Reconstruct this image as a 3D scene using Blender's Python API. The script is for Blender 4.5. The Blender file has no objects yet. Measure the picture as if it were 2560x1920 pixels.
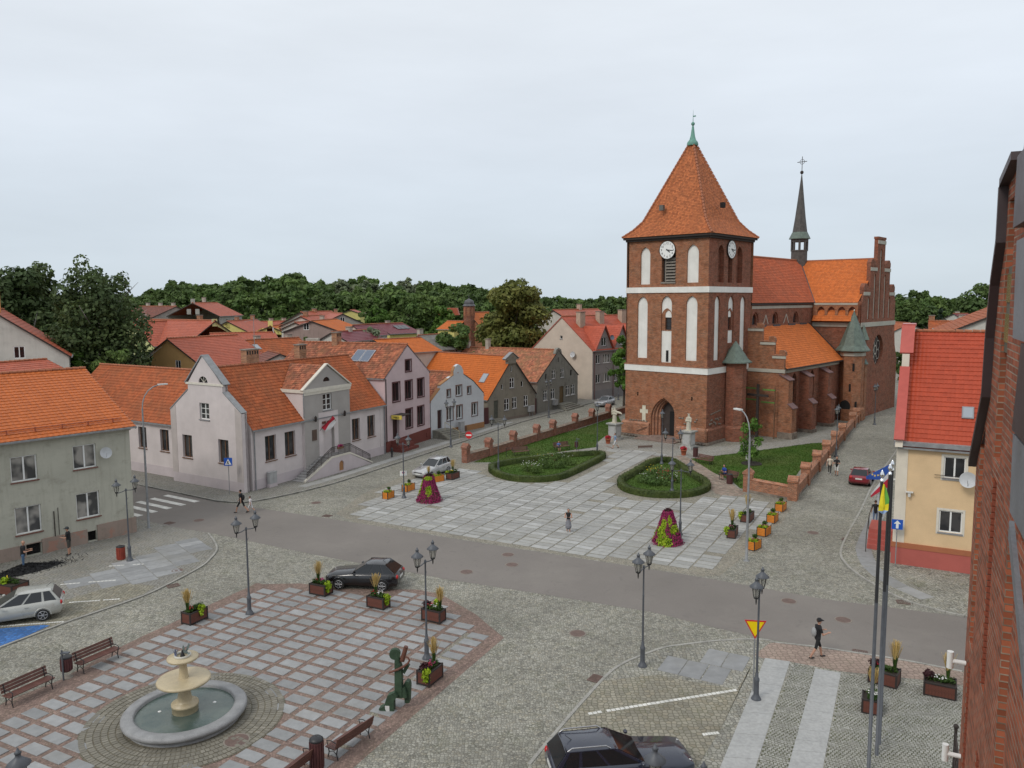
import bpy, math, random
import numpy as np
from mathutils import Vector, Matrix
from mathutils.geometry import tessellate_polygon
sc = bpy.context.scene
C = sc.collection
R = math.radians
rnd = random.Random(7)
nrg = np.random.default_rng(11)

# ------------------------------------------------------------------ camera
FPX, PITCH, ROLL, EYE = 1965.0, R(6.08), R(-0.245), 16.0      # focal length in photo pixels, tilt, roll, eye height (m)
cam = bpy.data.cameras.new('camera'); camo = bpy.data.objects.new('camera', cam); C.objects.link(camo)
cam.sensor_width = 36.0; cam.lens = FPX * 36.0 / 2560.0
cam.clip_start = 0.1; cam.clip_end = 20000
_f = Vector((0, math.cos(PITCH), -math.sin(PITCH))); _u = Vector((0, math.sin(PITCH), math.cos(PITCH))); _x = Vector((1, 0, 0))
CX = math.cos(ROLL) * _x + math.sin(ROLL) * _u
CU = -math.sin(ROLL) * _x + math.cos(ROLL) * _u
camo.matrix_world = Matrix(((CX.x, CU.x, -_f.x, 0), (CX.y, CU.y, -_f.y, 0), (CX.z, CU.z, -_f.z, EYE), (0, 0, 0, 1)))
sc.camera = camo

def G(px, py, z=0.0):
    """survey: ground position (height z) of a point measured in the photograph"""
    d = CX * ((px - 1280) / FPX) - CU * ((py - 960) / FPX) + _f
    t = (z - EYE) / d.z
    return Vector((d.x * t, d.y * t, z))
def AT(px, py, Y):
    """survey: position at distance Y of a point measured in the photograph"""
    d = CX * ((px - 1280) / FPX) - CU * ((py - 960) / FPX) + _f
    t = Y / d.y
    return Vector((d.x * t, d.y * t, EYE + d.z * t))

# ------------------------------------------------------------------ world, sun, exposure
SUN_EL, SUN_DIR = R(42), Vector((-0.62, -0.60, 0)).normalized()
w = bpy.data.worlds.new('World'); sc.world = w; w.use_nodes = True
nt = w.node_tree; nt.nodes.clear()
def wn(t, **k):
    n = nt.nodes.new(t)
    for a, b in k.items(): setattr(n, a, b)
    return n
out = wn('ShaderNodeOutputWorld'); bg = wn('ShaderNodeBackground'); bg.inputs['Strength'].default_value = 0.1
sky = wn('ShaderNodeTexSky', sky_type='NISHITA', sun_disc=False)
sky.sun_elevation = SUN_EL; sky.sun_rotation = math.atan2(SUN_DIR.x, SUN_DIR.y)
tc = wn('ShaderNodeTexCoord'); sep = wn('ShaderNodeSeparateXYZ'); nt.links.new(tc.outputs['Generated'], sep.inputs[0])
# thin high overcast: pale cloud sheet, a little bluer and dimmer low down, faint streaks
ramp = wn('ShaderNodeValToRGB'); nt.links.new(sep.outputs['Z'], ramp.inputs[0])
e = ramp.color_ramp.elements
e[0].position = 0.0; e[0].color = (0.55, 0.63, 0.70, 1)
e[1].position = 0.45; e[1].color = (0.82, 0.86, 0.90, 1)
for p, c in ((0.06, (0.59, 0.66, 0.735, 1)), (0.20, (0.70, 0.755, 0.82, 1))):
    q = e.new(p); q.color = c
mp = wn('ShaderNodeMapping'); mp.inputs['Scale'].default_value = (1.6, 1.6, 7.0); nt.links.new(tc.outputs['Generated'], mp.inputs[0])
nz = wn('ShaderNodeTexNoise'); nz.inputs['Scale'].default_value = 1.7; nz.inputs['Detail'].default_value = 5; nz.inputs['Roughness'].default_value = .55
nt.links.new(mp.outputs[0], nz.inputs['Vector'])
cr = wn('ShaderNodeMapRange'); cr.inputs['From Min'].default_value = .3; cr.inputs['From Max'].default_value = .7
cr.inputs['To Min'].default_value = 0.955; cr.inputs['To Max'].default_value = 1.05; nt.links.new(nz.outputs[0], cr.inputs[0])
vm = wn('ShaderNodeVectorMath', operation='SCALE'); nt.links.new(ramp.outputs[0], vm.inputs[0]); nt.links.new(cr.outputs[0], vm.inputs['Scale'])
vs = wn('ShaderNodeVectorMath', operation='SCALE'); vs.inputs['Scale'].default_value = 11.2; nt.links.new(vm.outputs[0], vs.inputs[0])
mx = wn('ShaderNodeMixRGB'); mx.inputs[0].default_value = 0.9
nt.links.new(sky.outputs[0], mx.inputs[1]); nt.links.new(vs.outputs[0], mx.inputs[2])
nt.links.new(mx.outputs[0], bg.inputs[0]); nt.links.new(bg.outputs[0], out.inputs[0])
sl = bpy.data.lights.new('sun', 'SUN'); sl.energy = 1.3; sl.angle = R(18); sl.color = (1.0, 0.95, 0.87)
so = bpy.data.objects.new('sun', sl); C.objects.link(so); so.location = (-40, -40, 60)
_sd = Vector((SUN_DIR.x * math.cos(SUN_EL), SUN_DIR.y * math.cos(SUN_EL), math.sin(SUN_EL)))
so.rotation_euler = _sd.to_track_quat('Z', 'Y').to_euler()
vsn = sc.view_settings; vsn.view_transform = 'Standard'; vsn.look = 'None'; vsn.gamma = 1; vsn.exposure = 0.0; vsn.use_curve_mapping = False
sc.cycles.max_bounces = 5; sc.cycles.diffuse_bounces = 3; sc.cycles.glossy_bounces = 3; sc.cycles.transmission_bounces = 3
sc.cycles.transparent_max_bounces = 6; sc.cycles.caustics_reflective = False; sc.cycles.caustics_refractive = False

# ------------------------------------------------------------------ materials
MATS = {}
class NT:
    def __init__(s, name):
        m = bpy.data.materials.new(name); m.use_nodes = True; s.m = m; s.t = m.node_tree; s.t.nodes.clear()
        s.out = s.n('ShaderNodeOutputMaterial'); s.b = s.n('ShaderNodeBsdfPrincipled'); s.l(s.b.outputs[0], s.out.inputs[0])
    def n(s, ty, **k):
        n = s.t.nodes.new(ty)
        for a, b in k.items(): setattr(n, a, b)
        return n
    def l(s, a, b): s.t.links.new(a, b)
    def val(s, sock, v):
        if hasattr(v, 'is_output'): s.l(v, sock)
        else: sock.default_value = v
    def uv(s): return s.n('ShaderNodeUVMap', uv_map='UVMap').outputs[0]
    def pos(s): return s.n('ShaderNodeNewGeometry').outputs['Position']
    def objc(s): return s.n('ShaderNodeTexCoord').outputs['Object']
    def vec(s, v, sc_): 
        m = s.n('ShaderNodeVectorMath', operation='MULTIPLY'); s.l(v, m.inputs[0]); m.inputs[1].default_value = sc_; return m.outputs[0]
    def noise(s, v, scale, detail=3, rough=.55, dist=0):
        n = s.n('ShaderNodeTexNoise'); s.l(v, n.inputs['Vector']); n.inputs['Scale'].default_value = scale
        n.inputs['Detail'].default_value = detail; n.inputs['Roughness'].default_value = rough; n.inputs['Distortion'].default_value = dist
        return n.outputs[0]
    def rng(s, v, a, b, c=0., d=1.):
        m = s.n('ShaderNodeMapRange'); s.l(v, m.inputs[0])
        for i, q in zip(('From Min', 'From Max', 'To Min', 'To Max'), (a, b, c, d)): m.inputs[i].default_value = q
        return m.outputs[0]
    def mix(s, f, a, b, mode='MIX'):
        m = s.n('ShaderNodeMixRGB', blend_type=mode)
        s.val(m.inputs[0], f)
        for i, q in ((1, a), (2, b)):
            if hasattr(q, 'is_output'): s.l(q, m.inputs[i])
            else: m.inputs[i].default_value = (*q, 1) if len(q) == 3 else q
        return m.outputs[0]
    def math(s, op, a, b=0.):
        m = s.n('ShaderNodeMath', operation=op); s.val(m.inputs[0], a); s.val(m.inputs[1], b); return m.outputs[0]
    def scale(s, col, f):
        m = s.n('ShaderNodeVectorMath', operation='SCALE'); 
        if hasattr(col, 'is_output'): s.l(col, m.inputs[0])
        else: m.inputs[0].default_value = col[:3]
        s.val(m.inputs['Scale'], f); return m.outputs[0]
    def bump(s, h, strength=.5, dist=.02):
        b = s.n('ShaderNodeBump'); s.l(h, b.inputs['Height']); b.inputs['Strength'].default_value = strength
        b.inputs['Distance'].default_value = dist; s.l(b.outputs[0], s.b.inputs['Normal'])
    def white(s, v):
        n = s.n('ShaderNodeTexWhiteNoise', noise_dimensions='3D'); s.l(v, n.inputs['Vector']); return n.outputs['Value']
    def col(s, c): 
        if hasattr(c, 'is_output'): s.l(c, s.b.inputs['Base Color'])
        else: s.b.inputs['Base Color'].default_value = (*c, 1)
    def rough(s, r): s.val(s.b.inputs['Roughness'], r)

def plain(name, c, rough=.7, var=.12, sc_=3.0, metal=0., bump=0., fine=0., coat=0., spec=.5):
    """one colour with uneven tone, grain and small relief"""
    if name in MATS: return MATS[name]
    m = NT(name); p = m.objc()
    n1 = m.noise(p, sc_, 4, .6)
    f = m.rng(n1, .3, .7, 1 - var, 1 + var)
    if fine: f = m.math('MULTIPLY', f, m.rng(m.noise(p, sc_ * 14, 2), .3, .7, 1 - fine, 1 + fine))
    m.col(m.scale(c, f)); m.rough(m.rng(n1, .3, .7, max(0, rough - .06), min(1, rough + .06)))
    m.b.inputs['Metallic'].default_value = metal; m.b.inputs['Specular IOR Level'].default_value = spec
    if coat: m.b.inputs['Coat Weight'].default_value = coat; m.b.inputs['Coat Roughness'].default_value = .06
    if bump: m.bump(m.noise(p, sc_ * 10, 3), bump, .01)
    MATS[name] = m.m; return m.m

def plaster(name, c, stain=.25, stain_col=(.12, .11, .09), low=None, sc_=.5, patch=None):
    """rendered wall: mottled, rain streaks, stain patches, optional exposed patches of another colour"""
    m = NT(name); u = m.uv()
    big = m.noise(u, sc_, 5, .62); streak = m.noise(m.vec(u, (2.2, .16, 1)), 1.6, 4, .6); fine = m.noise(u, 26, 2)
    f = m.math('MULTIPLY', m.rng(big, .3, .7, .88, 1.08), m.rng(fine, .3, .7, .95, 1.05))
    col = m.scale(c, f)
    col = m.mix(m.math('MULTIPLY', m.rng(streak, .5, .78, 0, 1), stain), col, stain_col)
    col = m.mix(m.math('MULTIPLY', m.rng(m.noise(u, sc_ * 1.9, 5, .7), .54, .72, 0, 1), stain * 1.3), col, stain_col)
    if patch: col = m.mix(m.rng(m.noise(u, .55, 5, .66), patch[1], patch[1] + .03, 0, 1), col, patch[0])
    m.col(col); m.rough(.9); m.bump(fine, .25, .01); m.b.inputs['Specular IOR Level'].default_value = .2
    MATS[name] = m.m; return m.m

def brick(name, c1, c2, mortar, bw=.27, bh=.088, mw=.012, patch=.35, dark=(.06, .03, .02)):
    """medieval brickwork in metres: courses, single bricks of mixed burn, repairs and weathered areas"""
    m = NT(name); u = m.uv()
    b = m.n('ShaderNodeTexBrick'); m.l(u, b.inputs['Vector']); b.offset = .5
    b.inputs['Scale'].default_value = 1; b.inputs['Brick Width'].default_value = bw; b.inputs['Row Height'].default_value = bh
    b.inputs['Mortar Size'].default_value = mw; b.inputs['Mortar Smooth'].default_value = .3; b.inputs['Bias'].default_value = 0
    b.inputs['Color1'].default_value = (0, 0, 0, 1); b.inputs['Color2'].default_value = (1, 1, 1, 1); b.inputs['Mortar'].default_value = (.5, .5, .5, 1)
    t = m.n('ShaderNodeSeparateColor'); m.l(b.outputs['Color'], t.inputs[0]); t = t.outputs[0]
    big = m.noise(u, .35, 5, .65); mid = m.noise(u, 1.6, 4, .6)
    col = m.mix(t, c1, c2)
    cell = m.white(m.n_snap(u, bw, bh))
    col = m.scale(col, m.rng(cell, 0, 1, .62, 1.3))
    col = m.mix(m.rng(cell, .9, .93, 0, .55), col, dark)
    col = m.mix(m.math('MULTIPLY', m.rng(big, .45, .68, 0, 1), patch), col, (c1[0] * 1.25, c1[1] * .95, c1[2] * .9))
    col = m.mix(m.math('MULTIPLY', m.rng(mid, .55, .75, 0, 1), patch * .8), col, dark)
    col = m.mix(b.outputs['Fac'], col, m.mix(m.rng(mid, .35, .65, 0, 1), mortar, (mortar[0] * .45, mortar[1] * .42, mortar[2] * .4)))
    m.col(col); m.rough(.9); m.b.inputs['Specular IOR Level'].default_value = .2
    h = m.math('SUBTRACT', m.rng(cell, 0, 1, .6, 1), b.outputs['Fac']); m.bump(h, .6, .012)
    MATS[name] = m.m; return m.m
def _snap(m, u, a, b):
    # cell index of each brick / tile, rows offset by half like the brick pattern
    s = m.n('ShaderNodeSeparateXYZ'); m.l(u, s.inputs[0])
    row = m.math('FLOOR', m.math('DIVIDE', s.outputs[1], b))
    off = m.math('MULTIPLY', m.math('MODULO', row, 2.), .5)
    cx = m.math('FLOOR', m.math('ADD', m.math('DIVIDE', s.outputs[0], a), off))
    c = m.n('ShaderNodeCombineXYZ'); m.l(cx, c.inputs[0]); m.l(row, c.inputs[1]); return c.outputs[0]
NT.n_snap = _snap

def tiles(name, c, var=.25, dirt=.3, dirt_col=(.07, .045, .03), moss=0., tw=.24, th=.33, rough=.75, moss_col=(.10, .095, .045), streak=.2):
    """clay roof tiles; UV is metres along eave / up slope"""
    m = NT(name); u = m.uv()
    cell = m.white(m.n_grid(u, tw, th)); cell2 = m.white(m.vec(m.n_grid(u, tw, th), (3.1, 7.7, 1)))
    col = m.scale(c, m.rng(cell, 0, 1, 1 - var, 1 + var))
    col = m.mix(m.rng(cell2, .55, 1, 0, var * 1.4), col, (c[0] * .55, c[1] * .42, c[2] * .5))
    big = m.noise(u, .45, 5, .65); st = m.noise(m.vec(u, (1.9, .22, 1)), 1.3, 4, .6)
    col = m.mix(m.math('MULTIPLY', m.rng(big, .42, .7, 0, 1), dirt), col, dirt_col)
    col = m.mix(m.math('MULTIPLY', m.rng(st, .5, .75, 0, 1), streak), col, dirt_col)
    if moss: col = m.mix(m.math('MULTIPLY', m.rng(m.noise(u, .8, 6, .75), .44, .6, 0, 1), moss), col, moss_col)
    s = m.n('ShaderNodeSeparateXYZ'); m.l(u, s.inputs[0])
    m.col(col); m.rough(rough); m.b.inputs['Specular IOR Level'].default_value = .3
    m.bump(m.noise(u, 30, 2), .2, .01)
    MATS[name] = m.m; return m.m
def _grid(m, u, a, b):
    s = m.n('ShaderNodeSeparateXYZ'); m.l(u, s.inputs[0])
    c = m.n('ShaderNodeCombineXYZ'); m.l(m.math('FLOOR', m.math('DIVIDE', s.outputs[0], a)), c.inputs[0])
    m.l(m.math('FLOOR', m.math('DIVIDE', s.outputs[1], b)), c.inputs[1]); return c.outputs[0]
NT.n_grid = _grid

def setts(name, c, size=.11, joint=(.10, .095, .08), var=.3, moss=.25, wob=.35, big=.18, tint=None):
    """small hewn paving stones: cells with dark joints, worn and mossy areas"""
    m = NT(name); p = m.pos()
    d = m.n('ShaderNodeVectorMath', operation='ADD'); m.l(p, d.inputs[0])
    m.l(m.scale(m.n_col(p, 1.3), wob), d.inputs[1]); q = d.outputs[0]
    v = m.n('ShaderNodeTexVoronoi', feature='F1'); m.l(q, v.inputs['Vector']); v.inputs['Scale'].default_value = 1 / size; v.inputs['Randomness'].default_value = .55
    e_ = m.n('ShaderNodeTexVoronoi', feature='DISTANCE_TO_EDGE'); m.l(q, e_.inputs['Vector']); e_.inputs['Scale'].default_value = 1 / size; e_.inputs['Randomness'].default_value = .55
    sp = m.n('ShaderNodeSeparateColor'); m.l(v.outputs['Color'], sp.inputs[0])
    col = m.scale(c, m.rng(sp.outputs[0], 0, 1, 1 - var, 1 + var))
    col = m.mix(m.rng(sp.outputs[1], .6, 1, 0, .35), col, tint or (c[0] * 1.1, c[1] * .98, c[2] * .8))
    j = m.rng(e_.outputs['Distance'], .02, .14, 1, 0)
    b1 = m.noise(p, .22, 5, .6); b2 = m.noise(p, .9, 5, .65)
    col = m.scale(col, m.rng(b1, .3, .7, 1 - big, 1 + big))
    jc = m.mix(m.rng(b2, .45, .65, 0, moss * 2), joint, (.085, .10, .04))
    col = m.mix(m.math('MULTIPLY', j, .8), col, jc)
    col = m.mix(m.math('MULTIPLY', m.rng(b2, .58, .75, 0, 1), moss), col, (.13, .125, .075))
    m.col(col); m.rough(.85); m.b.inputs['Specular IOR Level'].default_value = .3
    m.bump(m.rng(e_.outputs['Distance'], 0, .3, 0, 1), .5, .02)
    MATS[name] = m.m; return m.m
def _ncol(m, p, sc_):
    n = m.n('ShaderNodeTexNoise'); m.l(p, n.inputs['Vector']); n.inputs['Scale'].default_value = sc_
    s = m.n('ShaderNodeVectorMath', operation='SUBTRACT'); m.l(n.outputs[1], s.inputs[0]); s.inputs[1].default_value = (.5, .5, .5); return s.outputs[0]
NT.n_col = _ncol

def foliage(name, c, c2, sc_=.6, rough=.6, trans=.25):
    m = NT(name); p = m.pos()
    n1 = m.noise(p, sc_, 3, .6); n2 = m.noise(p, sc_ * 9, 2)
    col = m.mix(m.rng(n1, .35, .65, 0, 1), c, c2); col = m.scale(col, m.rng(n2, .3, .7, .72, 1.3))
    g = m.n('ShaderNodeNewGeometry'); col = m.scale(col, m.rng(g.outputs['Random Per Island'], 0, 1, .78, 1.25))
    m.col(col); m.rough(rough); m.b.inputs['Specular IOR Level'].default_value = .25
    tr = m.n('ShaderNodeBsdfTranslucent'); m.l(m.scale(col, 1.3), tr.inputs[0])
    ms = m.n('ShaderNodeMixShader'); ms.inputs[0].default_value = trans; m.l(m.b.outputs[0], ms.inputs[1]); m.l(tr.outputs[0], ms.inputs[2]); m.l(ms.outputs[0], m.out.inputs[0])
    MATS[name] = m.m; return m.m

def glass(name, c=(.02, .022, .025), rough=.06, curtain=.0, spec=.6):
    m = NT(name); p = m.objc()
    n = m.noise(m.pos(), .9, 2)
    col = m.mix(m.rng(n, .45, .6, 0, curtain), c, (.35, .33, .30))
    m.col(col); m.rough(rough); m.b.inputs['Specular IOR Level'].default_value = spec
    MATS[name] = m.m; return m.m

# ------------------------------------------------------------------ mesh builder
class MB:
    """collects faces of one mesh; UVs are metres along / up each face"""
    def __init__(s): s.v = []; s.f = []; s.m = []; s.sm = []
    def face(s, pts, m=0, sm=False):
        i = len(s.v); s.v += [tuple(p) for p in pts]; s.f.append(tuple(range(i, i + len(pts)))); s.m.append(m); s.sm.append(sm)
    def grid(s, rows, m=0, close=False, sm=True):
        """rows: list of equal-length point lists"""
        i0 = len(s.v); n = len(rows[0])
        for r in rows: s.v += [tuple(p) for p in r]
        for a in range(len(rows) - 1):
            for b in range(n if close else n - 1):
                c = (b + 1) % n
                s.f.append((i0 + a * n + b, i0 + a * n + c, i0 + (a + 1) * n + c, i0 + (a + 1) * n + b)); s.m.append(m); s.sm.append(sm)
    def box(s, x0, x1, y0, y1, z0, z1, m=0, M=None):
        P = [Vector(q) for q in ((x0, y0, z0), (x1, y0, z0), (x1, y1, z0), (x0, y1, z0), (x0, y0, z1), (x1, y0, z1), (x1, y1, z1), (x0, y1, z1))]
        if M is not None: P = [M @ q for q in P]
        i = len(s.v); s.v += [tuple(p) for p in P]
        for q in ((0, 3, 2, 1), (4, 5, 6, 7), (0, 1, 5, 4), (1, 2, 6, 5), (2, 3, 7, 6), (3, 0, 4, 7)):
            s.f.append(tuple(i + k for k in q)); s.m.append(m); s.sm.append(False)
    def prism(s, poly, z0, z1, m=0, mt=None, bottom=False):
        """vertical prism over an xy polygon (counter-clockwise)"""
        n = len(poly)
        if sum(poly[i][0] * poly[(i + 1) % n][1] - poly[(i + 1) % n][0] * poly[i][1] for i in range(n)) < 0: poly = poly[::-1]
        for i in range(n):
            a, b = poly[i], poly[(i + 1) % n]
            s.face([(a[0], a[1], z0), (b[0], b[1], z0), (b[0], b[1], z1), (a[0], a[1], z1)], m)
        s.flat([(p[0], p[1], z1) for p in poly], m if mt is None else mt)
        if bottom: s.flat([(p[0], p[1], z0) for p in poly[::-1]], m)
    def flat(s, pts, m=0):
        """possibly concave planar polygon"""
        if len(pts) <= 4: s.face(pts, m); return
        V = [Vector(p) for p in pts]; n = Vector((0, 0, 0))
        for i in range(len(V)): n += V[i].cross(V[(i + 1) % len(V)])
        for t in tessellate_polygon([V]):
            a, b, c = (V[k] for k in t)
            s.face([a, b, c] if (b - a).cross(c - a).dot(n) > 0 else [a, c, b], m)
    def slab(s, poly, y0, y1, m=0, M=None, mside=None):
        """polygon in the xz plane pushed from y0 (front) to y1"""
        n = len(poly)
        if sum(poly[i][0] * poly[(i + 1) % n][1] - poly[(i + 1) % n][0] * poly[i][1] for i in range(n)) < 0: poly = poly[::-1]
        T = (lambda p: M @ Vector(p)) if M is not None else Vector
        s.flat([T((x, y0, z)) for x, z in poly], m); s.flat([T((x, y1, z)) for x, z in poly[::-1]], m)
        for i in range(n):
            a, b = poly[i], poly[(i + 1) % n]
            s.face([T((a[0], y0, a[1])), T((a[0], y1, a[1])), T((b[0], y1, b[1])), T((b[0], y0, b[1]))], m if mside is None else mside)
    def wall(s, outer, holes, O, ud, nd, depth=.14, m=0, mr=None, back=None):
        """wall face with openings: 2-D outline + holes on plane O + u*ud + v*z, outward normal nd; reveals go in by depth"""
        O, ud, nd = Vector(O), Vector(ud), Vector(nd); up = Vector((0, 0, 1))
        P = lambda q, d=0: O + ud * q[0] + up * q[1] - nd * d
        loops = [[Vector((q[0], q[1], 0)) for q in l] for l in [outer] + holes]
        flat_ = [q for l in loops for q in l]
        for t in tessellate_polygon(loops):
            a, b, c = (P(flat_[k]) for k in t)
            s.face([a, b, c] if (b - a).cross(c - a).dot(nd) > 0 else [a, c, b], m)
        for i, h in enumerate(holes):
            n = len(h); area = sum(h[k][0] * h[(k + 1) % n][1] - h[(k + 1) % n][0] * h[k][1] for k in range(n))
            d = depth[i] if isinstance(depth, (list, tuple)) else depth
            for k in range(n):
                a, b = h[k], h[(k + 1) % n]
                q = [P(a), P(a, d), P(b, d), P(b)]
                s.face(q if area > 0 else q[::-1], m if mr is None else mr)
            if back is not None and back[i] is not None: s.flat([P(q, d) for q in (h if area > 0 else h[::-1])], back[i])
    def tube(s, a, b, r0, r1=None, n=8, m=0, caps=True, sm=True):
        a, b = Vector(a), Vector(b); r1 = r0 if r1 is None else r1
        d = (b - a).normalized(); t = Vector((1, 0, 0)) if abs(d.x) < .8 else Vector((0, 1, 0))
        u = d.cross(t).normalized(); v = d.cross(u)
        ra = [a + (u * math.cos(k * 2 * math.pi / n) + v * math.sin(k * 2 * math.pi / n)) * r0 for k in range(n)]
        rb = [b + (u * math.cos(k * 2 * math.pi / n) + v * math.sin(k * 2 * math.pi / n)) * r1 for k in range(n)]
        s.grid([ra, rb], m, True, sm)
        if caps: s.face(ra[::-1], m); s.face(rb, m)
    def path(s, pts, r, n=6, m=0):
        pts = [Vector(p) for p in pts]
        rr = r if isinstance(r, (list, tuple)) else [r] * len(pts)
        rows = []; ref = None
        for i, p in enumerate(pts):
            d = (pts[min(i + 1, len(pts) - 1)] - pts[max(i - 1, 0)]).normalized()
            if ref is None: ref = d.cross(Vector((0, 0, 1)) if abs(d.z) < .9 else Vector((1, 0, 0))).normalized()
            u = (ref - d * ref.dot(d)).normalized(); v = d.cross(u); ref = u
            rows.append([p + (u * math.cos(k * 2 * math.pi / n) + v * math.sin(k * 2 * math.pi / n)) * rr[i] for k in range(n)])
        s.grid(rows, m, True); s.face(rows[0][::-1], m); s.face(rows[-1], m)
    def lathe(s, prof, n=12, m=0, c=(0, 0, 0), sm=True, caps=True, ph=0.):
        rows = [[(c[0] + r * math.cos(ph + k * 2 * math.pi / n), c[1] + r * math.sin(ph + k * 2 * math.pi / n), c[2] + z) for k in range(n)] for r, z in prof]
        s.grid(rows, m, True, sm)
        if caps:
            if prof[0][0] > 1e-4: s.face(rows[0][::-1], m)
            if prof[-1][0] > 1e-4: s.face(rows[-1], m)
    def ball(s, c, r, n=8, m=0, jit=0.):
        rx, ry, rz = r if isinstance(r, (list, tuple)) else (r, r, r)
        rows = []
        for a in range(n // 2 + 1):
            th = math.pi * a / (n // 2); rows.append([(c[0] + rx * math.sin(th) * math.cos(k * 2 * math.pi / n), c[1] + ry * math.sin(th) * math.sin(k * 2 * math.pi / n), c[2] - rz * math.cos(th)) for k in range(n)])
        s.grid(rows, m, True)
    def build(s, name, mats, parent=None, loc=None, rz=None, uv=True):
        me = mesh_from(name, s.v, s.f, s.m, s.sm, mats, uv)
        return link(name, me, parent, loc, rz)
def mesh_from(name, v, f, mi, sm, mats, uv=True):
    me = bpy.data.meshes.new(name); me.from_pydata(v, [], f)
    for m in (mats if isinstance(mats, (list, tuple)) else [mats]): me.materials.append(m)
    if mi is not None: me.polygons.foreach_set('material_index', mi)
    if sm is not None: me.polygons.foreach_set('use_smooth', sm)
    if uv and len(f): auto_uv(me)
    me.update(); return me
def auto_uv(me):
    n = len(me.polygons); nl = len(me.loops); lay = me.uv_layers.new(name='UVMap')
    nor = np.empty(n * 3); me.polygons.foreach_get('normal', nor); nor = nor.reshape(-1, 3)
    tot = np.empty(n, int); me.polygons.foreach_get('loop_total', tot)
    vi = np.empty(nl, int); me.loops.foreach_get('vertex_index', vi)
    co = np.empty(len(me.vertices) * 3); me.vertices.foreach_get('co', co); co = co.reshape(-1, 3)
    P = co[vi]; N = np.repeat(nor, tot, 0)
    h = np.hypot(N[:, 0], N[:, 1]); flat = h < .05; hs = np.where(flat, 1, h)
    t = np.stack([-N[:, 1] / hs, N[:, 0] / hs, np.zeros(nl)], 1); t[flat] = (1, 0, 0)
    b = np.cross(N, t); b[flat] = (0, 1, 0)
    uv_ = np.stack([(P * t).sum(1), (P * b).sum(1)], 1)
    lay.data.foreach_set('uv', uv_.astype(np.float32).ravel())
def link(name, me, parent=None, loc=None, rz=None):
    o = bpy.data.objects.new(name, me); C.objects.link(o)
    if parent is not None: o.parent = parent
    if loc is not None: o.location = loc
    if rz is not None: o.rotation_euler = (0, 0, rz)
    return o
def thing(name, label, cat, loc=(0, 0, 0), rz=0., group=None):
    o = bpy.data.objects.new(name, None); C.objects.link(o); o.location = loc; o.rotation_euler = (0, 0, rz)
    o.empty_display_size = .3; tag(o, label, cat, group); return o
def tag(o, label=None, cat=None, group=None, kind=None):
    if label: o['label'] = label
    if cat: o['category'] = cat
    if group: o['group'] = group
    if kind: o['kind'] = kind
    return o
def struct(o): o['kind'] = 'structure'; return o
def stuff(o): o['kind'] = 'stuff'; return o
def copy_tree(o, parent=None):
    c = o.copy(); C.objects.link(c); c.parent = parent
    for ch in list(o.children): copy_tree(ch, c)
    return c
def dup(o, loc, rz, label, group=None):
    c = copy_tree(o); c.location = loc; c.rotation_euler = (0, 0, rz); c['label'] = label
    if group: c['group'] = group
    return c
def text_mesh(s, size, mat, name, parent, loc, rot, ext=.01, align='CENTER'):
    cu = bpy.data.curves.new(name, 'FONT'); cu.body = s; cu.size = size; cu.extrude = ext; cu.align_x = align; cu.resolution_u = 2
    o = bpy.data.objects.new(name, cu); C.objects.link(o); bpy.context.view_layer.update()
    me = bpy.data.meshes.new_from_object(o.evaluated_get(bpy.context.evaluated_depsgraph_get()))
    bpy.data.objects.remove(o); me.name = name; me.materials.clear(); me.materials.append(mat)
    o = link(name, me, parent, loc); o.rotation_euler = rot; return o

def arch(x0, x1, z0, z1, n=5, k=.8):
    """pointed-arch outline, counter-clockwise in (x, z); k = arc radius / width"""
    w_ = x1 - x0; r = k * w_; h = math.sqrt(r * r - (r - w_ / 2) ** 2); zs = z1 - h; th = math.acos((r - w_ / 2) / r)
    rt = [(x1 - r + r * math.cos(th * i / n), zs + r * math.sin(th * i / n)) for i in range(n + 1)]
    return [(x0, z0), (x1, z0)] + rt + [(x0 + x1 - x, z) for x, z in rt[::-1]][1:]
def rect(x, z, w_, h): return [(x, z), (x + w_, z), (x + w_, z + h), (x, z + h)]
def circle(x, z, r, n=20): return [(x + r * math.cos(2 * math.pi * k / n), z + r * math.sin(2 * math.pi * k / n)) for k in range(n)]

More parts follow.
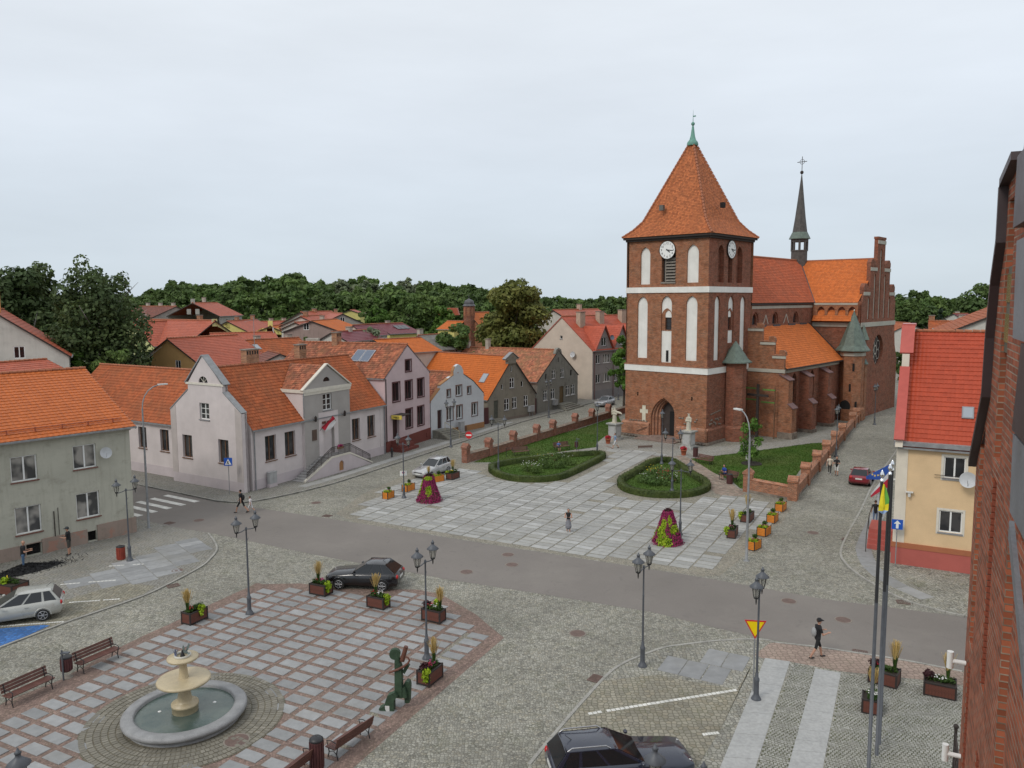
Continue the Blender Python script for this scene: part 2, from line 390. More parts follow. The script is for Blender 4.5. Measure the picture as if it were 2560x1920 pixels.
# ------------------------------------------------------------------ roofs of real tile courses
def tile_roof(name, poly, O, u, w_, mat, parent, tw=.24, th=.33, lift=.035, wave=.03, seg=2, kind='stuff'):
    """poly: convex outline in (along-eave, up-slope) metres on the plane O + a*u + b*w_; each course steps over the one below"""
    O, u, w_ = np.array(O, float), np.array(u, float), np.array(w_, float); u /= np.linalg.norm(u); w_ /= np.linalg.norm(w_); n = np.cross(u, w_)
    if n[2] < 0: n = -n
    P = np.array(poly, float); b0, b1 = P[:, 1].min(), P[:, 1].max()
    def span(b):
        xs = []
        for i in range(len(P)):
            (x0, y0), (x1, y1) = P[i], P[(i + 1) % len(P)]
            if min(y0, y1) - 1e-6 <= b <= max(y0, y1) + 1e-6:
                if abs(y1 - y0) < 1e-6: xs += [x0, x1]
                else: xs.append(x0 + (x1 - x0) * (b - y0) / (y1 - y0))
        return min(xs), max(xs)
    V = []; F = []; UV = []; i0 = 0
    nrow = max(1, int(round((b1 - b0) / th)))
    for r in range(nrow):
        ba, bb = b0 + (b1 - b0) * r / nrow, b0 + (b1 - b0) * (r + 1) / nrow
        la, ra = span(ba); lb, rb = span(bb); wd = max(ra - la, rb - lb)
        if wd < .05: continue
        k = max(1, int(round(wd / tw))) * seg
        s_ = np.linspace(0, 1, k + 1); xa = la + (ra - la) * s_; xb = lb + (rb - lb) * s_
        h = wave * (np.arange(k + 1) % seg != 0) if seg > 1 else np.zeros(k + 1)
        A = O + np.outer(xa, u) + ba * w_ + np.outer(h + lift, n)
        A0 = O + np.outer(xa, u) + ba * w_ + np.outer(h * .0 - .01, n)
        B = O + np.outer(xb, u) + (bb + .02) * w_ + np.outer(h * .8 + .004, n)
        V += [A0, A, B]; m_ = k + 1; idx = np.arange(k)
        F.append(np.stack([i0 + idx, i0 + idx + 1, i0 + m_ + idx + 1, i0 + m_ + idx], 1)); F.append(np.stack([i0 + m_ + idx, i0 + m_ + idx + 1, i0 + 2 * m_ + idx + 1, i0 + 2 * m_ + idx], 1))
        for q, bv in ((xa, ba + .01), (xa, ba + .01), (xb, bb - .01)): UV.append(np.stack([q, np.full(m_, bv)], 1))
        i0 += 3 * m_
    V = np.concatenate(V); F = np.concatenate(F); UV = np.concatenate(UV)
    me = bpy.data.meshes.new(name); me.from_pydata(V.tolist(), [], F.tolist()); me.materials.append(mat)
    lay = me.uv_layers.new(name='UVMap'); lay.data.foreach_set('uv', UV[F.ravel()].astype(np.float32).ravel())
    o = link(name, me, parent)
    if kind: o['kind'] = kind
    return o

# ------------------------------------------------------------------ leaf masses (fast)
def leaf_mesh(name, P, N, size, mat, asp=1.0, jitter=.6, rs=None):
    """small leaf-clump faces at points P facing roughly N"""
    rs = rs or nrg; n = len(P)
    N = N + rs.normal(0, jitter, (n, 3)); N /= np.linalg.norm(N, axis=1)[:, None] + 1e-9
    t = rs.normal(0, 1, (n, 3)); t -= (t * N).sum(1)[:, None] * N; t /= np.linalg.norm(t, axis=1)[:, None] + 1e-9
    b = np.cross(N, t); s_ = (np.asarray(size) * rs.uniform(.6, 1.3, n))[:, None]
    q = np.stack([P - t * s_ * asp, P - b * s_ * .55 + N * s_ * .15, P + t * s_ * asp, P + b * s_ * .55 + N * s_ * .15], 1).reshape(-1, 3)
    me = bpy.data.meshes.new(name); me.vertices.add(4 * n); me.vertices.foreach_set('co', q.astype(np.float32).ravel())
    me.loops.add(4 * n); me.loops.foreach_set('vertex_index', np.arange(4 * n, dtype=np.int32))
    me.polygons.add(n); me.polygons.foreach_set('loop_start', np.arange(0, 4 * n, 4, dtype=np.int32)); me.polygons.foreach_set('loop_total', np.full(n, 4, dtype=np.int32))
    me.materials.append(mat); me.update(calc_edges=True); return me
def clump_points(cs, rs_, n, rg, shell=.55, flat=1.):
    """points spread in many ellipsoid clumps, denser near each clump's skin"""
    cs = np.array(cs, float); rs_ = np.array(rs_, float); w_ = rs_ ** 2; k = rg.choice(len(cs), n, p=w_ / w_.sum())
    d = rg.normal(0, 1, (n, 3)); d /= np.linalg.norm(d, axis=1)[:, None]
    r = (shell + (1 - shell) * rg.random(n) ** .7) * rg.uniform(.85, 1.1, n)
    P = cs[k] + d * (r * rs_[k])[:, None] * np.array([1, 1, flat]); return P, d
# ================================================================== ground, roads, paving
def inpoly(x, y, P):
    c = False; n = len(P)
    for i in range(n):
        (x0, y0), (x1, y1) = P[i][:2], P[i - 1][:2]
        if (y0 > y) != (y1 > y) and x < (x1 - x0) * (y - y0) / (y1 - y0) + x0: c = not c
    return c
def pg(L): return [tuple(G(a, b)[:2]) for a, b in L]
def smooth(P, n=4, closed=True):
    """rounded outline through points (Catmull-Rom)"""
    out_ = []; N = len(P)
    for i in range(N if closed else N - 1):
        p0, p1, p2, p3 = (P[(i + k) % N] if closed else P[max(0, min(N - 1, i + k))] for k in (-1, 0, 1, 2))
        for s_ in range(n):
            t = s_ / n
            out_.append(tuple(.5 * (2 * p1[j] + (p2[j] - p0[j]) * t + (2 * p0[j] - 5 * p1[j] + 4 * p2[j] - p3[j]) * t * t + (3 * p1[j] - p0[j] - 3 * p2[j] + p3[j]) * t ** 3) for j in (0, 1)))
    if not closed: out_.append(tuple(P[-1][:2]))
    return out_
def offset(P, d):
    """inset a closed outline by d metres"""
    n = len(P); a = sum(P[i][0] * P[(i + 1) % n][1] - P[(i + 1) % n][0] * P[i][1] for i in range(n)); sg = 1 if a > 0 else -1
    r = []
    for i in range(n):
        t = Vector(P[(i + 1) % n][:2]) - Vector(P[i - 1][:2]); t.normalize(); r.append((P[i][0] - t.y * d * sg, P[i][1] + t.x * d * sg))
    return r
def sheet(name, P, z, mat):
    b = MB(); b.flat([(x, y, z) for x, y in P]); 
    o = b.build(name, mat)
    if o.data.polygons[0].normal.z < 0: o.data.flip_normals()
    return struct(o)

m_earth = plain('earth', (.075, .085, .04), .95, .3, .02)
m_setts = setts('street_setts', (.285, .275, .235), .115, var=.28, moss=.2)
m_setts2 = setts('court_setts', (.30, .29, .25), .16, joint=(.075, .072, .06), var=.25, moss=.35, wob=.25)
m_setts3 = setts('bay_setts', (.27, .25, .20), .2, joint=(.09, .085, .06), var=.2, moss=.3, wob=.12)
m_bed = setts('plaza_joint_setts', (.30, .275, .225), .09, var=.2, moss=.2)
m_redpav = setts('red_porphyry_setts', (.225, .155, .13), .10, joint=(.15, .11, .09), var=.3, moss=.15, tint=(.30, .22, .17))
m_walk = setts('walk_paving', (.255, .245, .22), .22, joint=(.10, .095, .08), var=.1, moss=.2, wob=.1)
m_pale = plain('pale_granite', (.36, .36, .35), .8, .08, .6, fine=.12)
m_kerb = plain('kerb_granite', (.31, .30, .27), .85, .2, 1.5, fine=.2)
def asphalt():
    m = NT('asphalt'); p = m.pos(); n1 = m.noise(p, .15, 5, .6); n2 = m.noise(p, 40, 2); n3 = m.noise(m.vec(p, (.35, .35, 1)), .5, 4, .7)
    f = m.math('MULTIPLY', m.rng(n1, .3, .7, .9, 1.08), m.rng(n2, .3, .7, .86, 1.14))
    col = m.scale((.185, .165, .148), f); col = m.mix(m.rng(n3, .5, .75, 0, .45), col, (.25, .228, .20)); col = m.mix(m.rng(m.noise(p, 1.1, 5, .7, 1.5), .6, .64, 0, .22), col, (.10, .092, .085))
    m.col(col); m.rough(.88); m.bump(n2, .3, .006); return m.m
m_asph = asphalt()
def slabmat(name, c, light):
    m = NT(name); p = m.pos(); oi = m.n('ShaderNodeObjectInfo').outputs['Random']
    n1 = m.noise(p, 2.2, 4, .6); n2 = m.noise(p, 60, 2); n3 = m.noise(p, .3, 4, .6)
    isl = m.n('ShaderNodeNewGeometry').outputs['Random Per Island']; q = m.math('FRACT', m.math('ADD', m.math('MULTIPLY', oi, 7.3), isl))
    col = m.scale(c, m.rng(q, 0, 1, .84, 1.16)); col = m.mix(m.rng(q, .9, .92, 0, .7), col, light)
    col = m.scale(col, m.math('MULTIPLY', m.rng(n1, .3, .7, .86, 1.1), m.rng(n2, .3, .7, .9, 1.1)))
    col = m.mix(m.rng(n3, .5, .72, 0, .35), col, (.20, .185, .145))
    m.col(col); m.rough(.82); m.bump(n2, .15, .004); return m.m
m_slabA = slabmat('granite_slab_grey', (.265, .268, .268), (.32, .32, .32))
m_slabB = slabmat('granite_slab_warm', (.325, .322, .305), (.42, .42, .41))
m_white = plain('road_paint', (.62, .61, .57), .8, .25, 2.0, fine=.2)

b = MB(); b.face([(-9000, -300, -.09), (9000, -300, -.09), (9000, 16000, -.09), (-9000, 16000, -.09)])
struct(b.build('ground', m_earth))
sheet('street', [(-75, 5), (60, 5), (60, 60), (120, 170), (96, 205), (20, 160), (6, 130), (-12, 95), (-30, 80), (-70, 110)], 0, m_setts)

ROADU = [(-75, 94), (-50, 78.6), (-33.94, 68.3), (-28.73, 65), (-23.91, 61.87), (-13.67, 56.82), (-6.26, 52.9), (-1.14, 50.24), (6.26, 46.46), (10.79, 44.16), (16.67, 40.66), (22.81, 38.23), (60, 19)]
ROADL = [(-75, 86), (-45, 67.5), (-28.33, 57.26), (-24.65, 54.91), (-20.59, 53.01), (-15.2, 49.93), (-11.61, 47.95), (-3.6, 43.81), (1.27, 41.7), (7.12, 39.02), (10.11, 36.9), (12.23, 35.6), (14.94, 34.44), (19.38, 32.41), (60, 12)]
sheet('road', ROADU + ROADL[::-1], .006, m_asph)
# zebra crossing
dr = Vector((.846, -.533, 0)); zo = MB()
for i in range(6):
    a = Vector((-28.71, 64.22, .012)) + Vector((-.62, -.97, 0)) * 1.02 * i * 1.04
    L_ = 4.15; W_ = Vector((-.533, -.846, 0)) * .5
    zo.face([a, a + W_, a + dr * L_ + W_, a + dr * L_])
zz = zo.build('zebra_crossing', m_white)
if zz.data.polygons[0].normal.z < 0: zz.data.flip_normals()
struct(zz)

def slab_mesh(name, lx, ly, h, mat, bev=.015):
    b = MB(); x, y = lx / 2, ly / 2
    lo = [(-x, -y, 0), (x, -y, 0), (x, y, 0), (-x, y, 0)]; mid = [(a, c, h - bev) for a, c, _ in lo]
    up = [(a - math.copysign(bev, a), c - math.copysign(bev, c), h) for a, c, _ in lo]
    b.grid([lo, mid, up], 0, True, False); b.face(up); return mesh_from(name, b.v, b.f, b.m, b.sm, mat)
def pave(parent, P, holes, ang, org, pa, pb, la, lb, z, h, mat, name='slab', stag=0., jit=.006, keep=300, circ=None, skip=.0):
    """lay slabs on a rotated grid inside outline P; the nearest are objects, the rest one joined part"""
    ca, sa = math.cos(ang), math.sin(ang); S = []
    pts = [((x - org[0]) * ca + (y - org[1]) * sa, -(x - org[0]) * sa + (y - org[1]) * ca) for x, y in P]
    i0, i1 = int(min(p[0] for p in pts) / pa) - 1, int(max(p[0] for p in pts) / pa) + 2
    j0, j1 = int(min(p[1] for p in pts) / pb) - 1, int(max(p[1] for p in pts) / pb) + 2
    for i in range(i0, i1):
        for j in range(j0, j1):
            u, v = i * pa, j * pb + (stag * pb if i % 2 else 0)
            x, y = org[0] + u * ca - v * sa, org[1] + u * sa + v * ca
            ok = all(inpoly(x + dx * ca - dy * sa, y + dx * sa + dy * ca, P) for dx, dy in ((-la * .42, -lb * .42), (la * .42, lb * .42), (-la * .42, lb * .42), (la * .42, -lb * .42)))
            if not ok or any(inpoly(x, y, q) for q in holes) or (circ and (x - circ[0]) ** 2 + (y - circ[1]) ** 2 < circ[2] ** 2) or rnd.random() < skip: continue
            S.append((x, y))
    S.sort(key=lambda q: q[0] ** 2 + q[1] ** 2)
    vis = [q for q in S if q[1] > 17.5 and abs(q[0]) < q[1] * .68]; me = slab_mesh(name, la, lb, h, mat)
    near = vis[:keep]; nk = set(near)
    for x, y in near:
        o = link(name, me, parent, (x + rnd.gauss(0, jit), y + rnd.gauss(0, jit), z + rnd.uniform(-.004, .004)), ang + rnd.gauss(0, .006))
    rest = [q for q in S if q not in nk]
    if rest:
        b = MB()
        for x, y in rest:
            M = Matrix.Translation((x, y, z + rnd.uniform(-.004, .004))) @ Matrix.Rotation(ang + rnd.gauss(0, .006), 4, 'Z')
            b.box(-la / 2, la / 2, -lb / 2, lb / 2, 0, h, 0, M)
        stuff(b.build('more_slabs', mat, parent))
    return S

# ---- hedged flower beds (outlines also cut the paving)
HB1 = smooth(pg([(1100 + a * .208, 1040 + b_ * .208) for a, b_ in ((583, 640), (600, 690), (700, 745), (880, 787), (1100, 800), (1290, 795), (1480, 765), (1640, 700), (1800, 620), (1980, 525), (1975, 480), (1850, 468), (1500, 490), (1200, 525), (950, 555), (740, 590), (630, 615))]), 3)
HB2 = smooth(pg([(1480 + a * .1899, 1040 + b_ * .1899) for a, b_ in ((335, 880), (345, 945), (450, 1010), (650, 1060), (900, 1083), (1200, 1080), (1400, 1050), (1545, 990), (1560, 930), (1480, 860), (1330, 775), (1200, 680), (1090, 620), (980, 598), (850, 605), (720, 640), (600, 715), (480, 785), (380, 840))]), 3)

# ---- church square: granite slabs, rows across, open seams along
PL2 = pg([(868, 1283), (915, 1243), (985, 1208), (1080, 1170), (1150, 1172), (1215, 1180), (1240, 1195), (1300, 1207), (1420, 1200), (1505, 1145), (1520, 1118), (1590, 1124), (1700, 1140), (1640, 1142), (1545, 1200), (1540, 1235), (1600, 1250), (1720, 1252), (1800, 1232), (1855, 1240), (1960, 1262), (1952, 1290), (1900, 1340), (1850, 1392), (1790, 1422), (1747, 1428), (1640, 1415), (1538, 1402), (1238, 1354), (1055, 1326), (884, 1298)])
PL2b = pg([(840, 1284), (905, 1236), (985, 1200), (1075, 1160), (1160, 1160), (1230, 1160), (1300, 1147), (1410, 1131), (1494, 1120), (1600, 1112), (1727, 1147), (1790, 1186), (1853, 1225), (1870, 1234), (1985, 1254), (1960, 1300), (1905, 1345), (1850, 1400), (1800, 1440), (1747, 1440), (1538, 1408), (1238, 1361), (1055, 1332), (884, 1305)])
p2 = sheet('church_square', PL2b, .004, m_bed)
pave(p2, PL2, [offset(HB1, -.25), offset(HB2, -.25)], R(-28.5), (2.93, 49.15), 1.30, .63, 1.2, .535, .006, .03, m_slabB, jit=.012, skip=.012)

# ---- fountain square: slabs in a grid of red porphyry strips
FC = Vector((-12.655, 28.825, 0))
PL1 = pg([(640, 1466), (745, 1464), (850, 1477), (1043, 1480), (1090, 1490), (1175, 1540), (1206, 1567), (1243, 1592), (960, 1830), (820, 1950)]) + [(-6.6, 23.5), (-8.5, 19), (-24, 14), (-33, 22)] + pg([(-60, 1820), (0, 1775), (29, 1758), (162, 1705), (304, 1626), (373, 1592), (440, 1562), (529, 1518), (600, 1485)])
red = [tuple(q) for q in PL1]
p1 = sheet('fountain_square', offset(PL1, -.35), .004, m_redpav)
pave(p1, PL1, [], R(63.6), (-17.404 + .0, 34.546), .765, 1.215, .53, .96, .006, .028, m_slabA, circ=(FC.x, FC.y, 3.35))
# red and grey fans along the edge of the square, and rings of setts round the fountain
def arcs(name, P, wid, period, z, mat, phase=0.):
    b = MB(); acc = 0; rows = []
    for i in range(len(P) - 1):
        a, c = Vector(P[i]), Vector(P[i + 1]); L_ = (c - a).length; t = (c - a) / L_; n = Vector((t.y, -t.x)); k = max(2, int(L_ / .2))
        for s_ in range(k):
            d = acc + L_ * s_ / k; ph = ((d + phase) % period) / period; h = wid * (.35 + .65 * math.sin(math.pi * ph) ** .7)
            p = a + t * (L_ * s_ / k); rows.append([(p.x, p.y, z), (p.x + n.x * h, p.y + n.y * h, z)])
        acc += L_
    b.grid(rows, 0, False, False); o = b.build(name, mat)
    if o.data.polygons[0].normal.z < 0: o.data.flip_normals()
    return struct(o)
EDGE = [tuple(G(a, b_)[:2]) for a, b_ in ((1246, 1594), (965, 1832))] + [(-6.3, 23.6), (-8, 19.5)]
arcs('sett_band', offset(EDGE, 0)[::-1] if False else EDGE[::-1], -1.75, 50, .0085, m_bed)
arcs('red_sett_fans', EDGE[::-1], -1.45, 1.9, .0125, m_redpav)
EDG2 = [tuple(G(a, b_)[:2]) for a, b_ in ((640, 1458), (600, 1482), (529, 1515), (440, 1558), (373, 1590), (304, 1620), (162, 1700), (29, 1755), (-60, 1800))]
arcs('red_sett_fans', EDG2, -.95, 2.1, .0095, m_redpav)
b = MB(); rs = [2.2, 2.45, 2.7, 2.95, 3.2, 3.45]
for r_ in rs:
    n = int(2 * math.pi * r_ / .16)
    for k in range(n):
        a0, a1 = 2 * math.pi * (k + .08) / n, 2 * math.pi * (k + .92) / n; hz = .035 + rnd.uniform(0, .012)
        q = [(FC.x + rr * math.cos(a), FC.y + rr * math.sin(a)) for rr, a in ((r_, a0), (r_ + .2, a0), (r_ + .2, a1), (r_, a1))]
        b.face([(x, y, hz) for x, y in q]); 
        for i in range(4): c, d = q[i], q[(i + 1) % 4]; b.face([(c[0], c[1], .005), (d[0], d[1], .005), (d[0], d[1], hz), (c[0], c[1], hz)])
m_ring = slabmat('ring_setts', (.19, .175, .14), (.25, .23, .19))
ringp = stuff(b.build('setts', m_ring, p1))
b = MB(); b.lathe([(3.7, .0), (3.7, .02), (2.0, .021)], 48, 0, (FC.x, FC.y, .004), False, False); stuff(b.build('setts', setts('ring_joint', (.17, .15, .11), .12, var=.2), p1))

# ---- pavements and kerbs
def raised(name, P, h, mat, mk=None):
    b = MB(); b.prism(P, -.02, h, 1, 0); return struct(b.build(name, [mat, mk or m_kerb]))
def kerb(P, wd=.14, h=.13, z=.0, closed=False):
    """kerb stones, each its own block"""
    b = MB()
    for i in range(len(P) - 1):
        a, c = Vector(P[i]), Vector(P[i + 1]); L_ = (c - a).length; t = (c - a) / max(L_, 1e-6); n = Vector((-t.y, t.x)); k = max(1, round(L_ / .9))
        for s_ in range(k):
            p, q = a + t * (L_ * (s_ + .012) / k), a + t * (L_ * (s_ + .988) / k)
            b.prism([tuple(p), tuple(q), tuple(q + n * wd), tuple(p + n * wd)], -.02, h + rnd.uniform(-.006, .006), 0)
    return struct(b.build('kerb', m_kerb))
LK = smooth([(-23.91, 61.87), (-21.41, 61.33), (-19.09, 63.21), (-16.84, 66.06), (-15.26, 68.57), (-11.24, 76.6), (-8.51, 82.09), (-4.29, 90.8), (1.05, 102), (7, 112), (15, 126)], 3, False)
raised('pavement', [(-75, 100), (-75, 95)] + ROADU[1:4] + LK + [(14, 132), (0, 108), (-16, 82), (-22, 70)] + [(-36, 78)], .1, m_walk)
kerb(ROADU[1:4] + LK, .13, .115)
# strip of grass and moss in the gutter, grey slab ribbon on the library pavement
def ribbon(name, P, n, wd, z, h, mat, lab='slab', gap=.03):
    """a row of paving slabs along a line"""
    par = None; L_ = [0]
    for i in range(len(P) - 1): L_.append(L_[-1] + (Vector(P[i + 1]) - Vector(P[i])).length)
    def at(d):
        for i in range(len(P) - 1):
            if d <= L_[i + 1] or i == len(P) - 2: return Vector(P[i]).lerp(Vector(P[i + 1]), (d - L_[i]) / (L_[i + 1] - L_[i]))
    root = None
    for k in range(n):
        a, c = at(L_[-1] * k / n), at(L_[-1] * (k + 1) / n); t = c - a; ln = t.length; mid = (a + c) / 2
        me = slab_mesh(lab, ln - gap, wd, h, mat); o = link(lab, me, PAVE, (mid.x, mid.y, z + rnd.uniform(0, .004)), math.atan2(t.y, t.x))
PAVE = thing('paving', 'rows of grey granite walking slabs along the pavements', 'paving'); struct(PAVE)
ribbon('slab', [(-18.2, 66.4), (-15.9, 70.2), (-12.4, 77.4), (-9.6, 83), (-5.4, 91.6), (-.2, 102.2)], 30, .85, .1, .015, m_slabB)

PK = smooth(pg([(523, 1334), (540, 1357), (544, 1377), (525, 1401), (500, 1421), (411, 1468), (348, 1496), (220, 1540), (162, 1560), (0, 1622)]), 3, False)
raised('pavement', [tuple(q) for q in pg([(300, 1290), (372, 1304), (421, 1316)])] + PK + [(-30.5, 33), (-36, 38), (-27.2, 53.6)], .03, m_walk)
kerb([PK[i] for i in range(len(PK))], -.12, .07)
bay = pg([(-20, 1545), (40, 1500), (170, 1500), (300, 1460), (390, 1466), (360, 1486), (220, 1535), (162, 1555), (0, 1616), (-20, 1625)])
sheet('parking_bay', bay, .036, m_setts3)
sheet('disabled_bay', pg([(-20, 1575), (110, 1564), (125, 1566), (57, 1596), (0, 1617), (-20, 1625)]), .044, setts('blue_paint_setts', (.05, .155, .40), .2, joint=(.05, .09, .18), var=.25, moss=.1, wob=.12, tint=(.12, .2, .35)))
def dash(a, c, n, wd=.13, z=.046, name='white_sett_line'):
    a, c = G(*a), G(*c); t = (c - a) / n; b = MB(); nn = Vector((-t.y, t.x, 0)).normalized() * wd / 2
    for i in range(n):
        if rnd.random() < .02: continue
        p, q = a + t * (i + .08), a + t * (i + .92); p.z = q.z = z
        b.prism([tuple((p - nn)[:2]), tuple((q - nn)[:2]), tuple((q + nn)[:2]), tuple((p + nn)[:2])], z - .03, z + rnd.uniform(-.004, .004), 0)
    return struct(b.build(name, m_white))
dash((-10, 1568), (160, 1556), 26); dash((172, 1508), (300, 1499), 18); dash((150, 1463), (290, 1452), 14); dash((272, 1417), (370, 1411), 10)
pave(PAVE, pg([(225, 1430), (300, 1400), (400, 1365), (440, 1345), (500, 1345), (530, 1365), (520, 1395), (470, 1430), (400, 1462), (320, 1470), (200, 1480), (90, 1478)]), [], R(40), (-22, 47), 1.45, .8, 1.42, .77, .032, .012, m_slabA, stag=.5, jit=.004)

# ---- right-hand corner: pavement of the peach house, forecourt of the town hall
RK = smooth(pg([(2320, 1010), (2255, 1110), (2190, 1204), (2156, 1274), (2118, 1345), (2104, 1385), (2117, 1411), (2141, 1433), (2183, 1461), (2258, 1500), (2337, 1525), (2411, 1542)]), 3, False)
raised('pavement', RK + [(40, 30), (60, 60), (70, 100)], .08, m_setts2)
kerb(RK, -.13, .10)
ribbon('slab', pg([(2215, 1230), (2195, 1290), (2172, 1335), (2158, 1375), (2168, 1412), (2205, 1445), (2262, 1476), (2320, 1500)]), 15, .95, .08, .012, m_slabA)
FK = smooth(pg([(1318, 1914), (1408, 1806), (1506, 1697), (1553, 1661), (1611, 1636), (1662, 1619), (1734, 1609), (1835, 1600), (1915, 1601), (1936, 1607), (2020, 1616), (2100, 1627), (2260, 1652), (2406, 1680)]), 3, False)
raised('forecourt', FK + [(45, 26), (40, 5), (-2, 5), (0.3, 21)], .05, m_setts2)
kerb(FK, -.13, .075)
sheet('forecourt_pink_paving', pg([(1886, 1640), (1922, 1612), (1936, 1609), (2100, 1630), (2260, 1655), (2406, 1683), (2450, 1722), (2300, 1702), (2100, 1681), (1975, 1657), (1905, 1648)]), .056, setts('pink_concrete_pavers', (.31, .235, .195), .24, joint=(.17, .13, .10), var=.12, moss=.12, wob=.06, tint=(.33, .27, .22)))
sheet('parking_bay', pg([(1335, 1914), (1420, 1806), (1508, 1704), (1640, 1690), (1842, 1727), (1880, 1665), (1880, 1660), (1800, 1830), (1740, 1925)]), .056, m_setts3)
for L_, nm in (([(1913, 1648), (1975, 1657), (1932, 1790), (1890, 1920), (1850, 2040), (1752, 2040), (1805, 1920), (1862, 1785)], 'pale_slab'), ([(2038, 1674), (2102, 1685), (2083, 1800), (2060, 1912), (2035, 2040), (1938, 2040), (1975, 1920), (2010, 1785)], 'pale_slab')):
    a, c = L_[:4], L_
    l0, l1 = G(*L_[0]), G(*L_[1]); r0, r1 = G(*L_[-3]), G(*L_[4]); n = 14
    for k in range(n):
        p0, p1 = l0.lerp(r0, (k + .008) / n), l0.lerp(r0, (k + .992) / n); q0, q1 = l1.lerp(r1, (k + .008) / n), l1.lerp(r1, (k + .992) / n)
        b = MB(); b.prism([tuple(v[:2]) for v in (p0, q0, q1, p1)], .04, .064 + rnd.uniform(0, .003), 0); b.build('pale_slab', m_pale, PAVE)
pave(PAVE, pg([(1729, 1618), (1882, 1628), (1838, 1718), (1716, 1708), (1640, 1745), (1545, 1760), (1530, 1742), (1615, 1690), (1660, 1650)]), [], R(61), (7, 33), 1.6, .95, 1.57, .92, .053, .012, m_slabA, stag=.5, jit=.003)
dash((1470, 1788), (1842, 1728), 34, .16, .062); dash((1756, 1840), (1797, 1835), 6, .16, .062)
b = MB()   # larger hewn setts close below the window, each a small domed stone
SE = [tuple(q) for q in pg([(1985, 1662), (2036, 1676), (2008, 1785), (1973, 1912), (1900, 2080), (1852, 2040), (1892, 1920), (1934, 1790)])]; SE2 = pg([(2104, 1688), (2250, 1708), (2470, 1745), (2480, 1925), (2480, 2080), (2036, 2050), (2062, 1912), (2085, 1800)])
ca, sa = math.cos(R(61)), math.sin(R(61)); cnt = 0
for P_ in (SE, SE2):
    xs = [p[0] for p in P_]; ys = [p[1] for p in P_]; cx_, cy_ = sum(xs) / len(xs), sum(ys) / len(ys)
    for i in range(-70, 70):
        for j in range(-95, 95):
            u, v = i * .135, j * .125 + (i % 2) * .06 + .03 * math.sin(i * .7 + j * .35); u += .035 * math.sin(j * .5)
            x, y = cx_ + u * ca - v * sa, cy_ + u * sa + v * ca
            if y < 19 or not inpoly(x, y, P_): continue
            s1, s2 = .052 * rnd.uniform(.85, 1.12), .05 * rnd.uniform(.85, 1.12); z = .066 + rnd.uniform(-.006, .008); an = R(61) + rnd.gauss(0, .12); c2, s2_ = math.cos(an), math.sin(an)
            lo = [(x + a * c2 - d * s2_, y + a * s2_ + d * c2, .05) for a, d in ((-s1 * 1.12, -s2 * 1.12), (s1 * 1.12, -s2 * 1.12), (s1 * 1.12, s2 * 1.12), (-s1 * 1.12, s2 * 1.12))]
            up = [(x + a * c2 - d * s2_, y + a * s2_ + d * c2, z) for a, d in ((-s1 * .85, -s2 * .85), (s1 * .85, -s2 * .85), (s1 * .85, s2 * .85), (-s1 * .85, s2 * .85))]
            b.grid([lo, up], 0, True, False); b.face(up); cnt += 1
m_cob = slabmat('court_cobbles', (.285, .28, .25), (.36, .355, .33))
o = b.build('setts', m_cob); stuff(o); o['label'] = 'small grey hewn paving setts of the town hall forecourt'; o['category'] = 'paving setts'
sheet('moss_bed', SE, .054, setts('mossy_joint', (.10, .105, .06), .08, moss=.4, var=.3)); sheet('moss_bed', SE2, .0545, MATS['mossy_joint'])

# ---- church forecourt and paths
m_path = setts('path_concrete', (.285, .275, .25), .3, joint=(.2, .19, .165), var=.1, moss=.15, wob=.1)
sheet('church_forecourt', smooth(pg([(1492, 1121), (1500, 1098), (1545, 1083), (1560, 1096), (1640, 1105), (1768, 1118), (1860, 1110), (1990, 1098), (2110, 1060), (2130, 1058), (2060, 1106), (2033, 1107), (1879, 1128), (1765, 1142), (1727, 1147), (1640, 1138), (1560, 1131)]), 2), .009, m_path)
sheet('lawn_path', pg([(1232, 1156), (1300, 1144), (1400, 1130), (1492, 1118), (1492, 1124), (1400, 1137), (1300, 1151), (1240, 1162)]), .0105, m_path)
sheet('red_path', smooth(pg([(1690, 1140), (1727, 1147), (1790, 1186), (1853, 1226), (1850, 1240), (1790, 1235), (1760, 1200), (1720, 1165)]), 2), .0125, setts('path_red', (.27, .20, .16), .3, joint=(.22, .19, .15), var=.3, moss=.2, wob=.3, tint=(.32, .30, .26)))
arcs('red_sett_fans', [tuple(G(a, c)[:2]) for a, c in ((1715, 1142), (1660, 1142), (1600, 1138), (1550, 1128), (1510, 1115))], .35, 40, .0145, m_redpav)
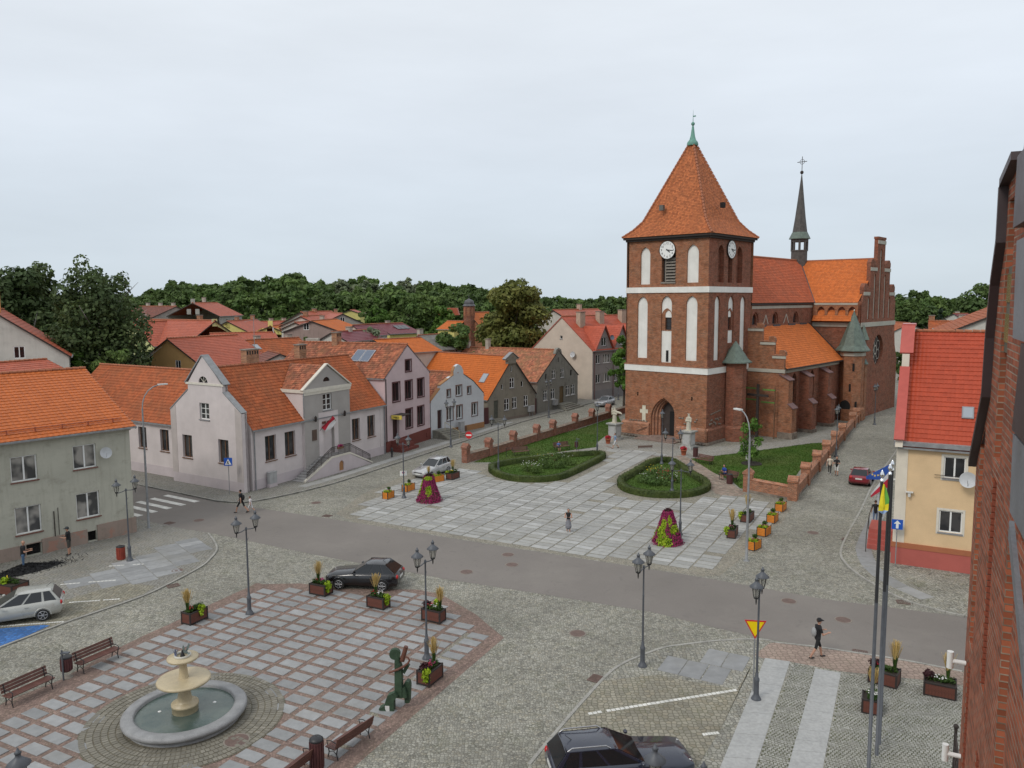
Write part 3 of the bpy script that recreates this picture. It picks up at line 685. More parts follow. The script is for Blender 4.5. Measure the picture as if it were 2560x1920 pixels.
# ---- lawns
m_grass = NT('grass'); p = m_grass.pos(); n1 = m_grass.noise(p, .35, 5, .65); n2 = m_grass.noise(p, 9, 3, .6); n3 = m_grass.noise(p, .12, 3)
col = m_grass.mix(m_grass.rng(n1, .35, .68, 0, 1), (.052, .105, .018), (.085, .125, .03)); col = m_grass.mix(m_grass.rng(n3, .5, .7, 0, .6), col, (.11, .12, .045))
m_grass.col(m_grass.scale(col, m_grass.rng(n2, .3, .7, .65, 1.35))); m_grass.rough(.9); m_grass.b.inputs['Specular IOR Level'].default_value = .1; m_grass.bump(n2, .8, .05); m_grass = m_grass.m
def lawn(P, z=.012, n=14000, h=.05):
    o = sheet('lawn', P, z, m_grass)
    xs = np.array([q[0] for q in P]); ys = np.array([q[1] for q in P]); A = nrg.random((n * 3, 2)) * [np.ptp(xs), np.ptp(ys)] + [xs.min(), ys.min()]
    A = np.array([q for q in A if inpoly(q[0], q[1], P)][:n]); k = len(A)
    Pp = np.column_stack([A, np.full(k, z + h * .5)]); N = np.column_stack([nrg.normal(0, 1, (k, 2)), np.full(k, .25)])
    me = leaf_mesh('grass', Pp, N, h * 1.5, m_grass, .45, .15); g = link('grass', me); g['kind'] = 'stuff'; g['category'] = 'grass'; g['label'] = 'short mown green grass of the lawns by the church'
    return o
LAWN1 = pg([(1183, 1156), (1250, 1129), (1340, 1099), (1450, 1072), (1545, 1040), (1556, 1060), (1546, 1083), (1512, 1091), (1494, 1106), (1490, 1118), (1400, 1130), (1300, 1144), (1230, 1156)])
LAWN2 = pg([(1727, 1147), (1765, 1143), (1879, 1129), (2033, 1108), (2066, 1107), (2072, 1117), (2035, 1150), (2000, 1175), (1980, 1205), (1970, 1222), (1885, 1210), (1858, 1222), (1850, 1221), (1830, 1203), (1780, 1180)])
lawn(LAWN1); lawn(LAWN2); lawn(offset(HB1, .5), .02, 5000); lawn(offset(HB2, .5), .02, 5000)
lawn(pg([(2265, 865), (2330, 860), (2330, 875), (2262, 905)]), .012, 800, .1)
sheet('side_road', pg([(2235, 915), (2262, 906), (2330, 880), (2330, 862), (2262, 865), (2240, 860)]), .008, m_asph)

# ---- covers and drains
m_iron = plain('rusty_iron', (.13, .085, .07), .7, .25, 4, fine=.2); m_conc = plain('cover_concrete', (.22, .19, .16), .85, .2, 3)
def manhole(px, py, lab, r=.33, z=.012, mat=None):
    g = G(px, py); t = thing('manhole_cover', lab, 'manhole cover', (g.x, g.y, z), rnd.random() * 3, 'round manhole covers')
    b = MB(); b.lathe([(r + .06, -.01), (r + .06, .004), (r, .005)], 20, 0, sm=False, caps=False); b.build('frame', m_conc, t)
    b = MB(); b.lathe([(r, .0), (r, .008), (r * .6, .009), (r * .58, .006), (r * .3, .006), (r * .28, .009), (0.001, .009)], 20, 0, sm=False, caps=False); b.build('lid', mat or m_iron, t)
for px, py, lb in ((915, 1259, 'rusty cover on the setts beside the first orange planter'), (1270, 1387, 'grey cover in the asphalt, farther of the pair right of the lantern'), (1280, 1412, 'grey cover in the asphalt, nearer of the pair right of the lantern'), (1166, 1430, 'grey cover alone in the near lane of the asphalt road'), (1444, 1584, 'large rusty cover alone on the cobbled street'), (1972, 1503, 'cover in the asphalt past the yellow triangle sign'), (2108, 1550, 'cover in the asphalt near the flagpoles'), (2032, 1332, 'rusty cover in the side street beside the orange planters'), (497, 1301, 'cover in the asphalt beside the zebra crossing'), (441, 1428, 'rusty cover on the left pavement near the curved kerb'), (592, 1853, 'stone rimmed cover beside the fountain'), (2330, 1505, 'rusty cover on the pavement of the peach house'), (790, 1257, 'small rusty cover on the setts before the library')):
    manhole(px, py, lb, .42 if px == 592 else .36, .035 if px in (592, 2330, 441) else .012)
def drain(px, py, lab, an):
    g = G(px, py); t = thing('street_drain', lab, 'street drain', (g.x, g.y, .014), an, 'iron street drains')
    b = MB(); b.box(-.32, .32, -.26, -.22, -.01, .02); b.box(-.32, .32, .22, .26, -.01, .02); b.box(-.32, -.28, -.22, .22, -.01, .02); b.box(.28, .32, -.22, .22, -.01, .02); b.build('frame', m_iron, t)
    for k in range(6): b = MB(); b.box(-.27 + k * .095, -.22 + k * .095, -.22, .22, -.01, .015); b.build('bar', m_iron, t)
for px, py, lb, an in ((1489, 1697, 'rusty drain grid where the curved kerb begins', 1.), (2115, 1349, 'drain grid in the gutter of the side street', 1.), (433, 1465, 'drain grid along the left kerb', .7), (818, 1290, 'drain grid at the edge of the road by the square', -.4), (2258, 1506, 'drain grid by the corner kerb under the flagpoles', -.3), (424, 1308, 'drain grid beside the tall lamp post', -.5), (2150, 1632, 'drain grid at the road edge by the forecourt planters', -.4)): drain(px, py, lb, an)
# ================================================================== church
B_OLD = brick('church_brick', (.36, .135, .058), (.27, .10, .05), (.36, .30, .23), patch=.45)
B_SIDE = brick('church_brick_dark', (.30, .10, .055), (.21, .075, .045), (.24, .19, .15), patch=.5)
B_NEW = brick('new_brick', (.40, .165, .085), (.33, .125, .065), (.42, .36, .29), patch=.25)
M_WPL = plaster('white_plaster', (.76, .75, .71), .12, (.40, .37, .30))
M_CRM = plaster('cream_band', (.44, .42, .36), .3, (.25, .22, .17))
M_TT = tiles('tower_tiles', (.43, .135, .048), .3, .28, (.20, .085, .04), tw=.19, th=.2)
M_TO = tiles('church_tiles_orange', (.55, .15, .035), .14, .15, (.30, .10, .04), tw=.26, th=.34)
M_TR = tiles('church_tiles_red', (.42, .10, .04), .2, .35, (.20, .08, .05), tw=.22, th=.3)
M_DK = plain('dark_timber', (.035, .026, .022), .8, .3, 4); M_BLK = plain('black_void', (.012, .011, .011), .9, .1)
M_COP = plain('green_copper', (.11, .145, .12), .6, .3, 2.5, fine=.2); M_COP2 = plain('bright_copper', (.13, .30, .24), .6, .25, 3)
M_SLT = plain('spire_slate', (.075, .068, .062), .65, .35, 2.2, fine=.2)
M_GLD = glass('leaded_glass', (.03, .032, .036), .25); M_CAP = plain('capping_sheet', (.16, .085, .08), .6, .2, 2)
M_STN = plain('field_stone', (.19, .155, .125), .9, .45, 1.6, fine=.3, bump=.4); M_STEP = plain('step_stone', (.24, .17, .14), .85, .2, 2)
CA = R(41.93); ch = thing('church', 'red brick Gothic church with white panelled clock tower and orange roofs', 'church', (21.29, 85.66, 0), -CA)
def CW(x, y, z=0): return Vector((21.29 + x * math.cos(CA) + y * math.sin(CA), 85.66 - x * math.sin(CA) + y * math.cos(CA), z))
FX, FN = (1, 0, 0), (0, -1, 0); SX, SN = (0, 1, 0), (1, 0, 0)
def niche(out_, off, side, d=.2, mat=None, name='blind_niche'):
    b = MB()
    if side == 'f': b.slab(out_, off + d, off + d + .05, 0)
    else: b.slab(out_, 0, .05, 0, Matrix(((0, -1, 0, off - d), (1, 0, 0, 0), (0, 0, 1, 0), (0, 0, 0, 1))))
    return b.build(name, mat or M_WPL, ch)
W_ = 10.2; tw = MB()
# --- tier 1
o1, o2 = .2, .12
p_out = arch(-6.85, -3.5, .35, 4.85, 7, .82)
sl1, sl2 = rect(-8.78, 4.85, .2, .45), rect(-1.72, 4.8, .2, .45)
crs = [(-8.08, 1.87), (-7.56, 1.87), (-7.56, 2.87), (-7.26, 2.87), (-7.26, 3.35), (-7.56, 3.35), (-7.56, 3.8), (-8.08, 3.8), (-8.08, 3.35), (-8.39, 3.35), (-8.39, 2.87), (-8.08, 2.87)]
tw.wall([(-W_ - o1, 0), (o1, 0), (o1, 8.2), (-W_ - o1, 8.2)], [p_out, sl1, sl2, crs], (0, -o1, 0), FX, FN, [.25, .2, .2, .05], 0, 0, [None, 1, 1, 2])
for k, (a, c, t) in enumerate(((-6.6, -3.72, 4.68), (-6.3, -3.95, 4.5), (-6.0, -4.2, 4.32))):
    q0 = arch(*((-6.85, -3.5, .35, 4.85), (-6.6, -3.72, .35, 4.68), (-6.3, -3.95, .35, 4.5))[k], 7, .82); q1 = arch(a, c, .351, t, 7, .82)
    tw.wall(q0, [q1], (0, .05 + .25 * k, 0), FX, FN, .25 if k < 2 else .5, 3)
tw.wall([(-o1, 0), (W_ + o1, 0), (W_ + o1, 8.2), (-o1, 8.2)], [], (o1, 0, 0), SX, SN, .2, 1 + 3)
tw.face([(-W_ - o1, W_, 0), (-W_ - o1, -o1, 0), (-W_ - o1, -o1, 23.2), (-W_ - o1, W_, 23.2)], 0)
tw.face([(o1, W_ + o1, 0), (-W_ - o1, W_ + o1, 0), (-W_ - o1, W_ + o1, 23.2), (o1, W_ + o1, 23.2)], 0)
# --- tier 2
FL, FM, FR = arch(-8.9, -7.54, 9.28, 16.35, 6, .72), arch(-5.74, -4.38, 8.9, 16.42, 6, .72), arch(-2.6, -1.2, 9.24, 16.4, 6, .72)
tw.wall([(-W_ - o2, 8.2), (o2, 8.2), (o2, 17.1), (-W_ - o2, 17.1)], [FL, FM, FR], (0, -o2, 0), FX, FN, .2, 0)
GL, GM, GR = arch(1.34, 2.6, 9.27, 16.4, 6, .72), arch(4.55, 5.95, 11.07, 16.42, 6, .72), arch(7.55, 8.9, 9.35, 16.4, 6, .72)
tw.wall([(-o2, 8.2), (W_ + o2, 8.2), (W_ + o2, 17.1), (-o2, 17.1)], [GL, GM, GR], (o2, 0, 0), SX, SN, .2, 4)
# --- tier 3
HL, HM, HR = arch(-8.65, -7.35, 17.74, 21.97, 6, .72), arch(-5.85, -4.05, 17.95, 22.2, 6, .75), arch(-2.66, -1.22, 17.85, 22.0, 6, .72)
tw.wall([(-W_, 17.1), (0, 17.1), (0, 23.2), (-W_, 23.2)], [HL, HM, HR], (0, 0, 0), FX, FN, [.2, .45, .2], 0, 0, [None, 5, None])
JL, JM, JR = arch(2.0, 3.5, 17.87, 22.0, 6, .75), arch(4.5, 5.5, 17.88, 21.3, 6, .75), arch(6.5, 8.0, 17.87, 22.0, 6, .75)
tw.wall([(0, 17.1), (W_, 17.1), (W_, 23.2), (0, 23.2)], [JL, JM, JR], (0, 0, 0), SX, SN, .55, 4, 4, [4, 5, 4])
tw.box(-W_ - o1 - .02, o1 + .02, -o1 - .02, W_ + o1, 23.0, 23.25, 0)
# plinth with sloped shoulder, stone footing
for x0, x1 in ((-W_ - .5, -6.95), (-3.4, .5)):
    tw.slab([(x0, .3), (x1, .3), (x1, 1.62), (x0, 1.62)], -.5, -o1, 3); tw.face([(x0, -.5, 1.62), (x1, -.5, 1.62), (x1, -o1, 1.86), (x0, -o1, 1.86)], 3)
    tw.box(x0 - .06, x1, -.58, -.3, -.1, .34, 6)
tw.box(o1, .5, -.5, W_, .3, 1.62, 4); tw.face([(.5, -.5, 1.62), (.5, W_, 1.62), (o1, W_, 1.86), (o1, -.5, 1.86)], 4); tw.box(.2, .58, -.5, W_, -.1, .34, 6)
# brick ledge on the lower band
tw.box(-W_ - .34, .34, -.34, 0, 8.5, 8.62, 3); tw.box(0, .34, 0, W_ + .2, 8.5, 8.62, 4)
tw.build('tower_wall', [B_OLD, M_BLK, plain('limestone', (.62, .58, .46), .85, .1, 3), B_NEW, B_SIDE, M_DK, M_STN], ch)
def fieldstones(L, M, y=-.24):
    for x, z, r_ in L:
        b = MB(); b.ball((0, 0, 0), (r_ * rnd.uniform(.9, 1.4), .09, r_ * .7), 6); o = b.build('field_stone', M_STN, ch, (x, y, z) if M == 'f' else (-y, x, z))
        if M != 'f': o.rotation_euler = (0, 0, math.pi / 2)
fieldstones([(-9.6 + k * .36 + rnd.uniform(-.06, .06), 1.97 + rnd.uniform(-.05, .05), .14) for k in range(7)] + [(rnd.uniform(-3.1, -.6), z, .16) for z in (1.4, 1.75, 2.15, 2.5, 2.75) for _ in range(3)], 'f')
fieldstones([(rnd.uniform(.5, 3.2), rnd.uniform(1.95, 2.8), .16) for _ in range(16)] + [(.8 + k * .35, 3.35 + .04 * k, .13) for k in range(7)], 's')
fieldstones([(-10.3 + k * .42, .16 + rnd.uniform(-.06, .06), .17) for k in range(9)] + [(-3.2 + k * .42, .16, .17) for k in range(9)], 'f', -.62)
# white panels
for q in (FL, FR): niche(q, -o2, 'f')
niche(arch(-5.74, -4.38, 14.0, 16.42, 6, .72), -o2, 'f'); niche(rect(-5.74, 8.9, 1.36, 3.62), -o2, 'f')
for q in (GL, GR): niche(q, o2, 's')
niche(arch(4.55, 5.95, 14.0, 16.42, 6, .72), o2, 's'); niche(rect(4.55, 11.07, 1.4, 1.5), o2, 's')
for q in (HL, HR): niche(q, 0, 'f')
def bandbox(x0, x1, y0, y1, z0, z1, mat=M_WPL, name='white_band'):
    b = MB(); b.box(x0, x1, y0, y1, z0, z1); return b.build(name, mat, ch)
bandbox(-W_ - .3, .3, -.3, -.1, 7.81, 8.5); bandbox(.1, .3, -.1, W_ + .2, 7.81, 8.5)
bandbox(-W_ - .24, .24, -.24, .05, 16.77, 17.4); bandbox(-.05, .24, .05, W_ + .2, 16.77, 17.4)
# tower windows: brick surround with dark leaded glass
for side, (a, c) in (('f', (-5.74, -4.38)), ('s', (4.55, 5.95))):
    b = MB(); O, ud, nd = ((0, -o2 + .14, 0), FX, FN) if side == 'f' else ((o2 - .14, 0, 0), SX, SN)
    m_ = (a + c) / 2 + (.18 if side == 'f' else -.1); o_ = arch(a + .002, c - .002, 12.5, 15.05, 6, .72); i_ = arch(m_ - .4, m_ + .4, 12.6, 14.8, 6, .72)
    b.wall(o_, [i_], O, ud, nd, .25, 0, 0, [1]); wo = b.build('tower_window', [B_OLD if side == 'f' else B_SIDE, M_GLD], ch)
    b = MB()
    for k in range(1, 5):
        if side == 'f': b.box(m_ - .4, m_ + .4, .2, .23, 12.6 + k * .42, 12.63 + k * .42)
        else: b.box(-.23, -.2, m_ - .4, m_ + .4, 12.6 + k * .42, 12.63 + k * .42)
    b.build('glazing_bar', M_DK, wo)
b = MB(); b.box(-5.14, -4.82, -.0 + .05, .07, 8.98, 10.28); b.build('slit_window', M_BLK, ch)
# louvres below the clock
M_LOU = plain('grey_louvre', (.22, .195, .165), .8, .25, 3)
lv = MB(); lv.box(-5.5, -5.38, .2, .5, 18.0, 21.2); lv.box(-4.17, -4.05, .2, .5, 18.0, 21.2); lv.box(-5.9, -4.0, -.12, .3, 17.8, 17.97)
lvo = lv.build('louvre', M_LOU, ch)
for k in range(8):
    b = MB(); z = 18.1 + k * .34; b.face([(-5.38, .12, z), (-4.17, .12, z), (-4.17, .38, z + .24), (-5.38, .38, z + .24)]); b.box(-5.38, -4.17, .1, .14, z - .04, z + .03); b.build('slat', M_LOU, lvo)
# clocks
M_CLK = plain('clock_white', (.80, .80, .78), .5, .03); M_CBK = plain('clock_black', (.015, .015, .016), .5, .05)
def clock(side):
    c = MB(); n = 28
    M_ = Matrix.Translation((-5.06, -.14, 21.52)) if side == 'f' else Matrix.Translation((.14, 4.98, 21.56)) @ Matrix.Rotation(math.pi / 2, 4, 'Z')
    q = circle(0, 0, .97, n); c.slab(q, -.03, .05, 0)
    o = c.build('clock', [M_CLK], ch); o.matrix_local = M_
    b = MB(); q2 = circle(0, 0, 1.02, n)
    for k in range(n): a, d, e_, f_ = q[k], q[(k + 1) % n], q2[(k + 1) % n], q2[k]; b.face([(a[0], -.05, a[1]), (d[0], -.05, d[1]), (e_[0], -.05, e_[1]), (f_[0], -.05, f_[1])]); b.face([(f_[0], -.05, f_[1]), (e_[0], -.05, e_[1]), (e_[0], .06, e_[1]), (f_[0], .06, f_[1])])
    b.build('rim', M_CBK, o)
    for k in range(1, 13):
        an = math.pi / 2 - k * math.pi / 6; text_mesh(str(k), .34, M_CBK, 'numeral', o, (.74 * math.cos(an), -.04, .74 * math.sin(an) - .12), (math.pi / 2, 0, 0), .004)
    for nm, ln, wd, hr in (('hour_hand', .5, .13, 4.27), ('minute_hand', .86, .09, 3.2)):
        an = math.pi / 2 - hr * math.pi / 6; d = Vector((math.cos(an), 0, math.sin(an))); p_ = Vector((-d.z, 0, d.x)) * wd / 2; y = Vector((0, -.06 if nm[0] == 'h' else -.07, 0))
        b = MB(); b.face([y - d * .14 - p_, y - d * .14 + p_, y + d * ln * .7 + p_ * .9, y + d * ln, y + d * ln * .7 - p_ * .9]); b.build(nm, M_CBK, o)
clock('f'); clock('s')
# portal: recessed door, steps, handrails
b = MB(); b.slab(arch(-6.0, -4.2, .35, 4.32, 7, .82), 1.05, 1.1, 0); b.build('door', plain('church_door', (.05, .038, .034), .6, .2, 3), ch)
b = MB(); b.box(-5.05, -4.25, .98, 1.04, .4, 3.2); b.build('open_door_leaf', M_BLK, ch)
for k, (a, c, d) in enumerate(((-8.1, -2.9, 1.75), (-7.5, -3.3, 1.3), (-6.84, -3.5, .85))):
    b = MB(); b.box(a, c, -d, .6, k * .13, .13 + k * .13 - .002); b.build('step', M_STEP, ch)
for x, s_ in ((-7.0, -1), (-3.35, 1)):
    b = MB(); b.path([(x + s_ * 1.5, -.62, .75), (x + s_ * .1, -.62, 1.35)], .035); b.build('handrail', M_DK, ch)
# --- bell-cast tiled tower roof
ov = .62; prof = [(5.1 + ov, 23.1), (5.1 + ov - .95, 23.95), (5.1 + ov - 1.75, 24.95), (0.22, 33.9)]
def tower_face(k):
    an = k * math.pi / 2; ud = Vector((math.cos(an), math.sin(an), 0)); inn = Vector((-math.sin(an), math.cos(an), 0)); ctr = Vector((-5.1, 5.1, 0))
    for i in range(3):
        (r0, z0), (r1, z1) = prof[i], prof[i + 1]; up = inn * (r0 - r1) + Vector((0, 0, z1 - z0)); L_ = up.length
        tile_roof('tower_roof', [(-r0, 0), (r0, 0), (r1, L_), (-r1, L_)], ctr - inn * r0 + Vector((0, 0, z0)), ud, up, M_TT, ch, .19, .2, .03, .0, 1)
for k in range(4): tower_face(k)
b = MB(); b.box(-5.1 - 5.1 - ov + .1, .52, -.52, W_ + .52, 22.85, 23.08); b.box(-W_ - .3, .3, -.3, W_ + .3, 22.62, 22.86); b.build('eaves_board', M_DK, ch)
for k in range(4):
    an = math.pi / 4 + k * math.pi / 2
    rr = [(-5.1 + r_ * math.sqrt(2) * math.cos(an), 5.1 + r_ * math.sqrt(2) * math.sin(an), z + .05) for r_, z in prof]
    for i in range(3):
        a, c = Vector(rr[i]), Vector(rr[i + 1]); n = max(2, int((c - a).length / .45)); b = MB()
        for s_ in range(n): b.tube(a.lerp(c, s_ / n), a.lerp(c, (s_ + .92) / n), .15, .11, 6, 0)
        stuff(b.build('hip_tiles', plain('ridge_tile', (.33, .12, .06), .8, .25, 4), ch))
b = MB(); b.lathe([(.62, 33.6), (.66, 33.75), (.6, 34.0), (.38, 34.25), (.25, 34.7), (.12, 35.7), (.07, 35.9)], 10, 0, (-5.1, 5.1, 0)); b.ball((-5.1, 5.1, 36.05), .22, 10); b.lathe([(.05, 36.2), (.03, 36.7), (.01, 37.6)], 6, 0, (-5.1, 5.1, 0)); b.box(-5.12, -4.75, 5.08, 5.11, 36.8, 36.95); b.build('finial', M_COP2, ch)
for M_, nm in ((Matrix.Translation((-6.55, .92, 26.35)), 'roof_hatch'), (Matrix.Translation((-.95, 4.9, 26.55)) @ Matrix.Rotation(math.pi / 2, 4, 'Z'), 'open_roof_hatch')):
    b = MB(); b.box(-.25, .25, -.12, .3, -.3, .3); o = b.build(nm, plain('hatch_sheet', (.11, .11, .10), .6, .2) if 'open' not in nm else M_BLK, ch); o.matrix_local = M_
# --- nave
nv = MB()
cl = [arch(10.95, 12.75, 12.95, 14.5, 5, .62), arch(16.65, 18.4, 12.95, 14.45, 5, .62), arch(23.05, 24.85, 12.95, 14.42, 5, .62)]
ins = [(a + .3, c - .3) for a, c in ((10.95, 12.75), (16.65, 18.4), (23.05, 24.85))]
nv.wall([(W_, 0), (30, 0), (30, 15.7), (W_, 15.7)], cl, (0, 0, 0), SX, SN, .15, 0)
for k, (a, c) in enumerate(ins):
    q = arch(a, c, 12.955, 14.25, 5, .65); nv.wall(arch(*((10.95, 12.75, 12.95, 14.5), (16.65, 18.4, 12.95, 14.45), (23.05, 24.85, 12.95, 14.42))[k], 5, .62), [q], (-.15, 0, 0), SX, SN, .25, 0, 0, [1])
nv.wall([(-10.2, 0), (0, 0), (0, 15.7), (-5.1, 21.6), (-10.2, 15.7)], [], (0, W_ - .02, 0), FX, FN, .2, 0)
nv.face([(-10.2, 52, 0), (-10.2, W_, 0), (-10.2, W_, 15.7), (-10.2, 52, 15.7)], 0); nv.face([(0, 52, 0), (-10.2, 52, 0), (-10.2, 52, 15.7), (-5.1, 52, 21.6), (0, 52, 15.7)], 0); nv.face([(0, 44, 0), (0, 52, 0), (0, 52, 15.7), (0, 44, 15.7)], 0)
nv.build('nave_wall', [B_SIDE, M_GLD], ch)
for y0, y1 in ((14.0, 15.4), (20.0, 21.6)):
    for a, c in (((y0, 12.95), ((y0 + y1) / 2, 14.1)), ((y1, 12.95), ((y0 + y1) / 2, 14.1))):
        b = MB(); d = Vector((0, c[0] - a[0], c[1] - a[1])).normalized() * .09; n_ = Vector((0, -d.z, d.y)); p0, p1 = Vector((.03, *a)), Vector((.03, *c)); b.face([p0 - n_, p0 + n_, p1 + n_, p1 - n_]); b.build('gable_scar', M_CRM, ch)
up = Vector((-5.4, 0, 6.0)); LN = up.length
tile_roof('nave_roof', [(0, 0), (27.2, 0), (27.2, LN), (0, LN)], (.3, W_ + .02, 15.55), (0, 1, 0), up, M_TR, ch, .22, .3)
tile_roof('nave_roof', [(0, 0), (41.5, 0), (41.5, LN), (0, LN)], (-10.5, W_ + .02, 15.55), (0, 1, 0), Vector((5.4, 0, 6.0)), M_TR, ch, .5, .6)
tile_roof('nave_roof', [(0, 0), (15, 0), (15, LN), (0, LN)], (.3, 37.4, 15.55), (0, 1, 0), up, M_TR, ch, .5, .6)
b = MB(); b.box(-.05, .28, W_ + .1, 29.4, 15.3, 15.52); b.build('gutter', M_DK, ch)
bandbox(0, .06, W_ + .1, 29.6, 14.85, 15.2, M_CRM, 'cornice_band')
# --- aisle: stepped west gable, lean-to roof, buttressed south wall
ai = MB(); st = [(-.4, 0), (4.6, 0), (4.6, 9.55), (3.4, 9.55), (3.4, 11.1), (1.9, 11.1), (1.9, 12.65), (-.4, 12.65)]
aw = arch(1.5, 2.4, 3.6, 7.2, 5, .75)
ai.wall(st, [aw], (0, 9.7, 0), FX, FN, .3, 0, 0, [1]); ai.slab(st, 9.701, 10.15, 0)
for x0, x1, z in ((3.25, 4.75, 9.55), (1.75, 3.45, 11.1), (-.3, 1.95, 12.65)):
    ai.box(x0, x1, 9.62, 10.25, z, z + .12, 3); ai.slab([(x1 - .75, z + .1), (x1 - .02, z + .1), (x1 - .02, z + .42), (x1 - .22, z + .62), (x1 - .75, z + .62)], 9.66, 10.2, 0)
wy = [(12.6, 14.9), (18.2, 20.3), (24.2, 26.2)]
ai.wall([(10.1, 0), (29.9, 0), (29.9, 8.0), (10.1, 8.0)], [arch(a + .4, c - .4, 1.9, 7.3, 5, .8) for a, c in wy], (4.2, 0, 0), SX, SN, .35, 2, 2, [4, 4, 4])
ai.build('aisle_wall', [B_OLD, plain('lime_panel', (.5, .47, .4), .9, .1), B_SIDE, B_NEW, M_GLD], ch)
for x0, x1, z in ((3.2, 4.8, 9.2), (1.7, 3.5, 10.75), (-.3, 2.0, 12.3)): bandbox(x0, x1, 9.6, 9.75, z, z + .28, M_CRM, 'step_band')
bandbox(-.2, 4.75, 9.58, 9.72, 7.55, 7.95, M_CRM, 'cornice_band'); bandbox(4.1, 4.34, 10.1, 28.2, 7.45, 7.85, M_CRM, 'cornice_band')
upa = Vector((-4.75, 0, 4.7)); LA = upa.length
tile_roof('aisle_roof', [(0, 0), (18.3, 0), (18.3, LA), (0, LA)], (4.75, 10.15, 8.0), (0, 1, 0), upa, M_TO, ch, .26, .34)
b = MB(); b.path([(4.83, 10.1, 7.95), (4.83, 28.4, 7.9)], .09); b.path([(.06, 28.46, 12.8), (4.8, 28.46, 8.1)], .07); b.build('gutter', M_DK, ch)
for y0 in (12.6, 16.8, 21.5, 25.3):
    b = MB(); b.box(.0, .12, y0, y0 + 2.1, 12.62, 12.86); b.build('flashing', plain('lead_flashing', (.06, .06, .065), .6, .2), ch)
for k, y in enumerate((10.0, 16.0, 22.2)):
    b = MB(); w2 = .62; b.slab([(4.2, 0), (5.35, 0), (5.35, 6.7), (4.2, 7.3)], -w2, w2, 0, Matrix(((1, 0, 0, 0), (0, 1, 0, y), (0, 0, 1, 0), (0, 0, 0, 1))))
    b.slab([(5.35, 0), (5.85, 0), (5.85, 3.5), (5.35, 3.95)], -w2 - .03, w2 + .03, 0, Matrix(((1, 0, 0, 0), (0, 1, 0, y), (0, 0, 1, 0), (0, 0, 0, 1))))
    b.box(4.2, 6.0, y - w2 - .12, y + w2 + .12, -.05, .75 if k == 0 else .4, 1); bt = b.build('buttress', [B_OLD if k == 0 else B_SIDE, M_STN], ch)
    for x0, x1, z0, z1 in ((4.15, 5.5, 7.42, 6.72), (5.3, 6.0, 4.05, 3.5)):
        b = MB(); b.slab([(x0, z0), (x1, z1), (x1, z1 + .09), (x0, z0 + .09)], -w2 - .14, w2 + .14, 0, Matrix(((1, 0, 0, 0), (0, 1, 0, y), (0, 0, 1, 0), (0, 0, 0, 1)))); b.build('cap', M_CAP, bt)
# --- transept
tr = MB(); Yw, Ye, Xs = 29.7, 45.1, 6.2; YC = 37.4
gab = [(30.2, 0), (44.6, 0), (44.6, 15.4), (44.0, 16.6), (44.0, 17.1), (41.6, 17.1), (41.6, 20.4), (39.0, 20.4), (39.0, 24.1), (35.8, 24.1), (35.8, 20.4), (33.2, 20.4), (33.2, 17.1), (30.8, 17.1), (30.8, 16.6), (30.2, 15.4)]
lan = [arch(YC + o_ - .36, YC + o_ + .36, 13.3, t, 5, .9) for o_, t in ((0, 22.9), (-2.15, 19.4), (2.15, 19.4), (-4.4, 16.3), (4.4, 16.3))]
rose = circle(YC + .3, 8.9, 2.15, 24)
tr.wall(gab, lan + [rose], (Xs, 0, 0), SX, SN, [.16] * 5 + [.5], 0)
M_sw = Matrix(((0, -1, 0, 0), (1, 0, 0, 0), (0, 0, 1, 0), (0, 0, 0, 1)))
tr.slab(gab[2:] , -Xs + .51, -Xs + .9, 0, M_sw) if False else None
tr.wall([(-15, 0), (Xs, 0), (Xs, 15.7), (-15, 15.7)], [], (0, Yw, 0), FX, FN, .2, 0)
tr.wall([(Yw, 0), (Ye, 0), (Ye, 15.7), (YC, 21.4), (Yw, 15.7)], [], (-15, 0, 0), SX, (-1, 0, 0), .2, 0)
tr.face([(Xs - .4, y, z) for y, z in gab][::-1] if False else [(Xs - .5, Yw, 0), (Xs - .5, Yw, 15.7), (Xs - .5, YC, 21.3), (Xs - .5, Ye, 15.7), (Xs - .5, Ye, 0)], 0)
for i in range(2, len(gab)):
    a, c = gab[i], gab[(i + 1) % len(gab)]; tr.face([(Xs, *a), (Xs - .5, *a), (Xs - .5, *c), (Xs, *c)], 0)
for i in range(2, len(gab) - 1):     # back of the free-standing gable
    pass
for (y0, y1, z0, z1) in ((35.8, 39.0, 20.0, 24.1), (33.2, 41.6, 16.8, 20.4), (30.8, 44.0, 15.4, 17.1)): tr.face([(Xs - .5, y0, z0), (Xs - .5, y1, z0), (Xs - .5, y1, z1), (Xs - .5, y0, z1)][::-1], 0)
# step caps: quarter-round shoulders
for s_ in (-1, 1):
    for yo, z in ((4.2, 17.1), (1.6 + .0, 20.4)):
        w2 = 2.4 if z < 20 else 2.6; y0 = YC + s_ * yo; q = [(y0, z), (y0 + s_ * w2, z), (y0 + s_ * w2, z + .5), (y0 + s_ * (w2 - .5), z + .95), (y0 + s_ * (w2 - .9), z + .95), (y0 + s_ * .3, z + .35)]
        tr.slab([(a, c) for a, c in q], -Xs - .03, -Xs + .53, 0, M_sw)
tr.box(Xs - .55, Xs + .05, 35.7, 39.1, 24.1, 24.4, 0)
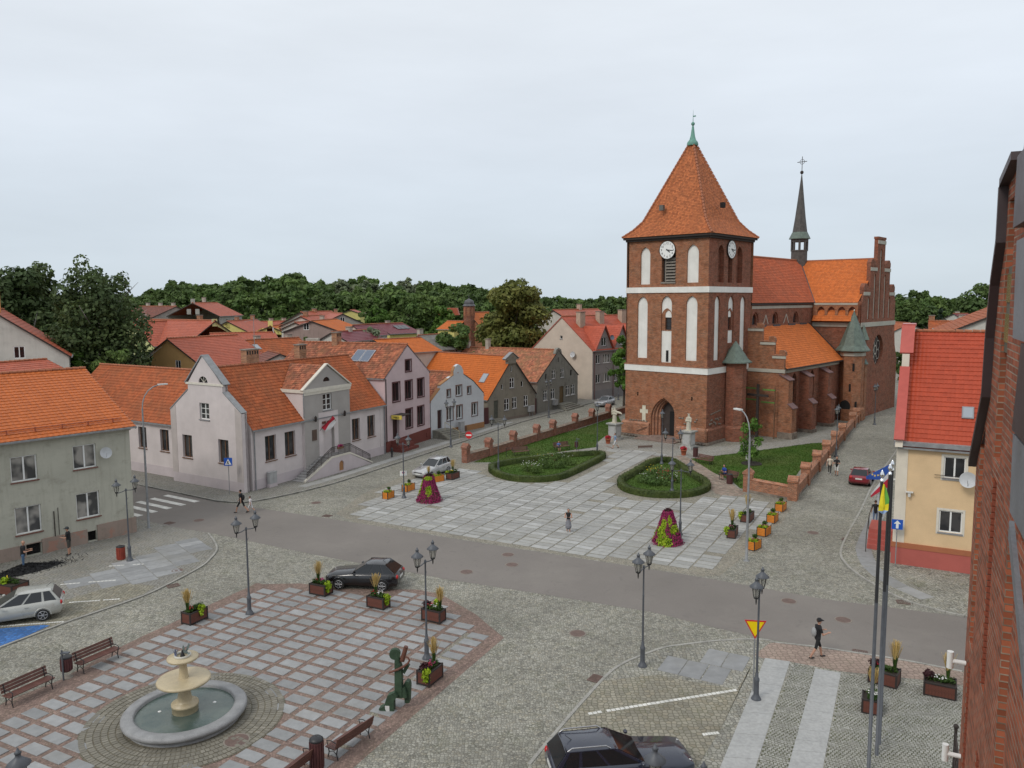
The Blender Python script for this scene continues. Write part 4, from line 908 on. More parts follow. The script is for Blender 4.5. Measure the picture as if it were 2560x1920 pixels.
# buttress wings
tr.slab([(44.6, 0), (46.4, 0), (46.4, 7.2), (45.2, 9.3), (44.6, 12.2)], -Xs, -Xs + 1.2, 0, M_sw)
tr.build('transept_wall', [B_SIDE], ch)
for o_, t in ((0, 22.9), (-2.15, 19.4), (2.15, 19.4), (-4.4, 16.3), (4.4, 16.3)): niche(arch(YC + o_ - .36, YC + o_ + .36, 13.3, t, 5, .9), Xs, 's', .14, M_CRM, 'blind_lancet')
bandbox(Xs, Xs + .1, 30.1, 44.7, 12.25, 12.85, M_CRM, 'cornice_band')
for y0, y1, z in ((30.75, 33.25, 16.45), (41.55, 44.05, 16.45), (33.15, 35.85, 19.75), (38.95, 41.65, 19.75), (35.75, 39.05, 23.45)): bandbox(Xs, Xs + .08, y0, y1, z, z + .45, M_CRM, 'step_band')
ro = MB(); ro.slab(rose, -Xs + .45, -Xs + .5, 1, M_sw)
for k in range(6):
    an = math.pi / 2 + k * math.pi / 3; q = circle(YC + .3 + 1.25 * math.cos(an), 8.9 + 1.25 * math.sin(an), .62, 12); q2 = circle(YC + .3 + 1.25 * math.cos(an), 8.9 + 1.25 * math.sin(an), .74, 12)
    for j in range(12): ro.face([(Xs - .38, *q[j]), (Xs - .38, *q[(j + 1) % 12]), (Xs - .38, *q2[(j + 1) % 12]), (Xs - .38, *q2[j])], 0)
q = circle(YC + .3, 8.9, .5, 12); q2 = circle(YC + .3, 8.9, .66, 12)
for j in range(12): ro.face([(Xs - .37, *q[j]), (Xs - .37, *q[(j + 1) % 12]), (Xs - .37, *q2[(j + 1) % 12]), (Xs - .37, *q2[j])], 0)
ro.build('rose_window', [plain('tracery', (.36, .33, .28), .8, .15), M_GLD], ch)
upt = Vector((0, 8.0, 5.95)); LT = upt.length
tile_roof('transept_roof', [(0, 0), (21.2, 0), (21.2, LT), (0, LT)], (-15.2, Yw - .35, 15.5), (1, 0, 0), upt, M_TO, ch, .26, .34)
tile_roof('transept_roof', [(0, 0), (21.2, 0), (21.2, LT), (0, LT)], (-15.2, Ye + .35, 15.5), (1, 0, 0), Vector((0, -8.0, 5.95)), M_TO, ch, .5, .6)
b = MB(); b.tube((-15, YC, 21.5), (5.7, YC, 21.5), .14); b.tube((-5.1, W_, 21.62), (-5.1, 37, 21.62), .14); b.build('ridge', MATS['ridge_tile'], ch)
b = MB(); b.path([(.35, 29.3, 15.5), (-5.0, 37.2, 21.5)], .09); b.build('valley', MATS['lead_flashing'], ch)
# arcade and little roof under the transept eaves
ac = MB(); ah = [arch(.75 + k * 1.36, 1.75 + k * 1.36, 13.82, 15.0, 5, .7) for k in range(4)]
ol = [(.1, 15.45), (.1, 13.8)]
for k in range(4): ol += []
ac.wall([(.1, 13.8), (Xs - .1, 13.8), (Xs - .1, 15.5), (.1, 15.5)], ah, (0, 29.25, 0), FX, FN, .3, 0); ac.build('arcade', [B_OLD], ch)
upl = Vector((0, .9, 1.5)); LL = upl.length; tile_roof('pent_roof', [(0, 0), (5.6, 0), (5.6, LL), (0, LL)], (.2, 28.85, 13.05), (1, 0, 0), upl, M_TO, ch, .26, .34)
bandbox(.05, Xs, 29.55, 29.71, 12.3, 12.85, M_CRM, 'cornice_band'); bandbox(.3, Xs - .2, 29.2, 29.3, 15.2, 15.45, M_CRM, 'cornice_band')
# --- stair turrets with copper roofs
def turret(cx, cy, r_, z1, re_, z2, za, brick_, n=8, base=0.):
    b = MB(); b.lathe([(r_ + .25, 0), (r_ + .25, 1.5), (r_, 1.75), (r_, z1)], n, 0, (cx, cy, 0), False, False, math.pi / 8); o = b.build('stair_turret', brick_, ch)
    b = MB(); b.lathe([(re_, z2 - .12), (re_, z2), (re_ * .78, z2 + (za - z2) * .12), (re_ * .55, z2 + (za - z2) * .4), (.06, za)], n, 0, (cx, cy, 0), False, False, math.pi / 8); b.lathe([(0.01, z2 - .12), (re_, z2 - .12)], n, 0, (cx, cy, 0), False, False, math.pi / 8); b.build('turret_roof', M_COP, o); return o
turret(.85, 5.1, 1.25, 9.0, 1.85, 9.0, 11.3, B_SIDE)
t2 = turret(5.6, 29.3, 1.5, 9.2, 2.15, 9.3, 14.4, B_OLD)
b = MB(); b.ball((5.6, 29.3, 14.5), .12, 8); b.build('finial', MATS['limestone'], t2)
b = MB(); b.lathe([(1.62, 8.55), (1.62, 9.0)], 8, 0, (5.6, 29.3, 0), False, False, math.pi / 8); b.build('cornice_band', M_CRM, t2)
for x, y, z in ((5.45, 27.86, 6.6), (5.1, 27.86, 3.9), (5.9, 27.9, 1.6)):
    b = MB(); b.box(x - .12 + .8, x + .12 + .8, y - .02, y + .1, z, z + 1.0); b.build('slit_window', M_BLK, t2)
b = MB(); b.slab(arch(4.75, 6.05, .05, 2.75, 5, .6), 27.72, 27.84, 0); b.build('door', M_BLK, ch)
b = MB(); b.box(6.2, 7.0, 30.1, 31.0, 0, 7.4); o = b.build('corner_pier', B_OLD, ch); b = MB(); b.lathe([(.72, 7.4), (.5, 7.75), (.03, 8.7)], 8, 0, (6.6, 30.55, 0), False); b.build('pier_roof', M_COP, o)
b = MB(); b.lathe([(.75, 10.6), (.6, 11.0), (.03, 12.6)], 6, 0, (6.5, 30.6, 0), False); b.build('small_spire', M_COP, ch); bandbox(6.2, 6.9, 30.2, 31.0, 7.4, 10.6, B_SIDE, 'upper_pier')
# --- ridge turret with slender spire
fx, fy = -5.1, 36.9; fl = MB(); fl.lathe([(1.12, 19.6), (1.12, 23.0)], 8, 0, (fx, fy, 0), False, False, math.pi / 8)
for k in range(8): an = math.pi / 8 + k * math.pi / 4; fl.tube((fx + 1.05 * math.cos(an), fy + 1.05 * math.sin(an), 23.0), (fx + 1.05 * math.cos(an), fy + 1.05 * math.sin(an), 24.9), .17, .17, 5)
fl.lathe([(1.2, 22.95), (1.2, 23.12)], 8, 0, (fx, fy, 0), False, True, math.pi / 8); fl.lathe([(1.15, 24.3), (1.15, 24.75)], 8, 0, (fx, fy, 0), False, True, math.pi / 8)
fo = fl.build('ridge_turret', M_SLT, ch)
b = MB(); b.lathe([(1.48, 24.7), (1.48, 24.8), (1.05, 25.7)], 8, 0, (fx, fy, 0), False, False, math.pi / 8); b.build('skirt', M_COP, fo)
b = MB(); b.lathe([(1.03, 25.65), (.72, 27.9), (.42, 30.6), (.14, 33.2), (.05, 34.0)], 8, 0, (fx, fy, 0), False, False, math.pi / 8); b.build('spire', M_SLT, fo)
b = MB(); b.ball((fx, fy, 34.25), .27, 8); b.path([(fx, fy, 34.3), (fx, fy, 36.5)], .045)
for d in ((.7, 0, 0), (-.7, 0, 0)): b.path([(fx, fy, 35.75), (fx + d[0], fy + d[1], 35.75)], .05)
b.path([(fx + .34 * math.cos(k), fy, 35.75 + .34 * math.sin(k)) for k in np.linspace(0, 6.28, 13)], .03); b.build('cross', M_DK, fo)
# ================================================================== houses
M_WH = plain('white_frame', (.74, .74, .72), .5, .04); M_BRN = plain('brown_frame', (.15, .075, .04), .55, .2, 4); M_MAR = plain('maroon_frame', (.085, .028, .03), .5, .15)
M_GL = glass('window_glass', (.022, .024, .027), .08, .10); M_GLC = glass('curtained_glass', (.06, .06, .06), .12, .9, .5); M_GLD2 = glass('dark_pane', (.012, .012, .014), .05)
M_SILL = plain('grey_sill', (.22, .22, .23), .6, .1); M_SILLW = plain('white_sill', (.6, .6, .58), .6, .1); M_SILLR = plain('red_sill', (.16, .06, .045), .7, .2); M_TRIMW = plain('white_trim', (.62, .58, .50), .9, .08)
M_TRIMM = plain('maroon_trim', (.10, .035, .036), .7, .15); M_TRIMB = plain('brown_trim', (.17, .095, .075), .8, .15); M_ZINC = plain('zinc', (.23, .235, .24), .5, .2, 3); M_RID = MATS['ridge_tile']
ST = {  # frame, pane, sill, columns, rows(fractions), reveal depth, surround
 'white2': (M_WH, M_GL, M_SILL, 2, (), .14, None), 'white2c': (M_WH, M_GLC, M_SILLR, 2, (), .16, None), 'white3c': (M_WH, M_GLC, M_SILLW, 3, (), .2, None), 'white1': (M_WH, M_GL, M_SILL, 1, (), .12, None),
 'whitebar': (M_WH, M_GL, M_SILL, 2, (.33, .66), .2, None), 'brown2': (M_BRN, M_GL, M_BRN, 2, (), .26, None), 'maroon2': (M_MAR, M_GLD2, M_MAR, 2, (), .2, M_TRIMM), 'maroon1': (M_MAR, M_GLD2, M_MAR, 1, (), .2, M_TRIMM),
 'dutch2': (M_WH, M_GL, M_SILL, 2, (), .24, M_TRIMB), 'dutch1': (M_WH, M_GL, M_SILL, 1, (), .24, M_TRIMB), 'cross': (M_WH, M_GLD2, M_SILL, 2, (.58,), .1, None), 'cross3': (M_WH, M_GLD2, M_SILLW, 2, (.7,), .1, None), 'slot': (M_WH, M_GLD2, None, 1, (), .12, None), 'hole': (None, M_GLD2, None, 1, (), .2, None),
 'peach': (M_WH, M_GL, M_SILL, 2, (), .12, M_TRIMW), 'far': (M_WH, M_GLD2, None, 2, (), .08, None)}
WC = {}
def window(parent, M, w_, h, st):
    fr, pn, sl_, cols, rows, d, sur = ST[st]; key = (round(w_, 2), round(h, 2), st)
    if key not in WC:
        t = .075 if w_ > .7 else .05; b = MB(); y0, y1 = d - .05, d + .03
        if fr:
            b.box(0, w_, y0, y1, 0, t); b.box(0, w_, y0, y1, h - t, h); b.box(0, t, y0, y1, t, h - t); b.box(w_ - t, w_, y0, y1, t, h - t)
            for c in range(1, cols): b.box(w_ * c / cols - t * .6, w_ * c / cols + t * .6, y0 - .01, y1 - .01, t, h - t)
            for r in rows: b.box(t, w_ - t, y0 + .004, y1 - .02, h * r - .025, h * r + .025)
        else: b.box(-.01, w_ + .01, d - .01, d + .05, -.01, h + .01)
        fm = mesh_from('window', b.v, b.f, b.m, b.sm, fr or M_BLK)
        b = MB(); b.face([(0, d - .01, 0), (w_, d - .01, 0), (w_, d - .01, h), (0, d - .01, h)]); pm = mesh_from('pane', b.v, b.f, b.m, b.sm, pn)
        sm_ = tm = None
        if sl_: b = MB(); b.box(-.06, w_ + .06, -.09, d, -.07, -.005); sm_ = mesh_from('sill', b.v, b.f, b.m, b.sm, sl_)
        if sur:
            q = .13; b = MB(); b.box(-q, w_ + q, -.025, -.003, h, h + q); b.box(-q, 0, -.025, -.003, -q, h); b.box(w_, w_ + q, -.025, -.003, -q, h); b.box(0, w_, -.025, -.003, -q, 0); tm = mesh_from('surround', b.v, b.f, b.m, b.sm, sur)
        WC[key] = (fm, pm, sm_, tm)
    fm, pm, sm_, tm = WC[key]; o = link('window', fm, parent); o.matrix_local = M
    link('pane', pm, o)
    if sm_: link('sill', sm_, o)
    if tm: link('surround', tm, o)
    return o
def Mx(O, ud, nd): ud, nd = Vector(ud), Vector(nd); return Matrix(((ud.x, -nd.x, 0, O[0]), (ud.y, -nd.y, 0, O[1]), (0, 0, 1, O[2]), (0, 0, 0, 1)))
def side(b, root, outer, wins, O, ud, nd, m=0, extra=(), mr=None):
    """one wall with its windows; wins: (u, z, w, h, style); extra: further holes (outline, depth)"""
    b.wall(outer, [rect(u, z, w_, h) for u, z, w_, h, s_ in wins] + [e_[0] for e_ in extra], O, ud, nd, [ST[s_][5] for *_, s_ in wins] + [e_[1] for e_ in extra], m, mr)
    for u, z, w_, h, s_ in wins: window(root, Mx(Vector(O) + Vector(ud) * u + Vector((0, 0, z)), ud, nd), w_, h, s_)
def gable_house(name, label, cat, P0, ang, W, D, ze, zr, wm, rm, front=(), left=(), right=(), ridge='y', ov=.3, tl=(.25, .34), outline=None, extra=(), group=None, mats=(), ends=True, ridge_at=.5, roofs='lr', verge=M_DK, tkind=2, eov=.35):
    """house with local x along its front, y away; ridge 'y' = gable to the front, 'x' = eaves to the front"""
    t = thing(name, label, cat, (P0[0], P0[1], P0[2] if len(P0) > 2 else 0), R(ang), group); b = MB(); a = W * ridge_at if ridge == 'y' else D * ridge_at
    F_, L_, R_, B_ = [(0, 0), (W, 0), (W, ze), (0, ze)], [(0, 0), (D, 0), (D, ze), (0, ze)], [(0, 0), (D, 0), (D, ze), (0, ze)], [(0, 0), (W, 0), (W, ze), (0, ze)]
    if ridge == 'y': F_ = outline or F_[:3] + [(a, zr)] + F_[3:]; B_ = B_[:3] + [(W - a, zr)] + B_[3:]
    else: R_ = R_[:3] + [(a, zr)] + R_[3:]; L_ = L_[:3] + [(D - a, zr)] + L_[3:]
    side(b, t, F_, list(front), (0, 0, 0), (1, 0, 0), (0, -1, 0), 0, extra)
    side(b, t, L_, list(left), (0, D, 0), (0, -1, 0), (-1, 0, 0)); side(b, t, R_, list(right), (W, 0, 0), (0, 1, 0), (1, 0, 0)); side(b, t, B_, [], (W, D, 0), (-1, 0, 0), (0, 1, 0))
    b.build('wall', [wm, *mats], t)
    y0 = 0 if (outline and ridge == 'y') else -ov
    for s_ in (0, 1):
        if ridge == 'y':
            x0 = 0 if s_ == 0 else W; run = a if s_ == 0 else W - a; sg = 1 if s_ == 0 else -1
            up = Vector((sg * run, 0, zr - ze)); n = up.length; e2 = eov
            O = Vector((x0, y0, ze)) - up / n * e2; poly = [(0, 0), (D + ov - y0, 0), (D + ov - y0, n + e2), (0, n + e2)]
            tile_roof('roof', poly, O, (0, 1, 0), up, rm, t, tl[0], tl[1], .035, .03 if tkind > 1 else 0, tkind)
            g = O + Vector((-sg * .02, 0, -.03)); bb = MB(); bb.box(min(g.x, g.x - sg * .1), max(g.x, g.x - sg * .1), y0, D + ov, g.z - .08, g.z + .03); bb.build('gutter', M_ZINC, t)
        else:
            yy = 0 if s_ == 0 else D; run = a if s_ == 0 else D - a; sg = 1 if s_ == 0 else -1
            up = Vector((0, sg * run, zr - ze)); n = up.length; e2 = eov
            O = Vector((-ov, yy, ze)) - up / n * e2; poly = [(0, 0), (W + 2 * ov, 0), (W + 2 * ov, n + e2), (0, n + e2)]
            tile_roof('roof', poly, O, (1, 0, 0), up, rm, t, tl[0], tl[1], .035, .03 if tkind > 1 else 0, tkind)
            g = O + Vector((0, -sg * .02, -.03)); bb = MB(); bb.box(-ov, W + ov, min(g.y, g.y - sg * .1), max(g.y, g.y - sg * .1), g.z - .08, g.z + .03); bb.build('gutter', M_ZINC, t)
    bb = MB()
    if ridge == 'y':
        n = max(3, int((D + ov) / .45))
        for k in range(n): bb.tube((a, y0 + (D + ov - y0) * k / n, zr + .07), (a, y0 + (D + ov - y0) * (k + .95) / n, zr + .05), .12, .1, 6)
    else:
        n = max(3, int((W + 2 * ov) / .45))
        for k in range(n): bb.tube((-ov + (W + 2 * ov) * k / n, a, zr + .07), (-ov + (W + 2 * ov) * (k + .95) / n, a, zr + .05), .12, .1, 6)
    stuff(bb.build('ridge_tiles', M_RID, t))
    if verge:      # boards under the tiles at the gable ends
        if ridge == 'y': pts = [((0, ze), (a, zr)), ((W, ze), (a, zr))]; ys = [y0, D + ov - .06] if not outline else [D + ov - .06]
        else: pts = [((0, ze), (a, zr)), ((D, ze), (a, zr))]; ys = [-ov, W + ov - .06]
        for yv in ys:
            for (x0, z0), (x1, z1) in pts:
                d = Vector((x1 - x0, z1 - z0)); d = d / d.length * eov; q = [(x0 - d.x, z0 - d.y - .16), (x1, z1 - .16), (x1, z1 + .02), (x0 - d.x, z0 - d.y + .02)]; bb = MB()
                bb.slab(q, yv, yv + .06, 0, None if ridge == 'y' else Matrix(((0, 1, 0, 0), (1, 0, 0, 0), (0, 0, 1, 0), (0, 0, 0, 1)))); bb.build('verge_board', verge, t)
    return t
def chimney(t, x, y, z0, z1, w_=.6, d=.5, mat=None, cap=True, vents=0, name='chimney'):
    b = MB(); b.box(x - w_ / 2, x + w_ / 2, y - d / 2, y + d / 2, z0, z1); o = b.build(name, mat or CHB, t)
    if cap: b = MB(); b.box(x - w_ / 2 - .07, x + w_ / 2 + .07, y - d / 2 - .07, y + d / 2 + .07, z1, z1 + .1); b.build('cap', m_conc, o)
    for k in range(vents):
        u = x - w_ / 2 + w_ * (k + .25) / vents
        for yv, s_ in ((y - d / 2 - .01, 1), (y + d / 2 - .01, 1)): b = MB(); b.box(u, u + w_ * .5 / vents, yv, yv + .02, z1 - .4, z1 - .08); b.build('vent', M_BLK, o)
    return o
CHB = brick('chimney_brick', (.40, .20, .10), (.33, .15, .08), (.36, .32, .26), patch=.3); CHB2 = plain('chimney_render', (.38, .35, .30), .9, .2, 2); CHB3 = plain('chimney_beige', (.42, .33, .25), .9, .15, 2)
T_ORG = tiles('bright_orange_tiles', (.50, .13, .024), .1, .12, (.33, .11, .04), th=.34); T_LIB = tiles('library_tiles', (.38, .098, .032), .22, .5, (.20, .075, .035), streak=.45, moss=.12); T_OLD = tiles('old_mossy_tiles', (.36, .12, .06), .45, .5, (.10, .055, .04), moss=.3, streak=.4)
T_OLD2 = tiles('weathered_tiles', (.40, .15, .08), .4, .35, (.17, .10, .07), moss=.45, moss_col=(.2, .16, .07)); T_RED = tiles('red_tiles', (.40, .098, .05), .12, .2, (.2, .06, .045), rough=.55); T_BLK = tiles('block_metal_tiles', (.46, .118, .026), .08, .15, (.35, .10, .03), tw=.34, th=.36, rough=.5, streak=.12); T_MAR = tiles('maroon_tiles', (.17, .035, .045), .08, .1, (.1, .03, .03), rough=.45)
T_PEA = tiles('peach_house_tiles', (.40, .062, .026), .08, .12, (.3, .05, .025), tw=.22, th=.33, rough=.4, streak=.1); T_APT = tiles('apartment_tiles', (.44, .095, .05), .1, .2, (.25, .07, .045), tw=.35, th=.36, rough=.5); T_BRN = tiles('brown_tiles', (.20, .07, .05), .3, .4, (.08, .045, .04), moss=.15); T_SLT = tiles('grey_slates', (.20, .19, .17), .2, .3, (.12, .11, .09))
P_PNK = plaster('library_render', (.60, .54, .53), .06, (.42, .36, .32)); P_LOW = plaster('library_plinth', (.52, .46, .47), .12, (.40, .33, .28)); P_GRY = plaster('library_grey', (.37, .345, .325), .05); P_BLK = plaster('block_render', (.44, .43, .36), .45, (.24, .225, .18), patch=((.30, .27, .22), .70)); P_PK2 = plaster('pink_render', (.56, .44, .45), .1, (.42, .33, .33))
P_MARP = plaster('maroon_plinth', (.17, .055, .045), .15, (.1, .04, .035)); P_WHT = plaster('white_render', (.56, .58, .60), .22, (.36, .37, .38)); P_ORP = plaster('orange_plinth', (.36, .19, .09), .2, (.22, .12, .07)); P_BRW = plaster('old_brown_render', (.255, .23, .185), .5, (.12, .105, .085), patch=((.30, .27, .21), .66)); P_DRK = plaster('old_grey_render', (.25, .245, .215), .6, (.10, .095, .085))
P_BEI = plaster('beige_render', (.55, .47, .39), .08, (.42, .36, .3)); P_APT = plaster('grey_render', (.30, .275, .265), .1, (.2, .18, .17)); P_APL = plaster('grey_plinth', (.25, .245, .25), .15); P_PEA = plaster('peach_render', (.68, .49, .29), .07, (.5, .38, .24)); P_CRM = plaster('cream_pilaster', (.66, .60, .50), .06); P_PRED = plaster('coral_plinth', (.42, .115, .095), .12, (.3, .09, .08)); P_YEL = plaster('yellow_render', (.62, .55, .20), .08); P_YGR = plaster('lime_render', (.60, .62, .30), .08); P_FW = plaster('far_white_render', (.55, .53, .48), .15); P_FG = plaster('far_grey_render', (.34, .33, .30), .3); P_OCH = plaster('ochre_render', (.58, .36, .15), .1)
def dish(t, loc, r, face, mat=None, name='satellite_dish'):
    b = MB(); M_ = Vector(face).normalized().to_track_quat('Z', 'Y').to_matrix().to_4x4(); M_.translation = Vector(loc)
    rows = [[M_ @ Vector((q * r * math.cos(k * math.pi / 10), q * r * math.sin(k * math.pi / 10), .28 * r * q * q)) for k in range(20)] for q in (.02, .35, .7, 1.)]; b.grid(rows, 0, True)
    b.path([M_ @ Vector((0, -r * .8, .2 * r)), M_ @ Vector((0, 0, r * .75))], .02); b.path([M_ @ Vector((0, 0, 0)), M_ @ Vector((0, -.1, -.35))], .03); return b.build(name, mat or plain('dish_grey', (.48, .49, .50), .5, .08), t)
def pipe(t, x, y, z0, z1, mat=M_ZINC): b = MB(); b.path([(x, y, z1), (x, y, z0)], .055, 6); return b.build('downpipe', mat, t)
def skylight(t, M, w_=.8, h=1.1):
    b = MB(); b.box(-w_ / 2, w_ / 2, -h / 2, h / 2, .03, .12); o = b.build('skylight', M_SILL, t); o.matrix_local = M
    b = MB(); b.face([(-w_ / 2 + .07, -h / 2 + .07, .125), (w_ / 2 - .07, -h / 2 + .07, .125), (w_ / 2 - .07, h / 2 - .07, .125), (-w_ / 2 + .07, h / 2 - .07, .125)]); b.build('pane', glass('sky_glass', (.30, .33, .36), .12), o)
def slope(P, u, up): u, up = Vector(u).normalized(), Vector(up).normalized(); n = u.cross(up); return Matrix(((u.x, up.x, n.x, P[0]), (u.y, up.y, n.y, P[1]), (u.z, up.z, n.z, P[2]), (0, 0, 0, 1)))

# ---- grey rendered block at the left
W0 = 26; xo = W0 - 8.3
blk_w = [(xo + u, z, w_, h, 'white2c') for u, z, w_, h in ((.94, 4.86, 1.5, 1.6), (4.58, 5.06, 1.45, 1.58), (.99, 1.5, 1.5, 1.75), (4.6, 1.72, 1.47, 1.7))] + [(xo - 4, 4.8, 1.5, 1.6, 'white2c'), (xo - 4, 1.5, 1.5, 1.7, 'white2c'), (xo + 5.2, .1, .56, .66, 'hole'), (xo + 1.5, .06, .85, .72, 'hole')]
d = Vector((math.cos(R(50.6)), math.sin(R(50.6)))); P0 = Vector((-26.47, 53.38)) + d * .15 - d * W0
bk = gable_house('apartment_block', 'grey patchy rendered block with white windows and bright orange tile roof', 'apartment block', P0, 50.6, W0, 14, 7.75, 11.1, P_BLK, T_BLK, front=blk_w, ridge='x', ov=.25, tl=(.34, .36), tkind=2, eov=.55)
b = MB(); b.box(-.1, xo + 1.45, -.1, -.004, -.05, .82); b.box(xo + 2.4, xo + 5.15, -.1, -.004, -.05, .95); b.box(xo + 5.8, W0 + .1, -.1, -.004, -.05, 1.1); b.box(xo + 1.45, xo + 2.4, -.1, -.004, .8, .84); b.build('plinth', plaster('old_plinth', (.31, .24, .20), .5, (.16, .14, .11), patch=((.36, .21, .16), .55)), bk)
b = MB(); b.box(xo + 2, W0 + .02, -.18, 0, 7.25, 7.5); b.box(0, xo + 2, -.18, 0, 7.25, 7.5); b.build('cornice', P_BLK, bk)
dish(bk, (xo + 6.5, -.35, 5.95), .38, (-.1, -1, .25))
sg = MB(); upb = Vector((0, 7, 3.35)).normalized(); sn = Vector((0, 0, 1))
for k in range(16): p_ = Vector((1 + k * 1.6, .15, 7.86)); sg.box(p_.x, p_.x + .04, p_.y - .05, p_.y + .1, p_.z, p_.z + .3)
sg.path([(.5, .15, 8.12), (W0 - .4, .15, 8.12)], .03); sg.path([(.5, .12, 7.98), (W0 - .4, .12, 7.98)], .02); sg.build('snow_guard', plain('snow_guard_red', (.3, .08, .04), .5), bk)
b = MB(); b.path([(xo + 3.2, -.06, 2.6), (xo + 3.2, -.06, .1)], .03); b.path([(xo + 3.45, -.06, 2.8), (xo + 3.45, -.06, 1.0)], .02); b.build('wall_pipe', M_DK, bk)
b = MB(); b.slab([(W0 + .26, 7.5), (W0 + .3, 7.5), (W0 + .3, 7.9), (W0 + .26, 7.9)], 0, .1); upv = [(0, 7.62), (7, 11.2), (14, 7.62)]

# ---- library
LB = (-21.89, 65.02); lf = [(1.55, 2.3, 1.28, 2.2, 'brown2'), (3.88, 2.3, 1.3, 2.2, 'brown2'), (13.03, 2.26, 1.22, 2.16, 'brown2'), (15.42, 2.22, 1.26, 2.2, 'brown2')]
lb = gable_house('library', 'pale pink library with stepped gable end, grey entrance bay and double stairs', 'library', LB, 62, 18.3, 9.2, 5.5, 10.3, P_PNK, T_LIB, front=lf, ridge='x', ov=.0, verge=None)
b = MB()   # the gable end rises above the roof: its own wall with scrolled outline (local frame of the end wall)
GO = Matrix.Translation((-.02, 9.3, 0)) @ Matrix.Rotation(R(-90 - 3.3 + 0), 4, 'Z')
ge = [(0, 0), (9.3, 0), (9.3, 6.75), (7.06, 8.4), (7.06, 9.0), (4.65, 11.45), (2.56, 9.0), (2.56, 8.4), (0, 6.55)]
def endwall(mb, y0):
    M3 = GO.to_3x3(); ud, nd = M3 @ Vector((1, 0, 0)), M3 @ Vector((0, -1, 0)); O = GO @ Vector((0, y0, 0)); return O, ud, nd
O, ud, nd = endwall(b, -.35); gw = [(1.48, 2.38, 1.3, 2.02, 'brown2'), (6.24, 2.38, 1.3, 2.02, 'brown2'), (4.0, 5.95, 1.25, 1.42, 'whitebar')]
lun = [(4.02, 9.12)] + [(4.62 + .6 * math.cos(math.pi - k * math.pi / 8), 9.12 + .55 * math.sin(math.pi * k / 8)) for k in range(1, 8)] + [(5.22, 9.12)]
side(b, lb, ge, gw, O, ud, nd, 0, [(lun[::-1], .15)]); b.slab(ge, -.03, .2, 0, GO); b.build('gable_wall', P_PNK, lb)
b = MB(); b.slab([(9.28, 0), (9.3, 0), (9.3, 6.75), (9.28, 6.75)], -.345, .2, 0, GO); b.slab([(0, 0), (.02, 0), (.02, 6.5), (0, 6.5)], -.345, .2, 0, GO); b.slab([(7.04, 8.4), (7.06, 8.4), (7.06, 9), (7.04, 9)], -.345, .2, 0, GO); b.build('gable_return', P_PNK, lb)
for (q, nm, mt) in (([(2.35, 8.92), (7.28, 8.92), (7.28, 9.1), (2.35, 9.1)], 'cornice', M_TRIMW), ([(0, 0), (9.3, 0), (9.3, .95), (0, .95)], 'plinth', P_LOW), ([(0, .95), (.75, .95), (.75, 7.0), (0, 6.5)], 'pilaster', plaster('library_taupe', (.47, .42, .40), .05)), ([(8.5, .95), (9.3, .95), (9.3, 6.7), (8.5, 7.2)], 'pilaster', MATS['library_taupe'])):
    b = MB(); b.slab(q, -.42 if nm == 'cornice' else -.37, -.345, 0, GO); b.build(nm, mt, lb)
b = MB(); b.slab(lun, -.24, -.2, 0, GO); lo = b.build('lunette_window', M_GLD2, lb); b = MB()
for k in range(1, 4): an = k * math.pi / 4; b.path([GO @ Vector((4.62, -.25, 9.13)), GO @ Vector((4.62 + .55 * math.cos(an), -.25, 9.13 + .5 * math.sin(an)))], .025)
stuff(b.build('glazing_bars', M_TRIMW, lo))
def coping(t, pts, y0, y1, th, mat, M=None, name='coping'):
    for i in range(len(pts) - 1):
        a, c = Vector(pts[i]), Vector(pts[i + 1]); n = Vector((-(c - a).y, (c - a).x)).normalized() * th
        if n.y < 0: n = -n
        b = MB(); b.slab([tuple(a), tuple(c), tuple(c + n), tuple(a + n)], y0, y1, 0, M); b.build(name, mat, t)
coping(lb, [(0, 6.55), (2.5, 8.38)], -.4, .2, .08, M_ZINC, GO); coping(lb, [(7.1, 8.4), (9.3, 6.78)], -.4, .2, .08, M_ZINC, GO); coping(lb, [(2.3, 9.02), (4.65, 11.45), (7.3, 9.02)], -.45, .25, .09, M_ZINC, GO)
# entrance bay
by = -.28; bay_o = [(6.1, 0), (12.45, 0), (12.45, 8.0), (9.25, 10.05), (6.1, 8.0)]
bw = [(8.62, 5.85, 1.25, 1.56, 'whitebar')]; lu2 = [(8.75, 8.55)] + [(9.2 + .48 * math.cos(math.pi - k * math.pi / 8), 8.55 + .42 * math.sin(math.pi * k / 8)) for k in range(1, 8)] + [(9.65, 8.55)]; dh = rect(8.55, 1.67, 1.5, 2.75)
b = MB(); side(b, lb, bay_o, bw, (0, by, 0), (1, 0, 0), (0, -1, 0), 0, [(lu2[::-1], .12), (dh, .5)], None)
b.face([(6.1, by, 0), (6.1, 4.6, 0), (6.1, 4.6, 8.0), (6.1, by, 8.0)], 1); b.face([(12.45, by, 0), (12.45, 4.6, 0), (12.45, 4.6, 8.0), (12.45, by, 8.0)], 0); b.build('entrance_bay', [P_GRY, P_PNK], lb)
b = MB(); b.slab(lu2, by + .1, by + .14, 0); b.build('lunette_window', M_GLD2, lb)
b = MB(); b.slab([(8.55, 1.67), (9.65, 1.67), (9.65, 4.4), (8.55, 4.4)], by + .3, by + .38, 0); dr_ = b.build('door', plain('library_door', (.16, .075, .035), .5, .2, 3), lb)
for x in (8.8, 9.25): b = MB(); b.box(x, x + .22, by + .285, by + .298, 3.15, 3.5); b.build('notice', M_WH, dr_)
